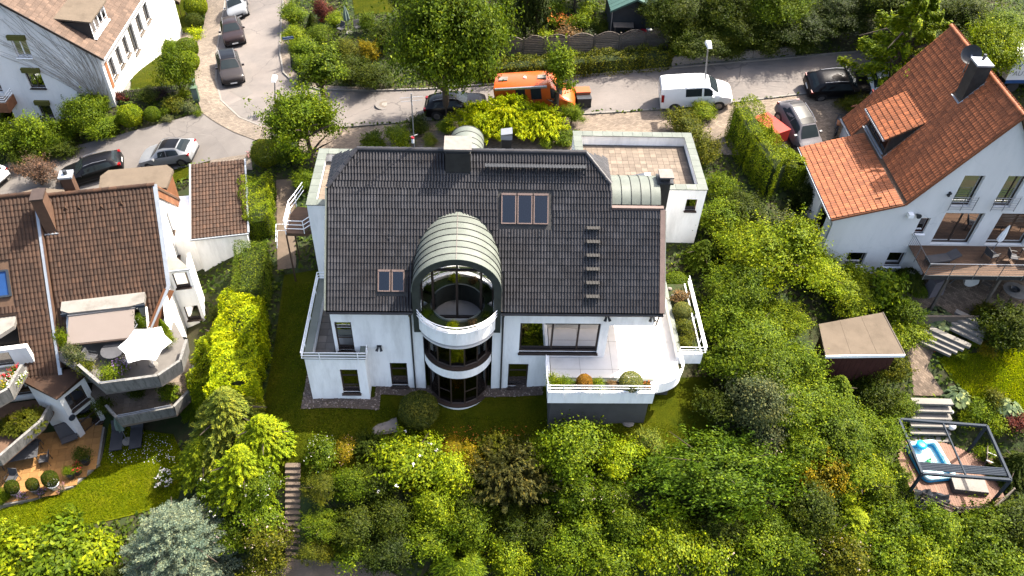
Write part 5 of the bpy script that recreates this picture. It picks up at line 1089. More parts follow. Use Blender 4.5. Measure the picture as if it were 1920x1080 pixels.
# chimneys
ch = MB().hexa([(-6.15, -1.45, 4.4), (-5.55, -1.45, 4.4), (-5.55, -.5, 4.4), (-6.15, -.5, 4.4), (-6.15, -1.45, 7.1), (-5.55, -1.45, 7.1), (-5.55, -.5, 7.1), (-6.15, -.5, 7.1)]).build('chimney', 'chimney_brown', LH); MB().box(-6.2, -5.5, -1.5, -.45, 7.1, 7.2).build('cap', 'frame_dark', ch); MB().box(-6.2, -5.45, -1.6, -1.45, 4.7, 4.78).build('flashing', 'zinc', ch)
ch = MB().box(-4.95, -4.35, .4, 1.0, 5.0, 7.05).build('chimney', 'chimney_brown', LH); MB().box(-5.02, -4.28, .33, 1.07, 7.05, 7.17).build('cap', 'zinc', ch); MB().tube([(-4.65, .7, 7.17), (-4.65, .7, 7.4)], .12, 8).build('flue', 'dark_metal', ch)
for px, y0 in ((-4.9, -.7), (-4.2, -.75), (-3.0, -.8), (-1.9, -.75)): MB().add([Rv(px-.12, y0, .1), Rv(px+.12, y0, .1), Rv(px, y0+.25, .1), Rv(px, y0+.02, .3)], [(0, 1, 3), (1, 2, 3), (2, 0, 3)]).build('vent_tile', 'tile_brown', lroof)
# flat roofed carports behind the ridge and garage to the right
cp = thing('carport', 'low garage with pale felt roof behind the ridge of the brown-roofed house', 'garage', (0, 0, 0)); cp.matrix_world = Matrix.Translation((-18.91, 10.13, 0)) @ Matrix.Rotation(math.radians(11), 4, 'Z')
def w2l(px, py, z): q_ = Wz(px, py, z)-np.array((-18.91, 10.13, 0)); a = math.radians(11); return (q_[0]*math.cos(a)+q_[1]*math.sin(a), -q_[0]*math.sin(a)+q_[1]*math.cos(a))
rp_ = [w2l(x, y, 1.6) for x, y in ((188, 330), (203, 319), (313, 309), (325, 318), (312, 352), (185, 352))]
MB().prism(rp_, 1.4, 1.6).build('roof', 'felt', cp); rc_ = np.mean(rp_, 0); MB().prism([tuple(rc_+(np.array(q_)-rc_)*.93) for q_ in rp_], -3.0, 1.4).build('wall', 'shingle_orange', cp)
cp = thing('carport', 'flat grey roof of the garage behind the left chimneys', 'garage', (0, 0, 0)); cp.matrix_world = Matrix.Translation((-18.91, 10.13, 0)) @ Matrix.Rotation(math.radians(11), 4, 'Z')
rp_ = [w2l(x, y, 2.6) for x, y in ((-20, 395), (40, 360), (72, 352), (150, 358), (150, 378), (60, 392), (-20, 420))]
MB().prism(rp_, 2.4, 2.6).build('roof', 'felt', cp); rc_ = np.mean(rp_, 0); MB().prism([tuple(rc_+(np.array(q_)-rc_)*.93) for q_ in rp_], -3.0, 2.4).build('wall', 'plaster_old', cp)
MB().box(-.12, 1.02, .7, 5.2, -4, 1.35).build('side_wall', 'plaster', LH)
ga = thing('garage', 'small garage with brown tiled pitched roof beside the trimmed hedge', 'garage', (0, 0, 0)); ga.matrix_world = Matrix.Translation((-18.91, 10.13, 0)) @ Matrix.Rotation(math.radians(11), 4, 'Z')
zg = lambda x, y: 1.75+(y-.25)*.24
mb = MB(); wall(mb, (0, .35, 0), X1, FN, 1.2, 4.35, -3.5, 1.7, (), .25); wall(mb, (4.35, 0, 0), Y1, X1, .6, 6.0, -3.5, [(.6, 1.75), (6.0, 3.05)], (), .25); wall(mb, (1.05, 0, 0), Y1, (-1, 0, 0), .6, 6.0, -3.5, [(.6, 1.75), (6.0, 3.05)], (), .25); mb.build('wall', 'plaster', ga)
gr = MB().prism([(1.0, .2), (4.45, .2), (4.45, 6.1), (1.0, 6.1)], lambda x, y: zg(x, y)-.12, zg).build('roof', 'wood_brown', ga)
qg = math.sqrt(1+.24**2); tiles(gr, (0, .2, zg(0, .2)), (1, 0, 0), (0, 1/qg, .24/qg), [(k*.335, 1.05, 4.4) for k in range(18)], .205, .335, 'tile_brown', 1, .055, 60, None, 23, .055)
for x in (.98, 4.5): MB().beam((x, .2, zg(0, .2)+.03), (x, 6.1, zg(0, 6.1)+.03), .1, .14).build('verge_sheet', 'zinc', ga)
MB().beam((.95, .14, 1.72), (4.5, .14, 1.72), .1, .1).build('gutter', 'zinc', ga)
# umbrella on the upper balcony
def loc2w(x, y, z): a = math.radians(11); return (-18.91+x*math.cos(a)-y*math.sin(a), 10.13+x*math.sin(a)+y*math.cos(a), z)
pu = thing('parasol', 'open white six-sided parasol on the upper balcony next to the awning', 'parasol', loc2w(-.95, -8.35, .12), .15)
MB().tube([(0, 0, 0), (0, 0, 2.15)], .025, 6).build('pole', 'metal_white', pu); MB().lathe([(.26, 0), (.22, .08)], n=12).build('base', 'concrete_plain', pu)
cn = MB(); n = 6; R_ = 1.42
rim = [(R_*math.cos(2*math.pi*k/n), R_*math.sin(2*math.pi*k/n), 1.72) for k in range(n)]; mid = [((rim[k][0]+rim[(k+1) % n][0])/2*.9, (rim[k][1]+rim[(k+1) % n][1])/2*.9, 1.76) for k in range(n)]
vs = [(0, 0, 2.12)]+rim+mid; cn.add(vs, [f_ for k in range(n) for f_ in ((0, 1+k, 7+k), (0, 7+k, 1+(k+1) % n))]); cn.build('canopy', 'fabric_white', pu)
MB().lathe([(.05, 2.1), (.04, 2.2)], n=8).build('finial', 'metal_grey', pu)
for k in range(n): MB().tube([(0, 0, 1.75), tuple(.55*c for c in rim[k][:2])+(1.93,)], .012, 4).build('rib', 'metal_grey', pu)
table(loc2w(-3.0, -7.5, .121), .2, 1.3, 1.3, 'dark round table in the shade under the beige awning', rnd=True)
chair(loc2w(-1.9, -7.2, .121), -1.3, 'light wooden armchair between awning and white parasol', 'wood_brown', 'wood_brown', name='wooden_chair'); chair(loc2w(-2.2, -8.2, .121), -2.2, 'pale cushioned wooden chair at the edge of the awning shade', 'wood_brown', 'curtain', name='wooden_chair')
chair(loc2w(-4.2, -7.6, .121), 1.4, 'dark garden chair under the left half of the beige awning')
# orange patio of the left unit
pt = [Wz(x, y, -5.08)[:2] for x, y in ((-25, 960), (0, 948), (60, 935), (135, 912), (185, 868), (196, 800), (160, 790), (-25, 850))]
BARE.append([tuple(q_) for q_ in pt]); pa = thing('patio', 'orange tiled patio below the balconies on the left', 'patio', (pt[0][0], pt[0][1], -5.4), world=True)
MB().prism([tuple(q_) for q_ in pt], -5.5, -5.12).build('patio_base', 'concrete_plain', pa)
P_ = np.array(pt); a = math.radians(11); cu, cv_ = np.array((math.cos(a), math.sin(a))), np.array((-math.sin(a), math.cos(a))); cnt = 0; c0 = P_.mean(0); ts = .45
tl = MB().box(.006, ts-.006, .006, ts-.006, 0, .03).mesh('tile'); tl.materials.append(MATS['patio_tile'])
for i in range(-25, 25):
    for j in range(-25, 25):
        cc = c0+cu*i*ts+cv_*j*ts; m_ = cc+cu*ts/2+cv_*ts/2
        if inpoly(np.array([m_[0]]), np.array([m_[1]]), pt)[0] and cnt < 300:
            o = bpy.data.objects.new('tile', tl); COL.objects.link(o); o.parent = pa; o.location = (cc[0]-OFF[pa.name][0], cc[1]-OFF[pa.name][1], -5.12+5.4+random.uniform(0, .004)); o.rotation_euler = (0, 0, a); cnt += 1
def pz(x, y): q_ = Wz(x, y, -5.085); return q_
table(pz(45, 862), .25, 2.0, 1.1, 'long dark dining table on the orange patio under the lower balcony')
for x, y, r, lb in ((70, 838, 2.9, 'black garden chair behind the dark patio table'), (28, 905, -.1, 'black garden chair in front of the dark patio table'), (88, 868, -1.4, 'black garden chair at the right end of the dark patio table')): chair(pz(x, y), r, lb)
wt = thing('wicker_screen', 'dark woven lounge seat leaning at the foot of the slanted white wall', 'seat', pz(132, 822), .5); MB().hexa([(-.5, -.1, 0), (.5, -.1, 0), (.5, .1, 0), (-.5, .1, 0), (-.5, .25, 1.15), (.5, .25, 1.15), (.5, .38, 1.15), (-.5, .38, 1.15)]).build('panel', 'cushion', wt); MB().box(-.45, .45, -.5, -.1, .3, .38).build('seat', 'cushion', wt)
parasol_closed(pz(238, 826)-(0, 0, .1), 2.3, 'closed grey-green parasol below the lower balcony', 'fabric_green', (-.06, .1), .26)
for x, y, lb in ((222, 826, 'left dark deck lounger on the shaded lawn under the balcony'), (258, 822, 'right dark deck lounger on the shaded lawn under the balcony')):
    lo3 = thing('lawn_lounger', lb, 'lounger', G(x, y), .2); MB().box(-.35, .35, -.9, .6, .25, .33).build('mattress', 'cushion', lo3); MB().hexa([(-.35, .6, .25), (.35, .6, .25), (.35, 1.1, .6), (-.35, 1.1, .6), (-.35, .6, .33), (.35, .6, .33), (.35, 1.05, .68), (-.35, 1.05, .68)]).build('backrest', 'cushion', lo3)
    for sx in (-.3, .3):
        for sy in (-.8, .5): MB().box(sx-.02, sx+.02, sy-.02, sy+.02, 0, .25).build('leg', 'dark_metal', lo3)
# satellite dish + bottom stairs
sd2 = thing('satellite_dish', 'dark satellite dish on the white gable above the curved balcony', 'satellite dish', loc2w(.0, -6.5, -.4)); MB().tube([(0, 0, 0), (.3, 0, .1)], .03, 6).build('mast', 'metal_grey', sd2); dish(sd2, (.45, 0, .2), (.6, -.6, .5), .32)
stepsrow('garden_stairs', 'long straight flight of brown stone garden stairs going down beside the bushes', (549, 872), (549, 1047), 17, .02, -2.95, (14, 0), 'step_brown', .26, .17)
stepsrow('path_steps', 'stone steps of the side path between hedge and white house', (532, 330), (537, 485), 9, 1.45, .2, (17, 0), 'step_brown', .5, .16)
# ================================================================== house at top left
TH = thing('house', 'white gabled house with light brown tiled roof and bare climber stems at top left', 'house', (-34, 33, -2), world=True)
sT = .7356; ex, ez = -28.34, 3.93; rxx = -38.0; zt_ = lambda x, y: ez+(ex-x)*sT; rzz = zt_(rxx, 0)
mb = MB(); gh = [(-34.79, -33.68, 3.75, 5.3), (-34.77, -33.6, 1.1, 2.6), (-34.83, -33.89, -1.6, -.25), (-32.2, -30.9, -1.6, -.3), (-40.0, -37.0, .6, 2.9), (-40, -37, -2.2, -.2)]
wall(mb, (0, 28.5, 0), X1, FN, -47, ex-.4, -3.5, [(-47, zt_(-29, 0)-.3), (rxx, rzz-.2), (ex-.4, zt_(ex-.4, 0)-.2)], gh, .3)
eh = [(29.6, 30.5, 1.3, 2.9), (31.3, 32.2, 1.3, 2.9), (33.0, 33.9, 1.3, 2.9), (34.6, 35.7, .6, 3.0), (36.6, 37.7, 1.3, 2.9), (38.6, 39.7, 1.3, 2.9)]
wall(mb, (ex-.4, 0, 0), Y1, X1, 28.8, 46, -3.5, ez+.2, eh, .3); mb.build('wall', 'plaster_old', TH)
for h_ in gh[:4]: window(TH, (0, 28.5, 0), X1, FN, *h_[:2], *h_[2:], .15, .07, vert=(.5,) if h_[2] > 0 else (), curtain=.0, fmat='metal_white' if h_[2] > 3 else 'frame_dark'); MB().box(h_[0]-.08, h_[1]+.1, 28.25, 28.52, h_[3]-.05, h_[3]+.3).build('window_shade', 'shade_olive', TH)
for h_ in gh[4:]: window(TH, (0, 28.5, 0), X1, FN, *h_[:2], *h_[2:], .3, .07, vert=(.5,), sill=False)
MB().box(-40.5, -36.35, 27.2, 28.5, .15, .35).build('balcony_floor', 'concrete_plain', TH); MB().box(-40.5, -36.3, 27.1, 27.2, -.25, .55).build('balcony_front', 'shingle_orange', TH); MB().box(-36.4, -36.3, 27.2, 28.49, -.25, .55).build('balcony_front', 'shingle_orange', TH)
for z in (.7, .9, 1.1): MB().tube([(-40.5, 27.15, z), (-36.35, 27.15, z), (-36.35, 28.45, z)], .022, 5).build('rail', 'metal_white', TH)
MB().box(-37.6, -36.6, 28.35, 28.49, 2.7, 3.7).build('balcony_screen', 'shingle_orange', TH)
for h_ in eh: window(TH, (ex-.4, 0, 0), Y1, X1, *h_, .15, .07, vert=(.5,), fmat='wood_grey')
MB().box(ex-.42, ex-.36, 28.9, 29.35, .9, 3.1).build('wall_panel', 'shingle_orange', TH); MB().box(ex-.4, ex-.34, 28.85, 46, -.6, 1.0).build('plinth', 'terracotta', TH) if False else None
tr = MB().prism([(ex, 28.2), (ex, 46), (rxx, 46), (rxx, 28.2)], lambda x, y: zt_(x, y)-.18, zt_); tr.prism([(rxx, 28.2), (rxx, 46), (-47.6, 46), (-47.6, 28.2)], lambda x, y: rzz-(rxx-x)*sT-.18, lambda x, y: rzz-(rxx-x)*sT); troof = tr.build('roof', 'wood_brown', TH)
qT = math.sqrt(1+sT*sT); VT = np.array((-1/qT, 0, sT/qT)); UT = np.array((0, 1., 0)); gT = .36
DT = (29.7, 33.0)
def okt(u, v): y = 28.2+u; x = ex-v/qT; return not (DT[0] < y < DT[1] and x > -31.3 and x < -29.1) and (x > -38.5)
tiles(troof, (ex+.05, 28.2, ez-.03), UT, VT, [(k*gT, .02, 13.5) for k in range(23)], .30, gT, 'tile_tan', 1, .02, 120, okt, 31, .04)
MB().beam((ex-.05+.1, 28.2, ez-.05), (ex+.05, 46, ez-.05), .13, .1).build('gutter', 'metal_white', troof); MB().beam((ex+.02, 28.15, ez-.05), (rxx, 28.15, rzz-.05), .06, .18, (1, 0, 1)).build('verge_board', 'frame_dark', troof)
d = MB(); d.prism([(-29.25, zt_(-29.25, 0)), (-31.2, zt_(-31.2, 0)), (-29.25, 6.0)], DT[0], DT[0]+.12, Matrix(((1, 0, 0, 0), (0, 0, 1, 0), (0, 1, 0, 0), (0, 0, 0, 1)))); d.prism([(-29.25, zt_(-29.25, 0)), (-31.2, zt_(-31.2, 0)), (-29.25, 6.0)], DT[1]-.12, DT[1], Matrix(((1, 0, 0, 0), (0, 0, 1, 0), (0, 1, 0, 0), (0, 0, 0, 1)))); d.build('dormer', 'cladding', TH)
MB().prism([(-29.0, DT[0]-.15), (-29.0, DT[1]+.15), (-31.8, DT[1]+.15), (-31.8, DT[0]-.15)], lambda x, y: 6.05-(x+29)*.09, lambda x, y: 6.17-(x+29)*.09).build('dormer_roof', 'felt', TH)
window(TH, (-29.2, 0, 0), Y1, X1, DT[0]+.1, DT[1]-.1, 4.7, 6.0, .03, .1, vert=(.25, .5, .75), fmat='metal_white', sill=True, curtain=.4)
# bare climber stems on the gable
cl = thing('climbing_plant', 'bare grey climber stems spreading up the white gable at top left', 'climber', (-29.6, 28.45, -1.0), world=True); rng = random.Random(9); sm = MB()
for k in range(60):
    x, z = -29.5+rng.uniform(-.4, .2), -.6; x -= 0; pts = [(x, 28.44, z)]; ang = rng.uniform(1.25, 2.3)
    for s in range(rng.randint(11, 22)):
        ang += rng.uniform(-.1, .13) if s < 6 else rng.uniform(-.12, .2); ang = min(ang, 2.62)
        x += .62*math.cos(ang); z += .5*math.sin(ang)
        if z > zt_(x, 0)-.45: z = zt_(x, 0)-.45
        if x > -28.95: x = -28.95
        if x < -37: break
        pts.append((x, 28.42, z))
    sm.tube(pts, [.019*(1-.6*i/len(pts)) for i in range(len(pts))], 4)
sm.build('stem', 'stem_grey', cl)
# ================================================================== vehicles
def loft(secs):
    """secs: list of (x, [(y,z) half section from bottom centre to top centre]) -> mirrored closed body"""
    mb = MB(); n = len(secs[0][1]); ring = 2*n-2; vs = []
    for x, h in secs: vs += [(x, y, z) for y, z in h]+[(x, -y, z) for y, z in h[-2:0:-1]]
    fs = [(i*ring+k, (i+1)*ring+k, (i+1)*ring+(k+1) % ring, i*ring+(k+1) % ring) for i in range(len(secs)-1) for k in range(ring)]
    fs += [tuple(range(ring)), tuple((len(secs)-1)*ring+k for k in range(ring))[::-1]]
    return mb.add(vs, fs)
# station: x/L from the front, bottom, belt, top, half width at belt, half width at top
KIND = {
 'suv': dict(L=4.4, W=1.84, st=[(0, .42, .68, .74, .62, .45), (.02, .30, .78, .86, .80, .62), (.08, .24, .88, .95, .90, .72), (.22, .24, .97, 1.04, .92, .74), (.28, .24, 1.0, 1.09, .92, .74), (.44, .24, 1.02, 1.54, .92, .60), (.58, .24, 1.03, 1.60, .92, .61), (.80, .24, 1.05, 1.56, .92, .60), (.88, .24, 1.06, 1.48, .91, .58), (.96, .26, 1.06, 1.10, .88, .68), (.99, .34, .98, 1.02, .84, .66), (1, .45, .85, .9, .78, .6)], ws=(.275, .445), rw=(.885, .965), sw=[(.36, .60), (.61, .86)]),
 'crossover': dict(L=4.55, W=1.86, st=[(0, .42, .66, .72, .6, .45), (.02, .30, .76, .84, .80, .62), (.10, .22, .86, .93, .91, .74), (.24, .22, .96, 1.02, .93, .76), (.29, .22, .98, 1.06, .93, .74), (.46, .22, 1.0, 1.50, .93, .60), (.58, .22, 1.01, 1.56, .93, .60), (.74, .22, 1.04, 1.50, .93, .58), (.86, .22, 1.08, 1.34, .92, .58), (.955, .26, 1.06, 1.10, .88, .68), (.99, .34, .98, 1.0, .84, .66), (1, .45, .85, .9, .78, .6)], ws=(.285, .465), rw=(.80, .95), sw=[(.37, .60), (.61, .84)]),
 'estate': dict(L=4.75, W=1.84, st=[(0, .40, .62, .68, .6, .45), (.02, .28, .70, .78, .80, .62), (.10, .2, .80, .87, .90, .72), (.25, .2, .90, .96, .92, .74), (.30, .2, .92, 1.0, .92, .72), (.45, .2, .94, 1.40, .92, .58), (.58, .2, .95, 1.46, .92, .58), (.80, .2, .98, 1.42, .92, .57), (.90, .2, 1.0, 1.32, .91, .56), (.965, .26, .98, 1.02, .88, .66), (.99, .32, .92, .94, .84, .66), (1, .42, .8, .85, .78, .6)], ws=(.29, .455), rw=(.89, .965), sw=[(.37, .60), (.61, .88)]),
 'van': dict(L=4.85, W=1.92, st=[(0, .42, .72, .8, .68, .55), (.02, .30, .86, .94, .82, .66), (.10, .24, 1.02, 1.1, .93, .76), (.17, .24, 1.12, 1.22, .95, .78), (.20, .24, 1.15, 1.28, .95, .78), (.34, .24, 1.18, 1.84, .96, .70), (.42, .24, 1.18, 1.93, .96, .74), (.6, .24, 1.18, 1.94, .96, .76), (.93, .24, 1.18, 1.92, .96, .76), (.985, .26, 1.16, 1.88, .95, .74), (1, .36, 1.1, 1.78, .92, .70)], ws=(.205, .335), rw=None, sw=[(.27, .41), (.44, .66)]),
 'camper': dict(L=5.9, W=2.02, st=[(0, .42, .75, .85, .75, .6), (.015, .30, .95, 1.05, .90, .72), (.07, .26, 1.15, 1.25, .99, .82), (.12, .26, 1.3, 1.42, 1.0, .84), (.15, .26, 1.35, 1.52, 1.0, .84), (.235, .26, 1.38, 2.2, 1.01, .78), (.30, .26, 1.38, 2.52, 1.01, .84), (.45, .26, 1.38, 2.58, 1.01, .86), (.95, .26, 1.38, 2.56, 1.01, .86), (.99, .28, 1.36, 2.52, 1.0, .85), (1, .38, 1.3, 2.42, .97, .8)], ws=(.152, .232), rw=None, sw=[(.19, .285), (.40, .53), (.60, .72)]),
}
def car(name, label, kind, rear, front, paint, L=None, group='cars parked along the street', rails=True, cat='car', lift=.06, Wd=None, bars=True, ctr=None, roofmat=None):
    k = KIND[kind]; A, B = G(*rear), G(*front); d = B-A; h = math.atan2(d[1], d[0]); c = (A+B)/2 if ctr is None else G(*ctr)
    L = L or k['L']; sW = (Wd or k['W'])/k['W']; pitch = math.atan2(t1(c[0]+math.cos(h)*1.3, c[1]+math.sin(h)*1.3)-t1(c[0]-math.cos(h)*1.3, c[1]-math.sin(h)*1.3), 2.6); rl = math.atan2(t1(c[0]-math.sin(h)*.8, c[1]+math.cos(h)*.8)-t1(c[0]+math.sin(h)*.8, c[1]-math.cos(h)*.8), 1.6)
    t = thing(name, label, cat, (c[0], c[1], t1(c[0], c[1])+lift), h, group); t.rotation_euler = (rl, -pitch, h)
    st = k['st']; X = lambda f: L/2-f*L; secs = []
    for f, zb, zm, zt, wb_, wt in st:
        wb_, wt = wb_*sW, wt*sW; cab = zt-zm > .2
        secs.append((X(f), [(0, zb), (wb_*.86, zb), (wb_*.97, zb+.1), (wb_, zb+(zm-zb)*.55), (wb_*.985, zm), (wt+(.03 if cab else .04), zt-(.07 if cab else .03)), (wt-.07, zt-.01), (0, zt+.02)]))
    body = loft(secs).build('body', paint, t, 38)
    ip = lambda f, i: float(np.interp(f, [s[0] for s in st], [s[i] for s in st]))
    def side(f, q):   # point on the flank: q=0 belt, 1 roof edge
        wb_, wt, zm, zt = ip(f, 4)*sW*.985, ip(f, 5)*sW+.03, ip(f, 2), ip(f, 3)-.07; return X(f), wb_+(wt-wb_)*q+.008, zm+(zt-zm)*q
    for a, b in k['sw']:
        for s in (-1, 1):
            n = 6; lo = [side(a+(b-a)*i/n, .10) for i in range(n+1)]; hi = []
            for i in range(n+1):
                f = a+(b-a)*i/n; ff = f
                if i == 0 and a < .4: ff = f+.07 if kind != 'camper' else f+.03
                if i == n and b > .8: ff = f-.04
                hi.append(side(ff, .9))
            P = [(x, s*y, z) for x, y, z in lo], [(x, s*y, z) for x, y, z in hi]; m = MB(); (m.strip(P[0], P[1]) if s < 0 else m.strip(P[1], P[0])); m.build('side_window', 'car_glass', t)
    def across(f0, f1, nm):
        a, b = [], []
        for i in range(9):
            u = -1+i/4; a.append((X(f0)+.02*(1-abs(u)), u*(ip(f0, 5)*sW*.96), ip(f0, 3)+.03-.03*abs(u))); b.append((X(f1), u*(ip(f1, 5)*sW-.07), ip(f1, 3)+.03-.025*abs(u)))
        nn = MB(); mid = []
        for i in range(9): fm = (f0+f1)/2; u = -1+i/4; mid.append((X(fm), u*(ip(fm, 5)*sW*.97), ip(fm, 3)+.045-.03*abs(u)))
        nn.strip(a, mid) if f0 < f1 else nn.strip(mid, a); nn.strip(mid, b); nn.build(nm, 'car_glass', t, 60)
    if roofmat:
        rp_ = MB(); f0, f1 = k['ws'][1]+.01, k['rw'][0]-.01; P = [[(X(f0+(f1-f0)*i/8), u*(ip(f0+(f1-f0)*i/8, 5)*sW-.09), ip(f0+(f1-f0)*i/8, 3)+.035-.02*abs(u)) for u in (-1, -.6, 0, .6, 1)] for i in range(9)]
        for a_, b_ in zip(P, P[1:]): rp_.strip(a_, b_)
        rp_.build('roof_panel', roofmat, t, 60)
    across(k['ws'][0], k['ws'][1]-.015, 'windscreen')
    if k['rw']: across(k['rw'][1]-.005, k['rw'][0]+.01, 'rear_window')
    elif kind == 'van': MB().box(X(1)-.012, X(1)-.004, -.6, .6, 1.2, 1.65).build('rear_window', 'car_glass', t)
    for s in (-1, 1):
        for f in (.19, .80 if kind != 'camper' else .78):
            r = .345 if kind != 'camper' else .36; x = X(f); y = s*(ip(f, 4)*sW*.995); wa = MB().tube([(x, y-s*.2, r), (x, y+s*.004, r)], r*1.17, 20).build('wheel_arch', 'black_trim', t)
            wh = MB().tube([(x, y-s*.2, r), (x, y+s*.012, r), (x, y+s*.02, r)], [r, r, r*.93], 20).build('wheel', 'rubber', t)
            rm = MB().tube([(x, y-s*.02, r), (x, y+s*.026, r)], r*.66, 16); 
            for j in range(5): a_ = 2*math.pi*j/5; rm.beam((x, y+s*.032, r), (x+r*.6*math.cos(a_), y+s*.028, r+r*.6*math.sin(a_)), .05, .012, (0, 1, 0))
            rm.build('rim', 'rim', wh)
        hx = X(.035); yy = ip(.04, 4)*sW
        MB().hexa([(hx+.06, s*yy*.55, ip(.03, 2)-.13), (hx-.22, s*yy*1.04, ip(.06, 2)-.12), (hx-.26, s*yy*1.0, ip(.06, 2)-.1), (hx, s*yy*.52, ip(.03, 2)-.1), (hx+.05, s*yy*.55, ip(.03, 2)), (hx-.24, s*yy*1.03, ip(.06, 2)+.01), (hx-.30, s*yy*.98, ip(.06, 2)+.03), (hx-.03, s*yy*.52, ip(.03, 2)+.02)]).build('headlight', 'lamp_glass', t)
        xr = X(.985); z0, z1 = (.85, 1.0) if kind not in ('van', 'camper') else (.9, 1.45); yr = ip(.975, 4)*sW
        MB().box(xr-.05, xr+.14, *sorted((s*yr*.72, s*(yr+.012))) if kind not in ('van', 'camper') else sorted((s*yr*.88, s*(yr+.012))), z0, z1).build('tail_light', 'tail_red', t)
        mx = X(k['ws'][0]+.08); my = ip(k['ws'][0]+.08, 4)*sW
        MB().obox((mx, s*(my+.11), ip(k['ws'][0]+.08, 2)+.07), (1, 0, 0), (0, 1, 0), (0, 0, 1), .06, .10, .07).build('mirror', paint if kind != 'camper' else 'black_trim', t)
        if rails and kind not in ('van', 'camper'): MB().tube([side(.46, 1.0)[0:1]+(s*(ip(.46, 5)*sW-.02),)+(ip(.46, 3)+.05,), (X(.6), s*(ip(.6, 5)*sW-.02), ip(.6, 3)+.07), (X(.82), s*(ip(.82, 5)*sW-.02), ip(.82, 3)+.05)], .02, 6).build('roof_rail', 'metal_grey', t)
        MB().beam((X(.25), s*(ip(.5, 4)*sW+.0), .34), (X(.74), s*(ip(.5, 4)*sW+.0), .34), .03, .12).build('side_trim', 'black_trim', t)
    MB().box(X(0)-.06, X(0)+.012, -.45, .45, .42, .60).build('grille', 'black_trim', t); MB().box(X(0)-.01, X(0)+.02, -.26, .26, .36, .47).build('number_plate', 'plate', t); MB().box(X(1)-.02, X(1)+.01, -.26, .26, .62, .73).build('number_plate', 'plate', t)
    MB().box(X(0)-.12, X(0)+.0, -.75*sW, .75*sW, .30, .40).build('bumper', 'black_trim', t); MB().box(X(1)-.0, X(1)+.10, -.75*sW, .75*sW, .36, .50).build('bumper', 'black_trim', t)
    return t
car('parked_car', 'dark grey estate-like SUV nearest the bend, first of the three cars in the row', 'suv', (428, 118), (441, 166), 'paint_grey', roofmat='paint_black')
car('parked_car', 'dark brownish car in the middle of the three cars parked in a row', 'suv', (436, 52), (446, 101), 'paint_brown', 4.3)
car('parked_car', 'silver grey car at the top edge, last of the three parked in a row', 'suv', (447, -2), (453, 46), 'paint_silver', 4.4)
car('parked_car', 'silver crossover with black roof parked in the driveway', 'crossover', (380, 291), (268, 305), 'paint_silver', 4.4, roofmat='paint_black', group='cars in the left driveway')
car('parked_car', 'glossy black estate car behind the brown-roofed house', 'estate', (238, 312), (120, 346), 'paint_black', 4.6, group='cars in the left driveway')
car('parked_car', 'white car cut off by the left edge of the picture', 'suv', (20, 352), (-70, 322), 'paint_white', 4.6, group='cars in the left driveway')
car('parked_car', 'black car half hidden behind the big street tree', 'estate', (820, 214), (893, 207), 'paint_black', 4.4)
van = car('camper_van', 'orange high-roof camper van with roof hatches on the street', 'camper', (936, 207), (1080, 200), 'paint_orange', 5.5, cat='van', ctr=(1008, 205))
for x in (-2.1, .6): MB().box(x-.3, x+.3, -.2, .2, 2.58, 2.66).build('roof_hatch', 'concrete_plain', van)
MB().lathe([(.12, 2.58), (.1, 2.66), (.03, 2.7)], (-.6, .05, 0), 10).build('roof_vent', 'white_plastic', van); MB().box(-2.6, 1.0, -1.02, -.9, 2.38, 2.52).build('side_awning', 'metal_grey', van)
wv = car('delivery_van', 'white delivery van with dark side window parked behind the roof terrace', 'van', (1236, 196), (1368, 190), 'paint_white', 4.85, cat='van')
for k in range(4): MB().box(-2.1+k*.7, -2.07+k*.7, -.6, .6, 1.945, 1.962).build('roof_groove', 'plate', wv)
car('parked_car', 'black SUV under the tree on the right side of the street', 'suv', (1503, 172), (1628, 165), 'paint_black', 4.6)
car('parked_car', 'mid grey SUV with sunroof parked beside the red trailer', 'suv', (1476, 232), (1503, 282), 'paint_mid', 4.4, roofmat='paint_black')
car('parked_car', 'white car mostly hidden by the tree beside the orange roof', 'estate', (1640, 168), (1720, 160), 'paint_white', 4.4)
# box trailer, truck, motorbike, cart
p = G(1438, 262); t = thing('box_trailer', 'red covered trailer behind the tall green hedge', 'trailer', p, math.radians(-62)); MB().box(-1.1, 1.1, -.62, .62, .45, 1.25).build('box', 'red_tarp', t); MB().box(-1.12, 1.12, -.64, .64, 1.25, 1.32).build('lid', 'red_tarp', t); MB().tube([(1.1, 0, .45), (2.0, 0, .42)], .04, 6).build('drawbar', 'metal_grey', t)
for s in (-1, 1): MB().tube([(0, s*.55, .3), (0, s*.75, .3)], .3, 16).build('wheel', 'rubber', t); MB().box(-.4, .4, *sorted((s*.62, s*.8)), .58, .64).build('mudguard', 'black_trim', t)
p = G(1935, 158); tk = thing('box_truck', 'white box truck with blue lettering half hidden behind trees at the right edge', 'truck', (p[0], p[1], p[2]+.06), math.radians(3))
MB().box(-3.0, 3.4, -1.1, 1.1, .95, 2.75).build('cargo_box', 'paint_white', tk); MB().box(-3.0, 3.4, -1.08, 1.08, .62, .94).build('chassis', 'black_trim', tk); MB().box(-2.95, 3.35, -1.13, -1.1, .72, .96).build('side_skirt', 'blue', tk)
for x in (-2.2, 2.2): MB().tube([(x, -1.06, .42), (x, -.8, .42)], .42, 16).build('wheel', 'rubber', tk); MB().tube([(x, 1.06, .42), (x, .8, .42)], .42, 16).build('wheel', 'rubber', tk)
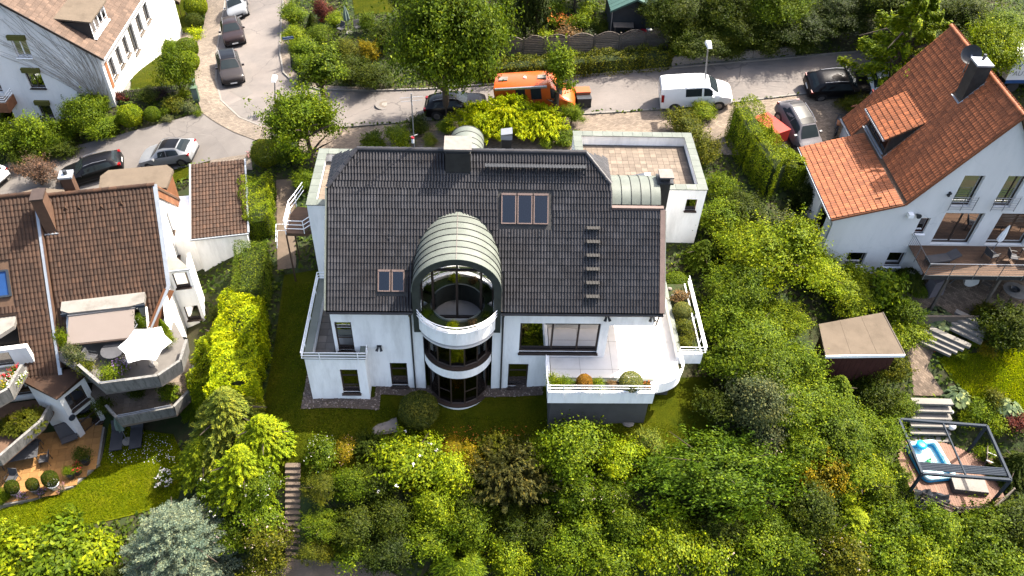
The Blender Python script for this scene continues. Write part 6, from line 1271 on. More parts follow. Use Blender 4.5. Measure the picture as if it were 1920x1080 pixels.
def lettering(txt, size, loc, mat, parent, rx=math.pi/2, shear=0.):
    cu = bpy.data.curves.new('lettering', 'FONT'); cu.body = txt; cu.size = size; cu.extrude = .004; cu.shear = shear; tmp = bpy.data.objects.new('tmp', cu); COL.objects.link(tmp); dg = bpy.context.evaluated_depsgraph_get(); me = bpy.data.meshes.new_from_object(tmp.evaluated_get(dg)); bpy.data.objects.remove(tmp)
    me.materials.clear(); o = link('lettering', me, mat, parent); o.location = loc; o.rotation_euler = (rx, 0, 0); return o
lettering('WINTEC', .85, (-2.75, -1.106, 1.85), 'sign_blue', tk, shear=.15); lettering('AUTOGLAS', .5, (-2.7, -1.106, 1.3), 'metal_grey', tk)
p = G(1567, 243); mo = thing('motorcycle', 'motorcycle with brown seat parked beside the orange-roofed house', 'motorcycle', p, math.radians(70))
for x in (-.65, .65): w_ = MB().tube([(x+.31*math.cos(a_), .0, .31+.31*math.sin(a_)) for a_ in np.linspace(0, 2*math.pi, 18, endpoint=False)], .06, 6, True).build('wheel', 'rubber', mo); MB().tube([(x, -.04, .31), (x, .04, .31)], .16, 10).build('hub', 'rim', w_)
MB().lathe([(.05, 0), (.2, .08), (.2, .2), (.06, .3)], (.15, 0, .62), 10, 1.4, .8).build('tank', 'dark_metal', mo); MB().box(-.65, .0, -.13, .13, .72, .82).build('seat', 'shingle_orange', mo); MB().box(-.25, .3, -.14, .14, .28, .6).build('engine', 'metal_grey', mo)
MB().tube([(.65, .1, .31), (.42, .1, .95)], .03, 6).build('fork', 'metal_grey', mo); MB().tube([(.4, -.38, 1.0), (.42, 0, .96), (.4, .38, 1.0)], .02, 6).build('handlebar', 'dark_metal', mo)
p = G(1091, 197); bx = thing('tool_cart', 'small orange and black box on the road in front of the camper van', 'cart', (p[0], p[1], p[2]+.06), .1)
MB().box(-.5, .5, -.1, .6, .35, 1.0).build('box', 'terracotta', bx); MB().box(-.52, .52, -.12, .62, 1.0, 1.06).build('lid', 'paint_orange', bx); MB().box(-.48, .5, -.62, -.14, .3, .8).build('crate', 'black_trim', bx); MB().box(-.5, .52, -.64, -.12, .8, .84).build('crate_lid', 'dark_metal', bx)
for sx in (-.4, .4):
    for sy in (-.5, .5): MB().tube([(sx, sy-.04, .15), (sx, sy+.04, .15)], .15, 12).build('wheel', 'rubber', bx)
MB().box(-.5, .5, -.6, .6, .26, .33).build('frame', 'dark_metal', bx)
# ================================================================== street furniture
def lamp(base, head, label, arm=.0):
    b = G(*base); tp = Wy(*head, b[1]); h = tp[2]-b[2]; t = thing('street_lamp', label, 'street lamp', b, 0, 'street lamps'); dx = tp[0]-b[0]
    MB().tube([(0, 0, 0), (dx*.1, 0, 1.0), (dx, 0, h)], [.085, .06, .042], 10).build('pole', 'metal_grey', t, 60); MB().lathe([(.11, 0), (.10, .5)], n=10).build('base', 'metal_grey', t)
    MB().hexa([(dx-.16, -.62, h-.02), (dx+.16, -.62, h-.02), (dx+.20, .2, h-.04), (dx-.2, .2, h-.04), (dx-.11, -.55, h+.12), (dx+.11, -.55, h+.12), (dx+.16, .14, h+.16), (dx-.16, .14, h+.16)]).build('lamp_head', 'white_plastic', t); MB().box(dx-.12, dx+.12, -.5, .1, h-.06, h-.03).build('lamp_glass', 'lamp_glass', t)
lamp((519, 205), (515, 146), 'street lamp with white head at the bend of the road'); lamp((1316, 196), (1328, 82), 'street lamp with white head in front of the white delivery van')
def signpost(px, py, label, h=2.4):
    b = G(px, py); t = thing('street_sign', label, 'sign', b, .3); MB().tube([(0, 0, 0), (0, 0, h)], .03, 6).build('post', 'metal_grey', t); MB().box(-.45, .45, -.04, -.02, h-.25, h).build('plate', 'sign_blue', t); MB().box(-.41, .41, -.043, -.04, h-.21, h-.19).build('plate_line', 'metal_white', t); MB().box(-.41, .41, -.043, -.04, h-.06, h-.04).build('plate_line', 'metal_white', t)
signpost(548, 118, 'blue street name sign standing in the hedge at the bend')
for x, y, hh, lb in ((364, 172, 1.0, 'rear green utility cabinet beside the pavement'), (370, 190, 1.25, 'front green utility cabinet beside the pavement')):
    t = thing('utility_cabinet', lb, 'cabinet', G(x, y), .1); MB().box(-.22, .22, -.2, .2, 0, hh).build('housing', 'box_green', t); MB().box(-.25, .25, -.23, .23, hh, hh+.05).build('lid', 'box_green', t); MB().box(-.2, .2, -.205, -.2, .15, hh-.1).build('door', 'fabric_green', t)
# back fence: arched panels of horizontal slats
fp_ = [(935, 108), (981, 106), (1020, 104), (1064, 102), (1112, 100), (1160, 97), (1208, 93), (1250, 91)]; FP = [G(*q_) for q_ in fp_]
fe = thing('garden_fence', 'brown wooden fence of arched slatted panels above the ivy hedge', 'fence', FP[0]-(0, 0, .2), world=True)
for i, q_ in enumerate(FP): MB().box(q_[0]-.05, q_[0]+.05, q_[1]-.05, q_[1]+.05, q_[2]-.2, q_[2]+1.55).build('post', 'wood_grey', fe)
for a, b in zip(FP, FP[1:]):
    pm = None; L = np.linalg.norm((b-a)[:2]); d = (b-a)/L; fr = MB()
    arch = lambda u: 1.35+.32*math.sin(math.pi*u)
    for k in range(6): u0, u1 = k/6, (k+1)/6; fr.beam(a+(b-a)*(.04+.92*u0)+(0, 0, arch(u0)), a+(b-a)*(.04+.92*u1)+(0, 0, arch(u1)), .06, .06)
    pm = fr.build('panel_frame', 'wood_grey', fe)
    for k in range(11):
        z = .12+k*.145; us = [u for u in np.linspace(.04, .96, 24) if arch(u) > z+.06]
        if len(us) > 2: MB().beam(a+(b-a)*us[0]+(0, 0, z), a+(b-a)*us[-1]+(0, 0, z), .02, .125).build('slat', 'wood_grey', pm)
# green-roofed shed in the back garden
b = G(1184, 64); W_ = 88*depth(b)/FPX/2; hh = 2.15; sh = thing('garden_shed', 'dark shed with green metal gable roof in the garden behind the fence', 'shed', b-(0, 0, .3), .04)
MB().prism([(-W_*.9, 0), (W_*.9, 0), (W_*.9, hh+.2), (0, hh+.95), (-W_*.9, hh+.2)], 0, 3.2, Matrix(((1, 0, 0, 0), (0, 0, 1, 0), (0, 1, 0, 0), (0, 0, 0, 1)))).build('wall', 'shed_wall', sh)
for s in (-1, 1):
    for k in range(8):
        m_ = MB(); m_.cur = random.random(); y0, y1 = -.3+k*.48, -.3+(k+1)*.48-.03; m_.hexa([(0, y0, hh+1.0), (s*W_*1.05, y0, hh+.1), (s*W_*1.05, y1, hh+.1), (0, y1, hh+1.0), (0, y0, hh+1.06), (s*W_*1.05, y0, hh+.16), (s*W_*1.05, y1, hh+.16), (0, y1, hh+1.06)] if s > 0 else [(s*W_*1.05, y0, hh+.1), (0, y0, hh+1.0), (0, y1, hh+1.0), (s*W_*1.05, y1, hh+.1), (s*W_*1.05, y0, hh+.16), (0, y0, hh+1.06), (0, y1, hh+1.06), (s*W_*1.05, y1, hh+.16)]); m_.build('roof_sheet', 'shed_green', sh)
    MB().beam((0, -.33, hh+1.0), (s*W_*1.07, -.33, hh+.08), .05, .14).build('verge_board', 'shed_green', sh); MB().tube([(s*W_*.95, -.05, hh+.1), (s*W_*.92, -.08, .1)], .04, 6).build('downpipe', 'stone_cap', sh)
b = G(1165, 70); bt = thing('potting_bench', 'small wooden potting bench with pitched lid in front of the green-roofed shed', 'bench', b); 
for s in (-1, 1): MB().hexa([(-.75, 0, 1.15), (.75, 0, 1.15), (.75, s*.45, 1.0), (-.75, s*.45, 1.0), (-.75, 0, 1.19), (.75, 0, 1.19), (.75, s*.45, 1.04), (-.75, s*.45, 1.04)] if s > 0 else [(-.75, s*.45, 1.0), (.75, s*.45, 1.0), (.75, 0, 1.15), (-.75, 0, 1.15), (-.75, s*.45, 1.04), (.75, s*.45, 1.04), (.75, 0, 1.19), (-.75, 0, 1.19)]).build('lid_board', 'wood_grey', bt)
for sx in (-.6, .6):
    for sy in (-.3, .3): MB().box(sx-.04, sx+.04, sy-.04, sy+.04, 0, 1.0).build('leg', 'wood_grey', bt)
rng = random.Random(3)
for i, (x, y, m_, lb) in enumerate(((1186, 66, 'white_plastic', 'white flower pot beside the potting bench'), (1196, 64, 'terracotta', 'terracotta flower pot left of the shed corner'), (1206, 65, 'flower_red', 'red flower pot in front of the shed wall'), (1216, 63, 'white_plastic', 'white round pot at the right corner of the green-roofed shed'))):
    t = thing('flower_pot', lb, 'pot', G(x, y), 0, 'pots by the shed'); MB().lathe([(.14, 0), (.22, .34), (.24, .36), (.2, .36)], n=12).build('pot', m_, t, 40); MB().lathe([(.2, .33), (.02, .36)], n=10).build('soil', 'soil', t)
# retaining wall on the far side of the street
q_ = [G(x, y) for x, y in ((1258, 128), (1330, 121), (1410, 115), (1490, 108))]; rw_ = thing('retaining_wall', 'low pale concrete wall along the far side of the street under the dark bushes', 'wall', q_[0], world=True)
for a, b in zip(q_, q_[1:]): MB().beam(a+(0, .2, .25), b+(0, .2, .25), .2, 1.1).build('wall_block', 'concrete_plain', rw_)
# picket fence in the top-left garden
pf = [G(x, y) for x, y in ((212, 190), (240, 186), (270, 184), (300, 180), (330, 176))]; ft = thing('picket_fence', 'low wooden picket fence at the corner of the top left house', 'fence', pf[0]-(0, 0, .1), world=True)
for a, b in zip(pf, pf[1:]):
    for z in (.25, .65): MB().beam(a+(0, 0, z), b+(0, 0, z), .04, .06).build('rail', 'wood_grey', ft)
    L = np.linalg.norm(b-a); k = int(L/.16)
    for i in range(k): q0_ = a+(b-a)*i/k; MB().beam(q0_+(0, -.04, -.05), q0_+(0, -.04, .85), .08, .02, (0, 1, 0)).build('picket', 'wood_grey', ft)
parasol_closed(G(655, 62), 2.4, 'closed pale parasol among furniture in the garden at the road bend', 'fabric_green', (-.08, .05), .24)
chair(G(672, 60), .5, 'dark garden chair beside the closed pale parasol'); chair(G(640, 62), -.6, 'dark wicker chair left of the closed pale parasol')
bh = thing('bird_house', 'small bird house on a pole in the top left lawn', 'bird house', G(341, 34)); MB().tube([(0, 0, 0), (0, 0, 1.5)], .03, 6).build('pole', 'wood_brown', bh); MB().box(-.18, .18, -.16, .16, 1.5, 1.75).build('box', 'wood_brown', bh); MB().prism([(-.26, 1.74), (.26, 1.74), (0, 1.95)], -.22, .22, Matrix(((1, 0, 0, 0), (0, 0, 1, 0), (0, 1, 0, 0), (0, 0, 0, 1)))).build('roof', 'felt', bh)
# ================================================================== plants
def leaves(P, Nn, ln, wd, rng, droop=.25, axis=None, jit=.5):
    """one folded four-sided leaf per point; P points, Nn rough normals, axis optional pointing direction"""
    n = len(P); Nn = Nn+rng.normal(0, jit, (n, 3)); Nn /= np.linalg.norm(Nn, axis=1)[:, None]+1e-9
    a = rng.normal(0, 1, (n, 3)) if axis is None else axis+rng.normal(0, .28, (n, 3)); a -= Nn*(a*Nn).sum(1)[:, None]; a /= np.linalg.norm(a, axis=1)[:, None]+1e-9
    b = np.cross(Nn, a); s = rng.uniform(.65, 1.3, n)[:, None]; L, Wd = ln*s, wd*s
    V = np.stack([P-a*L*.5, P+b*Wd*.5-Nn*droop*Wd*.4, P+a*L*.5-Nn*droop*L*.4, P-b*Wd*.5-Nn*droop*Wd*.4], 1).reshape(-1, 3)
    return V, rng.random(n)
def leafmesh(name, parts):
    V = np.concatenate([p[0] for p in parts]); r = np.concatenate([p[1] for p in parts]); F = np.arange(len(V)).reshape(-1, 4)
    return quadmesh(name, V, F, r)
def udir(rng, n, zmin=-1.):
    z = rng.uniform(zmin, 1, n); t = rng.uniform(0, 2*math.pi, n); q = np.sqrt(1-z*z); return np.stack([q*np.cos(t), q*np.sin(t), z], 1)
def broad(R, Hh, ln, n, seed, lobes=16, lr=.42, wr=.55, base=.25, sub=9, tight=.17, up=.45, flat=1., shoots=.16):
    """irregular broadleaf crown: lobes of uneven size and reach, sub-clumps on lobes, leaves round the sub-clumps, and leafy shoots that stick out"""
    rng = np.random.default_rng(seed); d = udir(rng, lobes, -.35); c = d*.62*rng.uniform(.45, 1.28, (lobes, 1)); c[:, 0] *= rng.uniform(.85, 1.2); rl = lr*rng.uniform(.45, 1.25, lobes)
    d2 = udir(rng, lobes*sub, -.6); li = np.repeat(np.arange(lobes), sub); sc_ = c[li]+d2*rl[li][:, None]*rng.uniform(.7, 1.1, (len(li), 1)); sn = d2+c[li]*.9; wt = rng.uniform(.3, 1., len(li))*rl[li]; wt /= wt.sum()
    k = rng.choice(len(li), n, p=wt); ti = tight*rng.uniform(.55, 1.35, len(li))[k][:, None]; P = sc_[k]+rng.normal(0, 1, (n, 3))*ti*np.array((1, 1, .75*flat)); Nn = sn[k]*.75+np.array((0, 0, up))
    ns = int(n*shoots); nsh = max(6, ns//28); sk = rng.integers(0, len(li), nsh); sdir = sn[sk]/np.linalg.norm(sn[sk], axis=1)[:, None]+np.array((0, 0, .7))+rng.normal(0, .35, (nsh, 3)); sl = rng.uniform(.18, .42, nsh); j = rng.integers(0, nsh, ns); s = rng.uniform(0, 1, ns)
    P[:ns] = sc_[sk[j]]+sdir[j]*(sl[j]*s)[:, None]+rng.normal(0, .03, (ns, 3)); Nn[:ns] = rng.normal(0, .6, (ns, 3))+np.array((0, 0, .7))
    zc = (Hh*(1+base))/2; P = P*np.array((R, R, Hh*(1-base)/2*1.05))+np.array((0, 0, zc)); P[:, 2] = np.maximum(P[:, 2], .05)
    return leaves(P, Nn, ln, ln*wr, rng, .25, None, .36)
def conifer(R, Hh, seed, nb=240, per=42, ln=.26, wd=.10, droop=.5, rise=.25, tip=.06):
    rng = np.random.default_rng(seed); Vs = []
    t = np.sort(rng.uniform(0, 1, nb)**.8); az = rng.uniform(0, 6.283, nb); pts, nn, ax = [], [], []
    for h, a in zip(t, az):
        Lb = (R*(1-h)**.8+tip)*rng.uniform(.8, 1.12); s = rng.uniform(.25, 1, per)**.6; dr = np.array((math.cos(a), math.sin(a), 0)); sd = np.array((-math.sin(a), math.cos(a), 0))
        z = Hh*(.06+h*.92)+Lb*(rise*s-droop*s*s); lat = rng.normal(0, .13, per)*(.35+Lb*.5)*(1.15-s)
        P = dr*(Lb*s)[:, None]+sd*lat[:, None]; P[:, 2] = z+rng.normal(0, .05, per); pts.append(P); nn.append(np.tile(dr*.45+np.array((0, 0, .8)), (per, 1))); ax.append(dr*1.0+sd*(lat*1.2+rng.normal(0, .5, per))[:, None]+np.array((0, 0, -.45))+rng.normal(0, .35, (per, 3)))
    return leaves(np.concatenate(pts), np.concatenate(nn), ln, wd, rng, .3, np.concatenate(ax), .35)
def spruce(R, Hh, seed):
    rng = np.random.default_rng(seed); pts, nn, ax = [], [], []
    for lv in range(17):
        h = lv/17; nbr = int(13-6*h)
        for k in range(nbr):
            a = 6.283*(k+rng.uniform(-.3, .3))/nbr+lv; L = R*(1-h)**.75*rng.uniform(.85, 1.1)+.12; dr = np.array((math.cos(a), math.sin(a), .12+.35*h)); sd = np.array((-math.sin(a), math.cos(a), 0)); o = np.array((0, 0, Hh*(.05+.93*h)))
            ns = int(9+L*7)
            for j in range(ns):
                s = .15+.85*j/ns; side = 1 if j % 2 else -1; q = o+dr*L*s; tl = min(.75, .5*L*(1.12-s)+.10); td = dr*.75+sd*side*.75*(1.2-s)+np.array((0, 0, rng.uniform(-.05, .25))); td /= np.linalg.norm(td)
                m = int(6+tl*34); u = rng.uniform(0, 1, m)[:, None]; pts.append(q+td*tl*u+rng.normal(0, .028, (m, 3))); r3 = rng.normal(0, 1, (m, 3)); ax.append(td*.7+r3*.55+np.array((0, 0, .3))); nn.append(r3*.5+np.array((0, 0, .7)))
    return leaves(np.concatenate(pts), np.concatenate(nn), .12, .035, rng, .1, np.concatenate(ax), .4)
def ball(R, Hh, n, seed, ln=.08, rough=.05):
    rng = np.random.default_rng(seed); d = udir(rng, n, -.75); f = 1+rough*np.sin(d[:, 0]*7+seed)*np.cos(d[:, 1]*6)+rng.normal(0, .025, n); P = d*f[:, None]*np.array((R, R, Hh/2))+np.array((0, 0, Hh/2)); P[:, 2] = np.maximum(P[:, 2], .02)
    return leaves(P, d+np.array((0, 0, .2)), ln, ln*.6, rng, .2, None, .55)
def rosette(R, n, ln, wd, seed, up=.5):
    rng = np.random.default_rng(seed); t = rng.uniform(0, 6.283, n); q = rng.uniform(.1, 1, n)**.6; d = np.stack([np.cos(t), np.sin(t), np.zeros(n)], 1)
    P = d*(R*q)[:, None]; P[:, 2] = R*up*(1.25-q**2)+rng.normal(0, .03, n); return leaves(P, d*.45*q[:, None]+np.array((0, 0, 1)), ln, wd, rng, .5, d+np.array((0, 0, -.3)), .18)
def grassy(R, n, seed):
    rng = np.random.default_rng(seed); t = rng.uniform(0, 6.283, n); e = rng.uniform(.3, 1, n); d = np.stack([np.cos(t), np.sin(t), np.zeros(n)], 1); parts = []
    for s0, s1 in ((.0, .4), (.4, .75), (.75, 1.)):
        s = (s0+s1)/2; P = d*(R*e*s**1.3)[:, None]; P[:, 2] = R*1.25*(s*1.5-1.05*s*s*e); sl = np.array((0, 0, 1.))[None]*(1.5-2.1*s*e)[:, None]*1.25+d; parts.append(leaves(P, d*.5+np.array((0, 0, .6)), R*(s1-s0)*1.25, .035, np.random.default_rng(seed+int(s*10)), .05, sl, .2))
    return np.concatenate([p[0] for p in parts]), np.concatenate([p[1] for p in parts])
def layered(R, Hh, n, seed, ln=.2):
    """tree with long spreading layered branches"""
    rng = np.random.default_rng(seed); pts, nn, ax = [], [], []; nb = 46; per = n//nb
    for k in range(nb):
        h = k/nb; a = k*2.4+rng.uniform(-.3, .3); L = R*(1.05-h*.85)*rng.uniform(.75, 1.15); dr = np.array((math.cos(a), math.sin(a), 0)); sd = np.array((-math.sin(a), math.cos(a), 0)); s = rng.uniform(.2, 1, per)**.8; lat = rng.normal(0, .16, per)*L*(1.1-s)*.9
        P = dr*(L*s)[:, None]+sd*lat[:, None]; P[:, 2] = Hh*(.2+.78*h)+L*.18*s+rng.normal(0, .14, per)-.15*np.abs(lat); pts.append(P); nn.append(np.tile(dr*.2+np.array((0, 0, 1.)), (per, 1))); ax.append(np.tile(dr, (per, 1)))
    return leaves(np.concatenate(pts), np.concatenate(nn), ln, ln*.55, rng, .3, np.concatenate(ax), .4)
def blossoms(src, n, size, seed, zmin=0.):
    """flower heads near the outside of a crown"""
    rng = np.random.default_rng(seed); V = src[0].reshape(-1, 4, 3).mean(1); c = V.mean(0); d = np.linalg.norm((V-c)/V.std(0), axis=1)+(V[:, 2]-c[2])/V[:, 2].std()*.6; ok = np.argsort(-d)[:max(n, len(d)//3)]; k = rng.choice(ok, n); P = V[k]+rng.normal(0, .03, (n, 3))+np.array((0, 0, .04))
    pts = np.repeat(P, 5, 0)+rng.normal(0, size*.45, (n*5, 3)); return leaves(pts, np.tile((0, -.3, 1.), (n*5, 1)), size, size*.8, rng, .2, None, .8)
# prototype crowns at real size: kind -> list of (radius, height, leaf data)
PR = {}
def proto(key, R, Hh, data, flowers=None): PR.setdefault(key, []).append(dict(R=R, H=Hh, me=leafmesh('foliage', [data]), fl=leafmesh('blossom', [flowers]) if flowers else None, mats={}))
for s in range(3): proto('broad', 2.3, 4.2, broad(2.3, 4.2, .135, 28000, 40+s, 22, .38, base=.1, tight=.14))
for s in range(2): proto('big', 4.2, 7.5, broad(4.2, 7.5, .19, 60000, 50+s, 36, .33, tight=.10, sub=11, base=.12))
for s in range(5): proto('shrub', 1.2, 1.9, broad(1.2, 1.9, .10, 12500, 60+s, 15, .46, base=.02))
proto('laurel', 3.0, 2.6, broad(3.0, 2.6, .16, 44000, 66, 50, .31, .5, base=.0, sub=12, tight=.10, shoots=.2))
for s in range(2): proto('bigleaf', 1.3, 2.0, broad(1.3, 2.0, .24, 3200, 70+s, 13, .46, .5, base=.02))
for s in range(2): proto('small', .55, .8, broad(.55, .8, .09, 2600, 80+s, 9, .5, base=.0, tight=.22))
for s in range(2): proto('fine', 1.2, 1.8, broad(1.2, 1.8, .085, 12000, 90+s, 16, .42, .4, base=.02, tight=.14))
for s in range(3): proto('conifer', 1.6, 4.6, conifer(1.6, 4.6, 100+s, 500, 130, .15, .04, .42))
for s in range(2): proto('juniper', 1.6, 1.5, conifer(1.7, 1.3, 110+s, 330, 100, .15, .04, .12, .38, .5))
proto('column', .6, 4.2, conifer(.75, 4.2, 120, 260, 34, .16, .06, -.55, .3, .28))
for s in range(2): proto('yew', 1.3, 2.0, conifer(1.45, 1.9, 125+s, 300, 40, .15, .045, -.35, .35, .35))
proto('spruce', 3.4, 5.6, spruce(3.4, 5.6, 130))
proto('young', 1.2, 5.0, broad(1.2, 5.0, .15, 8000, 145, 18, .42, base=.40, tight=.16)); proto('ball', .8, 1.5, ball(.8, 1.5, 9000, 140)); proto('ball', .8, 1.5, ball(.8, 1.5, 9000, 141, .07, .03))
for s in range(2): proto('hosta', .7, .6, rosette(.7, 150, .30, .21, 150+s))
proto('grass', .9, 1.1, grassy(.9, 1500, 160)); proto('layered', 3.6, 7.0, layered(3.6, 7.0, 26000, 170))
for s in range(2):
    d_ = broad(1.3, 2.0, .12, 6500, 180+s, 13, .46, base=.02); proto('flowering', 1.3, 2.0, d_, blossoms(d_, 38, .055, 181+s)); proto('roses', 1.3, 2.0, d_, blossoms(d_, 9, .09, 183+s))
    d_ = broad(.55, .8, .09, 1800, 185+s, 9, .5, base=0., tight=.22); proto('flowers', .55, .8, d_, blossoms(d_, 90, .06, 186+s))
for s in range(2): proto('herb', .7, .9, broad(.7, .9, .13, 1900, 190+s, 12, .5, .3, base=0., tight=.24))
COLR = dict(yel=(.205, .245, .0024), lime=(0.1006, 0.1346, 0.0035), mid=(0.05287, 0.08055, 0.002975), fresh=(0.07168, 0.1061, 0.0038), dark=(0.0303, 0.04317, 0.003223), deep=(0.01827, 0.02851, 0.003401), olive=(0.05971, 0.06686, 0.005101), blue=(0.114, 0.147, 0.126), grey=(0.0675, 0.07956, 0.03825), red=(0.066, 0.018, 0.0168), gold=(0.14, 0.1085, 0.0042), brown=(0.102, 0.066, 0.036), pale=(0.1044, 0.1281, 0.0189), hosta=(0.09, 0.123, 0.069), orange=(0.18, 0.09, 0.012), sun=(.143, .185, .0036))
TRUNKS = {}
def trunkmesh(key, R, Hh, seed):
    if key in TRUNKS: return TRUNKS[key]
    rng = random.Random(seed); mb = MB(); r0 = .035*Hh+.02; zc = Hh*.75; tall = key in ('conifer', 'column', 'spruce', 'layered')
    mb.tube([(0, 0, -.3), (.02*R, 0, Hh*.25), (-.02*R, .02*R, Hh*.5), (0, 0, Hh*(.9 if tall else .7))], [r0, r0*.8, r0*.6, r0*.15], 7)
    for k in range(9):
        a = k*2.4; z = Hh*rng.uniform(.2, .6); L = R*rng.uniform(.5, .8); mb.tube([(0, 0, z), (L*.5*math.cos(a), L*.5*math.sin(a), z+L*.35), (L*math.cos(a), L*math.sin(a), z+L*(.15 if tall else .6))], [r0*.42, r0*.3, r0*.08], 5)
    me = mb.mesh('trunk'); me.materials.append(MATS['bark']); TRUNKS[key] = me; return me
NEED = ('conifer', 'juniper', 'column', 'yew', 'spruce'); PC = [0]
def plant(name, label, cat, kind, color, px=None, py=None, rp=None, hc=None, hs=1., at=None, R=None, Hh=None, group=None, flower=None, rz=None, trunk=True, ground=None, sy=1.):
    """px,py,rp: crown centre and half width in the photo; hc: height of that centre above ground (default half the crown)"""
    i = PC[0]; PC[0] += 1; pr = PR[kind][i % len(PR[kind])]
    if at is None:
        R0 = R or .04*rp; 
        for _ in range(3):
            h_ = (Hh or R0/pr['R']*pr['H']*hs); q = G(px, py, hc if hc is not None else h_*.55)
            if R is None: R0 = rp*depth(q)/FPX
        z = t1(q[0], q[1])
    else: q = at; z = at[2]; R0 = R
    h_ = Hh or R0/pr['R']*pr['H']*hs
    if sy == 1. and kind in ('shrub', 'broad', 'flowering', 'bigleaf', 'fine', 'big'): sy = .8+.45*((i*.618) % 1); h_ *= .88+.3*((i*.7549) % 1)
    t = thing(name, label, cat, (q[0], q[1], z-.04), rz if rz is not None else (i*2.39996) % 6.283, group)
    c = COLR[color] if isinstance(color, str) else tuple(.6*q_ for q_ in color)
    o = link('foliage' if name not in ('tree',) else 'crown', pr['me'], 'needle' if kind in NEED else 'leaf', t, None, c); o.scale = (R0/pr['R'], R0/pr['R']*sy, h_/pr['H'])
    if trunk and kind not in ('ball', 'hosta', 'grass', 'herb', 'small', 'flowers'):
        me = trunkmesh(kind, pr['R'], pr['H'], 5); k = link('trunk' if name == 'tree' or kind in ('conifer', 'column', 'spruce', 'layered', 'big', 'broad') else 'stem', me, 'bark', t); k.scale = o.scale
    if flower and pr['fl']:
        m = pr['fl'].copy() if pr['fl'].materials else pr['fl']; m.materials.clear(); m.materials.append(MATS[flower]); f = link('blossom', m, flower, t); f.scale = o.scale
    return t
def hedge(label, pts, wd, hgt, color, ln=.10, dens=300, px=True, rough=.10, kind='leaf', name='hedge', top=None, taper=.9, group=None):
    """clipped hedge along a line of photo ground points"""
    rng = np.random.default_rng(len(label)*7+3); Q = [G(*p) if px else np.array((*p[:2], t1(*p[:2]))) for p in pts]; V, r = [], []; mb = MB(); o0 = Q[0].copy()
    for a, b in zip(Q, Q[1:]):
        L = np.linalg.norm((b-a)[:2]); d = (b-a)/L; s = np.array((-d[1], d[0], 0)); n_ = np.array((0, 0, 1.))
        for which, area in (('top', L*wd), ('l', L*hgt), ('r', L*hgt), ('a', wd*hgt), ('b', wd*hgt)):
            m = int(area*dens*(1.5 if kind == 'needle' else 1.)); u = rng.uniform(0, 1, m); v = rng.uniform(0, 1, m)
            if which == 'top': P = a+(b-a)*u[:, None]+s*((v-.5)*wd*taper)[:, None]; hh = np.full(m, hgt); nn = np.tile(n_, (m, 1))
            elif which in 'lr': sg = 1 if which == 'l' else -1; P = a+(b-a)*u[:, None]+s*sg*(wd/2*(1-(1-taper)*v))[:, None]; hh = hgt*v; nn = np.tile(s*sg+n_*.3, (m, 1))
            else: e = a if which == 'a' else b; sg = -1 if which == 'a' else 1; P = e+s*((u-.5)*wd)[:, None]+d*0; hh = hgt*v; nn = np.tile(d*sg+n_*.3, (m, 1))
            w_ = rough*(np.sin(P[:, 0]*2.3+P[:, 1]*1.7)+np.sin(P[:, 0]*5.1-P[:, 1]*4.2)*.6)+rng.normal(0, .05, m); P = P+nn*w_[:, None]; P[:, 2] = np.where(True, P[:, 2]+hh, 0); 
            x = leaves(P, nn, ln, ln*(.34 if kind == 'needle' else .6), rng, .2, None, .6); V.append(x[0]); r.append(x[1])
        k = wd*.3; z1 = hgt*.74; mb.hexa([tuple(c) for c in (a-s*k-(0, 0, .3), b-s*k-(0, 0, .3), b+s*k-(0, 0, .3), a+s*k-(0, 0, .3), a-s*k*.9+(0, 0, z1), b-s*k*.9+(0, 0, z1), b+s*k*.9+(0, 0, z1), a+s*k*.9+(0, 0, z1))])
    t = thing(name, label, 'hedge', o0, 0, group, world=True)
    me = leafmesh('foliage', [(np.concatenate(V)-o0, np.concatenate(r))]); link('foliage', me, 'needle' if kind == 'needle' else 'leaf', t, None, COLR[color] if isinstance(color, str) else tuple(.6*q_ for q_ in color))
    mb.build('branches', 'hedge_inner', t); return t
# ------------------------------------------------------------------ what grows where (photo position, half width)
def S(lbl, kind, col, px, py, rp, hc=None, hs=1., nm='shrub', cat='shrub', **k): return plant(nm, lbl, cat, kind, col, px, py, rp, hc, hs, **k)
def onz(px, py, z): return Wz(px, py, z)
# top-left front garden
S('dark clipped round-topped yew beside the house path at top left', 'ball', 'dark', 284, 40, 16, hs=1.3, nm='topiary')
S('large clipped yellow-green dome at the top edge by the pavement', 'ball', 'lime', 366, 8, 21, nm='topiary'); S('dark clipped ball just below the large yellow-green dome', 'ball', 'dark', 364, 38, 16, nm='topiary')
S('low bright yellow plant beside the pavement and garden path', 'herb', 'yel', 366, 64, 17, nm='perennial', cat='plant'); S('pale feathery plant left of the low bright yellow plant', 'herb', 'grey', 322, 58, 14, nm='perennial', cat='plant'); S('pale climber against the dark clipped yew', 'herb', 'pale', 302, 46, 13, nm='perennial', cat='plant')
S('yellow flowers in front of the white house wall at top left', 'flowers', 'lime', 252, 68, 10, flower='flower_yellow', nm='flower_clump', cat='flowers')
S('loose yellow-green bush above the small front lawn', 'shrub', 'lime', 287, 82, 20, hs=.7); S('leafy bush between the loose yellow bush and the clipped ball', 'shrub', 'fresh', 318, 84, 17, hs=.8)
S('clipped green ball at the pavement above the small round tree', 'ball', 'mid', 350, 88, 20, nm='topiary'); S('clipped light green dome behind the small round tree', 'ball', 'lime', 353, 112, 19, nm='topiary')
plant('tree', 'small round-crowned tree with leaning trunk beside the pavement', 'tree', 'shrub', 'mid', at=G(341, 178), R=1.25, Hh=3.9)
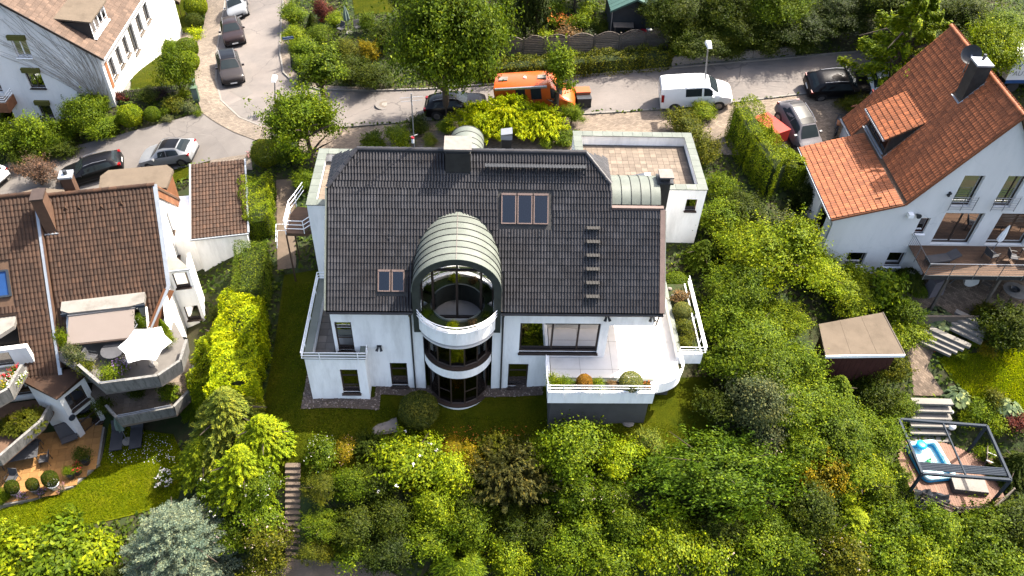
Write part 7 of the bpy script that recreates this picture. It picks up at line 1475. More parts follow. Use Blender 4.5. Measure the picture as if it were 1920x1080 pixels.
S('rounded yellow-green bush above the driveway', 'ball', 'lime', 243, 214, 22, nm='topiary'); S('smaller clipped ball right of the rounded yellow-green bush', 'ball', 'mid', 285, 212, 15, nm='topiary'); S('tiny green bush left of the rounded yellow-green bush', 'small', 'fresh', 214, 224, 13)
S('maroon bush at the left end of the picket fence', 'small', 'red', 226, 180, 11); S('dark leafy bush in the middle of the picket fence', 'shrub', 'dark', 275, 176, 19, hs=.8); S('dark purple bush at the right end of the picket fence', 'small', (.05, .03, .04), 303, 172, 13)
for i, (x, y, r, c, l) in enumerate(((326, 194, 20, 'olive', 'olive low shrub between topiary ball and cabinets'), (353, 202, 15, 'grey', 'grey-green low plant at the corner of driveway and pavement'), (312, 206, 12, 'fresh', 'fresh green low plant right of the clipped ball'), (342, 176, 14, 'lime', 'yellow-green plant under the leaning tree trunk'), (370, 212, 9, 'mid', 'small tuft at the tip of the bed by the pavement'), (314, 222, 10, 'grey', 'small grey cushion plant above the driveway edge'))): S(l, 'herb', c, x, y, r, nm='perennial', cat='plant')
S('ivy bush climbing the corner of the white gable', 'shrub', 'dark', 170, 168, 20, hs=1.5); S('light green bush in front of the lowest gable window', 'shrub', 'fresh', 180, 196, 25); S('tall mid green bush at the right end of the big driveway hedge', 'shrub', 'mid', 152, 222, 38, hs=1.1); S('round green bush below the tall bush of the driveway hedge', 'shrub', 'fresh', 186, 240, 28, hs=.9)
S('broad bush in the middle of the driveway hedge', 'shrub', 'mid', 108, 246, 36); S('dense bush left of the middle of the driveway hedge', 'shrub', 'fresh', 66, 252, 38); S('dark bush at the left picture edge in the driveway hedge', 'shrub', 'mid', 22, 268, 38); S('bright yellow bush under the balcony at the left edge', 'shrub', 'lime', 4, 238, 18, hs=1.2); S('low dark bush at the foot of the driveway hedge', 'shrub', 'dark', 110, 274, 30, hs=.7); S('low green bush at the foot of the hedge near the left edge', 'shrub', 'dark', 50, 290, 32, hs=.7)
S('sparse purple-leaved shrub beside the black estate car', 'fine', (.15, .095, .085), 68, 324, 44, hs=.8)
# garden at the road bend
S('leafy bush at the top of the road bend', 'shrub', 'fresh', 548, 28, 26); S('leafy bush above the blue street sign', 'shrub', 'lime', 550, 66, 24); S('bush right behind the blue street sign', 'shrub', 'fresh', 574, 94, 28, hs=.8)
S('small dark conifer cone between the bend bushes', 'conifer', 'dark', 585, 38, 15, hs=.8, nm='conifer', cat='conifer'); S('maroon-leaved bush at the top behind the small conifer', 'shrub', 'red', 608, 20, 22); S('bright bush left of the closed pale parasol', 'shrub', 'lime', 628, 36, 17); S('loose green bush below the small conifer cone', 'shrub', 'mid', 600, 66, 22, hs=.8)
S('green bush in the hedge left of the bend tree', 'shrub', 'fresh', 582, 124, 27, hs=.9); S('green bush in the hedge right above the bend tree', 'shrub', 'mid', 622, 100, 28, hs=.8); S('olive bush in front of the closed pale parasol', 'shrub', 'olive', 654, 92, 26, hs=.8); S('dark bush of the street hedge right of the bend tree', 'shrub', 'dark', 655, 138, 32, hs=.9); S('very dark bush of the street hedge beside the big tree', 'shrub', 'dark', 700, 146, 30, hs=.9); S('bright yellow-leaved bush left of the big street tree', 'shrub', 'gold', 694, 96, 24); S('dark bush behind the bright yellow-leaved bush', 'shrub', 'dark', 722, 62, 30); S('leafy shrub beside the top lawn of the bend garden', 'shrub', 'mid', 690, 45, 18)
plant('tree', 'slender tree on the far pavement behind the bend lamp', 'tree', 'young', 'mid', at=G(611, 214), R=1.6, Hh=5.4)
plant('tree', 'big broadleaf street tree with dense crown behind the black roof', 'tree', 'big', 'mid', at=G(838, 222), R=4.0, Hh=10.2)
S('dark leafy bush at the top edge left of the big street tree', 'broad', 'dark', 760, 5, 40); S('green bush right of the big street tree', 'shrub', 'fresh', 925, 30, 34); S('mid green bush above the left end of the fence', 'shrub', 'mid', 945, 72, 26); S('dark bush behind the left fence panel', 'shrub', 'dark', 968, 78, 20)
plant('cypress', 'left of the two dark columnar cypresses in the back garden', 'conifer', 'column', 'deep', at=G(983, 72), R=.62, Hh=5.4); plant('cypress', 'right of the two dark columnar cypresses in the back garden', 'conifer', 'column', 'deep', at=G(1005, 70), R=.62, Hh=5.2)
for x, y, r, k, c, f, l in ((1034, 36, 20, 'flowers', 'fresh', 'flower_orange', 'orange flowering clump right of the dark cypresses'), (1058, 44, 16, 'flowers', 'olive', 'flower_orange', 'smaller orange flowering clump behind the fence'), (1065, 66, 24, 'herb', 'brown', None, 'brownish dry perennials behind the middle fence panel'), (1090, 40, 22, 'herb', 'fresh', None, 'fresh green perennials left of the green-roofed shed'), (1105, 18, 22, 'herb', 'lime', None, 'bright perennials at the top left of the shed'), (1020, 70, 20, 'herb', 'lime', None, 'yellow-green perennials behind the second fence panel'), (1040, 12, 26, 'herb', 'fresh', None, 'leafy plants at the top edge above the orange flowers'), (1248, 34, 18, 'herb', 'olive', None, 'olive plants right of the green-roofed shed'), (1110, 66, 16, 'herb', 'grey', None, 'grey plants before the dark shed corner')): S(l, k, c, x, y, r, flower=f, nm='perennial', cat='plant')
S('dark bush left of the green-roofed shed', 'shrub', 'dark', 1122, 52, 16, hs=1.3); S('small bush between shed and dark tree wall', 'shrub', 'olive', 1262, 62, 20)
hedge('ivy-covered hedge below the slatted fence along the street', [(908, 146), (1000, 140), (1100, 133), (1200, 125), (1256, 119)], 1.7, 1.25, 'olive', .12, 170, rough=.16)
S('dark evergreen tree at the left end of the dark tree wall', 'big', 'dark', 1318, 38, 66, 2.6, .62, nm='tree', cat='tree'); S('dark evergreen tree in the middle of the dark tree wall', 'big', 'dark', 1405, 32, 66, 2.6, .62, nm='tree', cat='tree'); S('dark evergreen tree left of the spreading light green tree', 'big', 'deep', 1495, 24, 66, 2.6, .62, nm='tree', cat='tree'); S('dark tree behind the spreading light green tree', 'big', 'deep', 1585, -2, 62, 3.0, .7, nm='tree', cat='tree')
S('dark tree at the top edge above the concrete wall', 'big', 'dark', 1360, -25, 75, 4., .9, nm='tree', cat='tree'); S('dark tree at the top edge left of the green-roofed shed gap', 'big', 'dark', 1270, -15, 60, 4., .9, nm='tree', cat='tree'); S('tree at the top edge behind the spreading tree', 'big', 'mid', 1460, -30, 75, 4., .9, nm='tree', cat='tree'); S('tree at the top edge above the orange roof ridge', 'big', 'dark', 1690, -25, 75, 4., .9, nm='tree', cat='tree'); S('bushy tree at the top edge right of the big street tree', 'broad', 'fresh', 960, -20, 50, 2., .9, nm='tree', cat='tree'); S('leafy tree at the top edge above the orange flowers', 'broad', 'mid', 1080, -25, 45, 2., .9, nm='tree', cat='tree')
S('olive bush in front of the dark tree wall near the fence end', 'broad', 'olive', 1352, 62, 42, hs=.8); S('dark bush above the left part of the concrete wall', 'shrub', 'mid', 1296, 92, 32, hs=.8); S('dark bush above the middle of the concrete wall', 'shrub', 'dark', 1362, 90, 34, hs=.75); S('dark bush above the right part of the concrete wall', 'shrub', 'dark', 1432, 84, 34, hs=.75); S('dark bush at the right end of the concrete wall', 'shrub', 'dark', 1500, 78, 34, hs=.75)
plant('tree', 'spreading light green tree with layered branches above the black SUV', 'tree', 'layered', 'lime', at=G(1652, 196), R=3.9, Hh=8.4)
S('dark tree behind the ridge of the orange roof', 'big', 'deep', 1752, 50, 70, 3.5, .8, nm='tree', cat='tree'); S('light green tree at the right edge in front of the white truck', 'broad', 'lime', 1872, 66, 64, 4.2, 1.0, nm='tree', cat='tree'); S('green tree in the top right corner', 'big', 'fresh', 1908, 12, 60, 4., .8, nm='tree', cat='tree'); S('dark shrub at the top edge between the two right trees', 'big', 'dark', 1820, 0, 55, 3., .8)
S('low grassy bush under the spreading tree beside the black SUV', 'fine', 'olive', 1603, 196, 30, hs=.8)
# along the street before the house
plant('tree', 'young slim tree in front of the orange camper van', 'tree', 'young', 'fresh', at=G(1042, 222), R=1.2, Hh=5.4)
for x, y, r, l in ((905, 232, 40, 'left lobe of the golden junipers behind the black roof'), (955, 220, 44, 'middle and tallest of the golden junipers behind the black roof'), (1008, 230, 36, 'right one of the golden junipers behind the black roof')): S(l, 'juniper', 'yel', x, y-6, r*1.3, hs=1.3, nm='juniper')
S('round grassy bush on the pavement right of the golden junipers', 'fine', 'fresh', 1072, 216, 26, hs=.9)
for x, y, r, c, l in ((785, 236, 24, 'dark', 'dark low bush left of the big tree trunk'), (838, 236, 20, 'fresh', 'low bright bush at the foot of the big tree trunk'), (752, 252, 28, 'lime', 'yellow-green low bush beside the antenna mast'), (700, 266, 24, 'mid', 'low bush behind the left part of the ridge'), (808, 262, 16, 'pale', 'pale loose bush left of the big chimney'), (1062, 260, 22, 'mid', 'leafy bush behind the roof between chimney and terrace'), (1028, 266, 16, 'fresh', 'small bush under the golden junipers')): S(l, 'shrub', c, x, y, r, hs=.75)
plant('tree', 'light green tree at the left rear corner of the white house', 'tree', 'broad', 'fresh', at=G(586, 316), R=2.9, Hh=5.0)
S('round clipped bush at the start of the side path', 'ball', (.15, .18, .014), 498, 284, 27, nm='topiary'); S('pink flowers at the left of the round clipped bush', 'flowers', 'mid', 472, 288, 9, flower='flower_pink', nm='flower_clump', cat='flowers'); S('leafy plant between side path and copper-edged wing', 'shrub', 'fresh', 570, 338, 22, hs=1.2); S('bush below the light green tree beside the side path', 'shrub', 'mid', 545, 290, 24)
hedge('upper conifer hedge along the side path', [(487, 372), (492, 448)], 1.9, 2.0, 'lime', .11, 340, kind='needle', rough=.16); hedge('clipped green hedge block in the middle of the side path', [(482, 500), (476, 590)], 2.1, 2.2, (.115, .165, .012), .10, 360, kind='needle', rough=.07)
# golden conifers between the gardens
hedge('tall feathery golden conifer hedge between the two gardens', [(470, 622), (462, 700), (456, 790)], 2.7, 3.3, 'yel', .15, 380, kind='needle', rough=.24)
hedge('golden conifer row beside the curved balconies', [(412, 690), (402, 770)], 1.9, 2.7, 'sun', .15, 380, kind='needle', rough=.3)
for x, y, r, hs, c, l in ((412, 632, 44, .9, 'yel', 'golden conifer beside the left house gable'), (392, 705, 38, .9, 'lime', 'yellow-green conifer beside the curved balconies'), (430, 775, 62, 1.0, (.2, .235, .03), 'pale green drooping conifer below the golden row'), (490, 800, 46, 1.0, 'sun', 'golden conifer above the top of the garden stairs'), (380, 840, 48, .9, 'lime', 'drooping conifer at the edge of the left lawn'), (455, 862, 55, .9, 'sun', 'lowest golden conifer left of the garden stairs'), (352, 735, 22, .9, 'fresh', 'small green conifer under the lower curved balcony')): S(l, 'conifer', c, x, y, r*1.45, 2.0, hs*.56, nm='conifer', cat='conifer')
S('dark green shrub under the golden hedge by the garage wall', 'shrub', 'dark', 408, 590, 18)
# bottom left
plant('spruce', 'blue spruce with silvery needles at the bottom left', 'conifer', 'spruce', 'blue', 338, 1022, 122, 2.4, .95, trunk=True)
for x, y, r, c, l in ((40, 1040, 52, 'lime', 'bright big-leaved bush at the lower left corner'), (105, 1020, 58, 'fresh', 'bright big-leaved bush left of the blue spruce'), (170, 1045, 50, 'lime', 'bright big-leaved bush touching the blue spruce'), (100, 1068, 55, 'mid', 'big-leaved bush at the bottom edge left of the spruce'), (5, 1000, 30, 'lime', 'bush at the left edge below the lawn')): S(l, 'bigleaf', c, x, y, r, hs=.9)
S('dark conifer at the bottom edge beside the blue spruce', 'conifer', 'dark', 205, 1075, 42, 1.5, .6, nm='conifer', cat='conifer'); S('thin young shrub on the left lawn edge', 'herb', 'fresh', 125, 965, 20, nm='perennial', cat='plant'); S('green bush at the left edge beside the patio pots', 'shrub', 'fresh', 0, 930, 20)
for x, y, r, c, f, l in ((432, 925, 48, 'fresh', 'flower_white', 'white flowering shrub right of the blue spruce'), (490, 905, 42, 'mid', 'flower_white', 'green shrub with few blossoms at the upper garden stairs'), (478, 965, 45, 'fresh', 'flower_blush', 'shrub with pinkish blossoms left of the garden stairs'), (508, 1015, 42, 'olive', 'flower_blush', 'pale pink blossoming shrub at the lower garden stairs'), (440, 1000, 40, 'mid', 'flower_blush', 'blossoming shrub between spruce and pink shrub'), (498, 1062, 36, 'olive', 'flower_blush', 'blossoming shrub at the foot of the garden stairs'), (405, 900, 30, 'mid', 'flower_white', 'green shrub below the drooping conifer')): S(l, 'flowering', c, x, y, r, flower=f)
# right of the stairs
for x, y, r, k, c, f, l in ((600, 852, 30, 'flowering', 'mid', 'flower_white', 'bush with white blossoms at the top of the garden stairs'), (645, 848, 26, 'flowering', 'gold', 'flower_pink', 'orange-tinted bush right of the white blossoming bush'), (598, 912, 38, 'fine', 'olive', None, 'feathery grey-green bush beside the garden stairs'), (604, 985, 40, 'fine', 'mid', None, 'feathery dark bush halfway down the garden stairs'), (590, 1035, 32, 'fine', 'olive', None, 'feathery bush at the foot of the garden stairs'), (655, 910, 36, 'shrub', 'mid', None, 'green bush right of the feathery grey-green bush'), (660, 985, 42, 'shrub', 'dark', None, 'dark bush in the shadow right of the stairs'), (655, 1035, 34, 'herb', 'fresh', None, 'fern-like plants above the paved bottom edge'), (690, 835, 28, 'yew', 'dark', None, 'dark needle bush at the lawn edge left of the rose bush'), (705, 905, 38, 'shrub', 'dark', None, 'dark bush below the left side of the rose bush'), (725, 965, 42, 'shrub', 'dark', None, 'dark bush in the lower middle of the slope'), (720, 1030, 44, 'shrub', 'deep', None, 'very dark bush above the bottom paving')): S(l, k, c, x, y, r, flower=f)
S('large yellow-green rose bush with a few white blooms below the topiary ball', 'roses', 'lime', 775, 858, 68, hs=.85, flower='flower_white'); S('yellow-green bush right of the large rose bush', 'shrub', 'sun', 850, 885, 42); S('golden bush beside the dark yew', 'shrub', 'gold', 885, 865, 32); S('low orange-tinted bush between rose bush and lawn strip', 'shrub', 'gold', 850, 838, 24, hs=.6)
S('dark brownish-green yew in the middle of the slope', 'yew', (.065, .065, .016), 955, 895, 66, hs=1.1, nm='yew'); S('upper part of the dark yew group behind the lawn', 'yew', 'olive', 935, 842, 34, nm='yew')
for x, y, r, k, c, f, l in ((820, 955, 48, 'shrub', 'lime', None, 'sunlit bush below the large rose bush'), (800, 1005, 44, 'shrub', 'fresh', None, 'green bush under the sunlit middle bush'), (885, 985, 48, 'shrub', 'mid', None, 'mid green bush left below the dark yew'), (880, 940, 36, 'shrub', 'dark', None, 'dark bush between sunlit bush and yew'), (955, 985, 45, 'shrub', 'dark', None, 'dark bush under the dark yew'), (960, 1045, 50, 'shrub', 'lime', None, 'bright bush at the bottom edge below the yew'), (1010, 845, 34, 'shrub', 'lime', None, 'yellow-green bush at the lawn right of the yew'), (1080, 845, 62, 'shrub', 'fresh', None, 'big fresh green bush below the terrace wall'), (1065, 925, 50, 'flowering', 'mid', 'flower_blush', 'bush with faded blossoms below the big fresh green bush'), (1095, 990, 48, 'shrub', 'fresh', None, 'light bush below the faded blossoms'), (1020, 985, 44, 'shrub', 'dark', None, 'dark bush right under the yew'), (1160, 862, 40, 'shrub', 'sun', None, 'golden-green bush at the left end of the laurel'), (1148, 925, 42, 'flowering', 'mid', 'flower_blush', 'bush with pink blossoms at the lower left of the laurel'), (1180, 985, 50, 'shrub', 'mid', None, 'green bush below the left end of the laurel'), (1150, 1045, 58, 'shrub', 'fresh', None, 'fresh bush at the bottom edge left of centre right'), (1060, 1050, 50, 'shrub', 'fresh', None, 'green bush at the bottom edge under the light bush'), (1250, 1030, 58, 'shrub', 'lime', None, 'bright bush at the bottom edge below the laurel'), (1330, 1040, 58, 'flowering', 'lime', 'flower_blush', 'bright bush with pale blossoms at the bottom edge'), (1265, 985, 46, 'shrub', 'mid', None, 'mid green bush in the shadow of the laurel'), (1345, 990, 46, 'shrub', 'dark', None, 'dark bush in the shadow under the laurel right half'), (1420, 1045, 58, 'shrub', 'fresh', None, 'fresh bush at the bottom edge right of the pale blossoms'), (1440, 985, 46, 'shrub', 'mid', None, 'bush below the right end of the laurel')): S(l, k, c, x, y, r, flower=f)
S('fern clump with arching fronds at the bottom centre', 'grass', 'fresh', 860, 1060, 62, nm='fern', cat='fern')
plant('laurel', 'broad bright green laurel mass below the white terrace', 'shrub', 'laurel', (.085, .145, .008), 1338, 880, 150, 1.3, 1., Hh=2.9, rz=.04, sy=.58)
S('pale bush at the upper left corner of the laurel', 'shrub', 'pale', 1215, 828, 26); S('flowering bush on the upper right of the laurel', 'flowering', 'grey', 1440, 815, 40, flower='flower_blush')
# right mass of shrubs and trees
T8 = [(1285, 232, 38, 'shrub', 'olive', 'grey-green bush behind the roof terrace corner', .8), (1318, 212, 20, 'shrub', 'lime', 'small bright bush at the foot of the right street lamp', .8), (1318, 285, 30, 'shrub', 'olive', 'olive bush beside the roof terrace', 1.), (1350, 350, 30, 'shrub', 'fresh', 'light bush right of the terrace wing', 1.1), (1345, 410, 38, 'shrub', 'fresh', 'light bush right of the small wing window', 1.1), (1320, 470, 38, 'conifer', 'mid', 'green conifer at the foot of the wing wall', .5), (1385, 400, 34, 'shrub', 'dark', 'dark bush between wing and tall hedge', 1.), (1400, 465, 50, 'broad', 'lime', 'bright tree crown right of the wing', .8), (1470, 440, 52, 'shrub', 'grey', 'grey-green rounded tree below the tall hedge', 1.1), (1460, 500, 66, 'broad', 'lime', 'large yellow-green tree left of the orange-roofed house', .8), (1385, 545, 55, 'broad', 'mid', 'mid green tree right of the clipped ball', .8), (1548, 512, 40, 'broad', 'sun', 'yellow-green tree above the flat shed roof', .8), (1600, 540, 44, 'broad', 'lime', 'leafy tree in front of the white gable', .7), (1650, 545, 42, 'bigleaf', 'fresh', 'big-leaved bush left of the patio', 1.), (1345, 600, 42, 'shrub', 'fresh', 'bush right of the planter with railing', 1.1), (1410, 620, 56, 'broad', 'fresh', 'round green tree below the large yellow-green tree', .7), (1462, 600, 44, 'broad', 'lime', 'bright tree at the left corner of the flat shed roof', .8), (1360, 680, 44, 'shrub', 'mid', 'bush right of the curved terrace corner', 1.1), (1430, 690, 56, 'broad', 'mid', 'dense green tree in the middle of the right thicket', .7), (1495, 685, 42, 'shrub', 'fresh', 'bush below the left shed corner', 1.2), (1345, 760, 36, 'shrub', 'dark', 'dark bush at the end of the lawn', 1.), (1410, 760, 50, 'shrub', 'grey', 'grey-green bush above the right end of the laurel', 1.1), (1490, 760, 55, 'broad', 'fresh', 'green tree in the thicket below the shed', .7), (1570, 730, 46, 'conifer', 'fresh', 'fresh green conifer left of the broad stone steps', .6), (1555, 800, 56, 'broad', 'mid', 'leafy tree left of the pergola', .7), (1635, 745, 38, 'shrub', 'dark', 'dark bush under the shed beside the steps', 1.), (1660, 690, 34, 'shrub', 'olive', 'small fruit tree beside the garden walk', 1.2), (1622, 825, 48, 'broad', 'fresh', 'big leafy tree overlapping the paddling pool corner', .8), (1545, 880, 50, 'shrub', 'gold', 'golden-brown tinted bush right of the laurel', 1.), (1610, 905, 58, 'broad', 'lime', 'bright tree left of the dark tarpaulin', .7), (1668, 915, 36, 'broad', 'mid', 'tree directly left of the deck', .7), (1520, 950, 50, 'shrub', 'dark', 'dark bush below the golden-brown bush', 1.), (1600, 975, 52, 'conifer', 'sun', 'golden conifer in the lower right thicket', .45), (1680, 990, 54, 'shrub', 'mid', 'bush below the dark tarpaulin', 1.), (1760, 1005, 52, 'shrub', 'fresh', 'bush below the deck railing', 1.), (1840, 1010, 54, 'shrub', 'mid', 'bush at the lower right below the deck', 1.), (1905, 985, 50, 'shrub', 'dark', 'dark bush at the right edge below the deck', 1.1), (1490, 1025, 54, 'shrub', 'mid', 'green bush at the lower right of the laurel', 1.), (1650, 1055, 54, 'shrub', 'fresh', 'fresh bush at the bottom edge right of the blossoms', 1.), (1735, 1062, 54, 'shrub', 'lime', 'bright bush at the bottom edge near the right corner', 1.), (1820, 1065, 54, 'shrub', 'mid', 'green bush at the bottom right', 1.), (1900, 1060, 54, 'shrub', 'fresh', 'bush in the bottom right corner', 1.), (1905, 870, 40, 'conifer', 'dark', 'dark conifer at the right edge beside the pergola', .6), (1890, 612, 44, 'shrub', 'dark', 'dark round bush right of the upper steps', 1.1), (1850, 590, 24, 'shrub', 'olive', 'small bush at the top of the right steps', .8), (1700, 628, 32, 'shrub', 'lime', 'bright bush between shed and hosta', 1.), (1695, 590, 30, 'shrub', 'mid', 'bush above the bright bush by the hosta', 1.), (1625, 640, 26, 'shrub', 'mid', 'bush behind the flat shed roof', 1.), (1500, 840, 46, 'shrub', 'fresh', 'fresh bush right above the laurel end', 1.), (1690, 770, 30, 'shrub', 'mid', 'bush left of the broad stone steps', 1.)]
for x, y, r, k, c, l, hs in T8:
    tr_ = k in ('broad', 'big'); S(l, k, c, x, y, r*(1.22 if tr_ else 1.1), None, hs*(1.05 if tr_ else 1.), nm='tree' if tr_ else ('conifer' if k == 'conifer' else 'shrub'), cat='tree' if tr_ else ('conifer' if k == 'conifer' else 'shrub'))
S('bush with pale pink blossoms at the bottom right of centre', 'flowering', 'olive', 1565, 1050, 56, flower='flower_blush'); S('clipped round bush on the terrace corner beside the black roof', 'ball', 'mid', 1270, 522, 25, 1.2, nm='topiary')
hedge('tall bright green conifer hedge beside the red trailer', [(1378, 250), (1412, 310), (1450, 362)], 1.9, 2.7, 'lime', .11, 340, kind='needle', rough=.12); hedge('short bright conifer hedge in front of the grey SUV', [(1452, 335), (1508, 345)], 1.6, 1.9, 'lime', .11, 340, kind='needle', rough=.12); S('dark evergreen bush below the short conifer hedge', 'shrub', 'deep', 1515, 375, 30, hs=1.4); S('bush at the left front corner of the orange-roofed house', 'shrub', 'pale', 1515, 425, 28)
for x, y, r, l in ((1762, 588, 34, 'large hosta with grey-green leaves below the patio'), (1798, 735, 27, 'hosta beside the lawn and the broad steps'), (1895, 757, 26, 'hosta at the right edge above the pergola')): S(l, 'hosta', 'hosta', x, y, r, nm='hosta', cat='plant')
S('long-leaved ornamental grass under the balcony corner', 'grass', 'dark', 1702, 525, 36, nm='ornamental_grass', cat='grass'); S('second dark ornamental grass left of the covered grill', 'grass', 'mid', 1722, 545, 22, nm='ornamental_grass', cat='grass'); S('reddish shrub at the right edge near the pergola', 'small', 'red', 1902, 790, 20)
for x, y, r, c, l in ((1800, 662, 15, 'lime', 'yellow-green cushion plant at the lower steps'), (1852, 655, 18, 'gold', 'golden low plant beside the right lawn'), (1828, 640, 13, 'fresh', 'small green plant among the stones by the steps'), (1840, 772, 26, 'fresh', 'green perennials between lawn and pergola'), (1875, 800, 24, 'lime', 'bright perennials right of the white globe lamp'), (1815, 785, 18, 'lime', 'yellow-green perennials at the pergola corner'), (1865, 745, 20, 'olive', 'olive perennials at the lower lawn edge'), (1850, 850, 20, 'fresh', 'leafy perennials behind the deck chair')): S(l, 'herb', c, x, y, r, nm='perennial', cat='plant')
# main garden: topiary ball, planters
S('dark clipped ball on the lawn in front of the round bay', 'ball', (.095, .11, .02), 785, 766, 37, 1.05, .95, nm='topiary', ground=0)
def pf_(lbl, kind, col, px, py, Y, z, R, Hh, **k):
    q = Wy(px, py, Y); return plant(k.pop('nm', 'planter_plant'), lbl, k.pop('cat', 'plant'), kind, col, at=(q[0], Y, z), R=R, Hh=Hh, **k)
PY, PZ2 = -2.16, 3.33
pf_('orange-brown domed cushion shrub in the terrace planter', 'ball', 'orange', 1097, 708, PY, PZ2, .40, .8, nm='dome_shrub', cat='shrub'); pf_('grey-green domed conifer in the terrace planter', 'ball', (.16, .18, .05), 1183, 716, PY, PZ2, .60, .85, nm='dome_shrub', cat='shrub')
pf_('yellow-green plants at the left end of the terrace planter', 'herb', 'lime', 1040, 705, PY, PZ2, .42, .8); pf_('bright green plants left of the orange dome', 'herb', 'fresh', 1062, 712, PY, PZ2, .42, .55); pf_('yellow-green plants right of the orange dome', 'herb', 'lime', 1122, 716, PY, PZ2, .35, .45); pf_('small heather between the two planter domes', 'herb', 'brown', 1148, 720, PY, PZ2, .32, .3); pf_('tiny orange flowers at the right end of the terrace planter', 'flowers', 'olive', 1216, 722, PY, PZ2, .22, .3, flower='flower_orange')
for y, R, Hh, k, c, l in ((3.9, .5, .7, 'small', 'brown', 'brownish grasses at the back of the side planter'), (2.75, .52, .85, 'ball', (.13, .15, .04), 'green domed shrub in the side planter by the railing'), (1.55, .5, .75, 'small', 'olive', 'olive flowering shrub in the middle of the side planter'), (.6, .45, .5, 'small', 'olive', 'low plants at the front corner of the side planter')): plant('planter_plant', l, 'plant', k, c, at=(11.3, y, 3.5), R=R, Hh=Hh)
for i, (x, y, r, l) in enumerate(((10.95, 4.75, .16, 'largest stone lying in the side planter'), (11.3, 4.45, .12, 'pale stone in the side planter beside the largest one'), (11.05, 4.25, .1, 'small stone in the side planter near the railing'))):
    rs_ = tag(MB().lathe([(r*.5, 0), (r, r*.3), (r*.8, r*.8), (r*.2, r)], n=9, sy=.75).build('planter_stone', 'stone_cap', None, 60), l, 'stone', 'stones in the side planter'); rs_.location = (x, y, 3.5)
for a, c, R, l in ((-1.0, 'mid', .3, 'climbing plant at the left end of the round balcony'), (-.1, 'yel', .3, 'bright yellow plant in the middle of the round balcony planter'), (.45, 'brown', .25, 'brownish flowers in the round balcony planter'), (.95, 'dark', .22, 'small dark plant at the right end of the round balcony')): plant('balcony_plant', l, 'plant', 'herb', c, at=(BX+1.75*math.sin(a), .62-1.75*math.cos(a), 6.53), R=R, Hh=.42)
# left house balconies and patio
for x, y, z, R, Hh, k, c, f, l in ((318, 735, -2.58, .62, .95, 'bigleaf', 'fresh', None, 'leafy potted shrub on the lower curved balcony'), (205, 700, .14, .6, 1.0, 'herb', 'fresh', None, 'green plants behind the upper curved parapet'), (225, 692, .14, .5, .9, 'flowers', 'mid', 'flower_violet', 'violet flowering plants on the upper curved balcony'), (160, 690, .14, .5, .9, 'herb', 'olive', None, 'olive plants at the left end of the upper curved balcony'), (140, 668, .14, .55, 1.5, 'flowering', 'grey', 'flower_blush', 'pale blossoming shrub left of the awning'), (118, 640, .3, .4, 1.6, 'herb', 'fresh', None, 'climbing plant along the awning edge'), (305, 612, .14, .4, 1.4, 'conifer', 'lime', None, 'small potted conifer behind the white parasol'), (318, 640, .14, .35, 1.0, 'herb', 'lime', None, 'yellow-green plants right of the white parasol'), (262, 610, .14, .4, 1.5, 'flowering', 'mid', 'flower_white', 'white blossoming climber right of the awning'), (190, 760, -2.58, .6, .8, 'herb', 'dark', None, 'dark plants at the left of the lower curved balcony'), (255, 735, -2.58, .5, .7, 'herb', 'dark', None, 'shaded plants at the back of the lower curved balcony'), (50, 790, -3.03, .9, 1.0, 'juniper', 'olive', None, 'spreading juniper in the left lower balcony'), (20, 795, -3.03, .7, .8, 'juniper', 'olive', None, 'second juniper at the left picture edge balcony'), (22, 700, -.36, .45, .9, 'flowers', 'mid', 'flower_red', 'red geraniums on the left upper balcony'), (30, 712, -.36, .45, .7, 'flowers', 'lime', 'flower_white', 'white petunias below the red geraniums'), (12, 722, -.36, .35, .6, 'flowers', 'lime', 'flower_yellow', 'yellow flowers at the left picture edge balcony')):
    q = Wz(x, y, z+Hh*.5); plant('balcony_plant', l, 'plant', k, c, at=(q[0], q[1], z), R=R, Hh=Hh, flower=f)
def pot(lbl, px, py, kind, col, R, Hh, pr_=.2, pm='dark_metal', z=-5.085, flower=None, ph=.38):
    q = Wz(px, py, z) if z is not None else G(px, py); zz = z if z is not None else q[2]; t = thing('potted_plant', lbl, 'potted plant', (q[0], q[1], zz)); MB().lathe([(pr_*.7, 0), (pr_, ph), (pr_*1.08, ph+.02), (pr_*.85, ph+.02)], n=14).build('pot', pm, t, 40)
    pr = PR[kind][0]; o = link('foliage', pr['me'], 'needle' if kind in NEED else 'leaf', t, None, COLR[col]); o.location = (0, 0, ph); o.scale = (R/pr['R'], R/pr['R'], Hh/pr['H'])
    if flower: m = pr['fl'].copy(); m.materials.clear(); m.materials.append(MATS[flower]); f = link('blossom', m, flower, t); f.location = o.location; f.scale = o.scale
pot('left of three clipped potted cones at the patio edge', 33, 928, 'ball', 'dark', .36, .9, .26, 'fabric_grey'); pot('middle of three clipped potted cones at the patio edge', 70, 922, 'ball', 'dark', .33, .8, .26, 'fabric_grey'); pot('right and largest of three clipped potted cones at the patio edge', 104, 914, 'ball', 'dark', .42, 1.05, .3, 'white_plastic')
pot('dark potted shrub on the orange patio near the lawn', 163, 868, 'herb', 'dark', .5, .9, .28); pot('potted flowers with red blooms on the orange patio', 148, 888, 'flowers', 'mid', .3, .5, .22, flower='flower_red'); pot('wire-framed potted plant at the patio corner', 135, 896, 'herb', 'fresh', .3, .6, .2); pot('terracotta bowl of white flowers on the left lawn', 308, 908, 'flowers', 'mid', .5, .55, .32, 'terracotta', None, 'flower_white', .3)
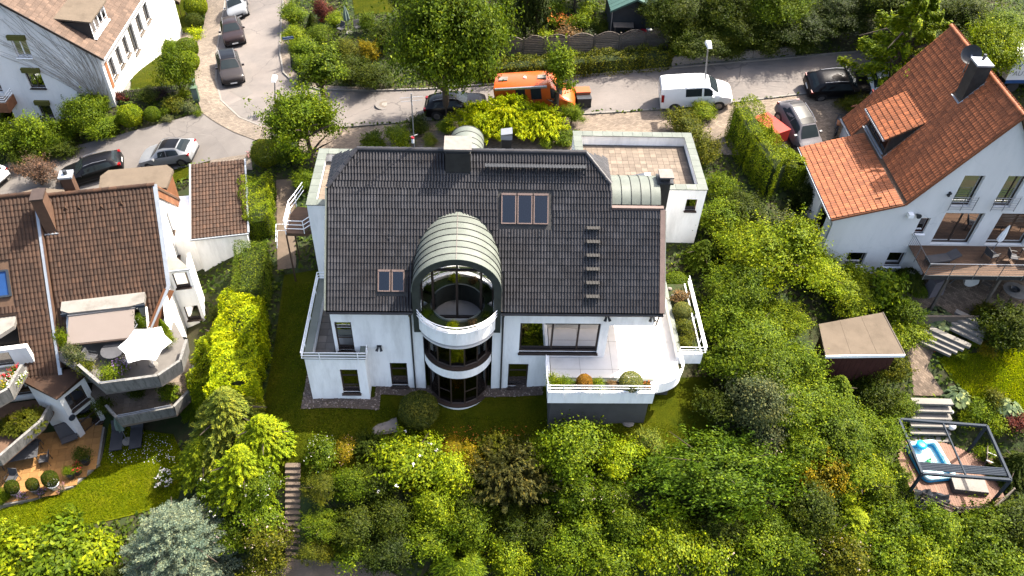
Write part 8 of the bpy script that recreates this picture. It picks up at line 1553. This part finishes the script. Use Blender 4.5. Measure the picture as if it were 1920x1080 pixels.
for x, y, f, l in ((44, 932, 'flower_violet', 'violet flowers beside the left potted cone'), (82, 926, 'flower_violet', 'violet flowers beside the middle potted cone'), (118, 918, 'flower_pink', 'pink flowers beside the largest potted cone')): q = Wz(x, y, -5.085); plant('flower_clump', l, 'flowers', 'flowers', 'grey', at=tuple(q), R=.22, Hh=.35, flower=f)
q = G(722, 800); st_ = thing('stone_slab', 'grey flat stone lying on the lawn left of the rose bush', 'stone', q, .2); MB().hexa([(-.75, -.45, 0), (.7, -.5, 0), (.75, .45, 0), (-.7, .4, 0), (-.68, -.4, .13), (.62, -.42, .15), (.66, .38, .14), (-.6, .34, .12)]).build('slab', 'stone_cap', st_)
for i, (x, y) in enumerate(((1200, 770), (1190, 782), (1178, 795))):
    q = G(x, y); tag(MB().lathe([(.3, 0), (.34, .08), (.25, .14)], n=8, sy=.7).build('edge_stone', 'stone_cap', None, 60), ['upper', 'middle', 'lower'][i]+' pale edging stone at the right foot of the terrace wall', 'stone', 'edging stones').location = (q[0], q[1], q[2]-.02)
# ground cover between everything else
def cover():
    rng = np.random.default_rng(77); n = 190000; X = rng.uniform(-46, 44, n); Y = rng.uniform(-17, 62, n); Zt = T(X, Y); dx = X-CAM[0]; dy = Y-CAM[1]; dz = Zt-CAM[2]; c = np.stack([dx, dy, dz], 1); w_ = c@CF; u = 960+FPX*(c@CR)/w_; v = 540-FPX*(c@CU)/w_; ok = (u > -60) & (u < 1980) & (v > -60) & (v < 1140)
    for p in BARE: ok &= ~inpoly(X, Y, p)
    for bx_ in ((-9.0, 9.2, -2.6, 10.5), (9, 12.2, -.3, 5.3), (5.7, 13.3, 8.8, 14.8), (-9.7, -7, 7, 12.4), (20.9, 37, 8.5, 18.5), (19.4, 24.2, 1, 4.8), (-47, -28.6, 28.3, 46), (-9.9, -8.6, -9, -4.6)): ok &= ~((X > bx_[0]) & (X < bx_[1]) & (Y > bx_[2]) & (Y < bx_[3]))
    a = math.radians(11); lx = (X+18.91)*math.cos(a)+(Y-10.13)*math.sin(a); ly = -(X+18.91)*math.sin(a)+(Y-10.13)*math.cos(a); ok &= ~((lx > -14) & (lx < 4.2) & (ly > -10.5) & (ly < 8.5) & ~((lx > .8) & (ly < .2)))
    X, Y, Zt = X[ok], Y[ok], Zt[ok]; h = .12+.28*(.5+.5*np.sin(X*1.3)*np.cos(Y*1.1))*rng.uniform(.2, 1.2, len(X)); P = np.stack([X, Y, Zt+h], 1); x = leaves(P, np.tile((0, 0, 1.), (len(P), 1)), .26, .15, rng, .3, None, .55)
    o = link('ground_cover', leafmesh('ground_cover', [x]), 'leaf', None, 'stuff', (.042, .066, .006)); o['label'] = 'low green ground cover between the shrubs'
cover()
# daisies and clover specks on the shaded left lawn, orange hawkweed on the main lawn
def specks(name, poly, n, size, mat, label, px=True):
    p = gpoly(poly) if px else poly; A = np.array(p); rng = np.random.default_rng(n); c = rng.uniform(A.min(0), A.max(0), (n*3, 2)); c = c[inpoly(c[:, 0], c[:, 1], p)][:n]; P = np.stack([c[:, 0], c[:, 1], T(c[:, 0], c[:, 1])+.13], 1); o = link(name, leafmesh(name, [leaves(P, np.tile((0, 0, 1.), (len(P), 1)), size, size, rng, .1, None, .3)]), mat, None, 'stuff'); o['label'] = label
specks('daisies', [(210, 805), (320, 820), (330, 870), (200, 870)], 260, .05, 'flower_white', 'tiny white daisies in the shaded part of the left lawn'); specks('hawkweed', [(830, 800), (1000, 800), (960, 835), (830, 835)], 120, .06, 'flower_orange', 'tiny orange flowers in the lawn strip before the house')
def grass(name, poly, n, ln, col, label, px=True):
    p = gpoly(poly) if px else poly; A = np.array(p); rng = np.random.default_rng(n); c = rng.uniform(A.min(0), A.max(0), (int(n*2.2), 2)); c = c[inpoly(c[:, 0], c[:, 1], p)][:n]; P = np.stack([c[:, 0], c[:, 1], T(c[:, 0], c[:, 1])+.10], 1); o = link(name, leafmesh(name, [leaves(P, rng.normal(0, 1, (len(P), 3))*np.array((1, 1, .3)), ln, .03, rng, .1, np.tile((0, 0, 1.), (len(P), 1)), .2)]), 'grass_blade', None, 'stuff', col); o['label'] = label
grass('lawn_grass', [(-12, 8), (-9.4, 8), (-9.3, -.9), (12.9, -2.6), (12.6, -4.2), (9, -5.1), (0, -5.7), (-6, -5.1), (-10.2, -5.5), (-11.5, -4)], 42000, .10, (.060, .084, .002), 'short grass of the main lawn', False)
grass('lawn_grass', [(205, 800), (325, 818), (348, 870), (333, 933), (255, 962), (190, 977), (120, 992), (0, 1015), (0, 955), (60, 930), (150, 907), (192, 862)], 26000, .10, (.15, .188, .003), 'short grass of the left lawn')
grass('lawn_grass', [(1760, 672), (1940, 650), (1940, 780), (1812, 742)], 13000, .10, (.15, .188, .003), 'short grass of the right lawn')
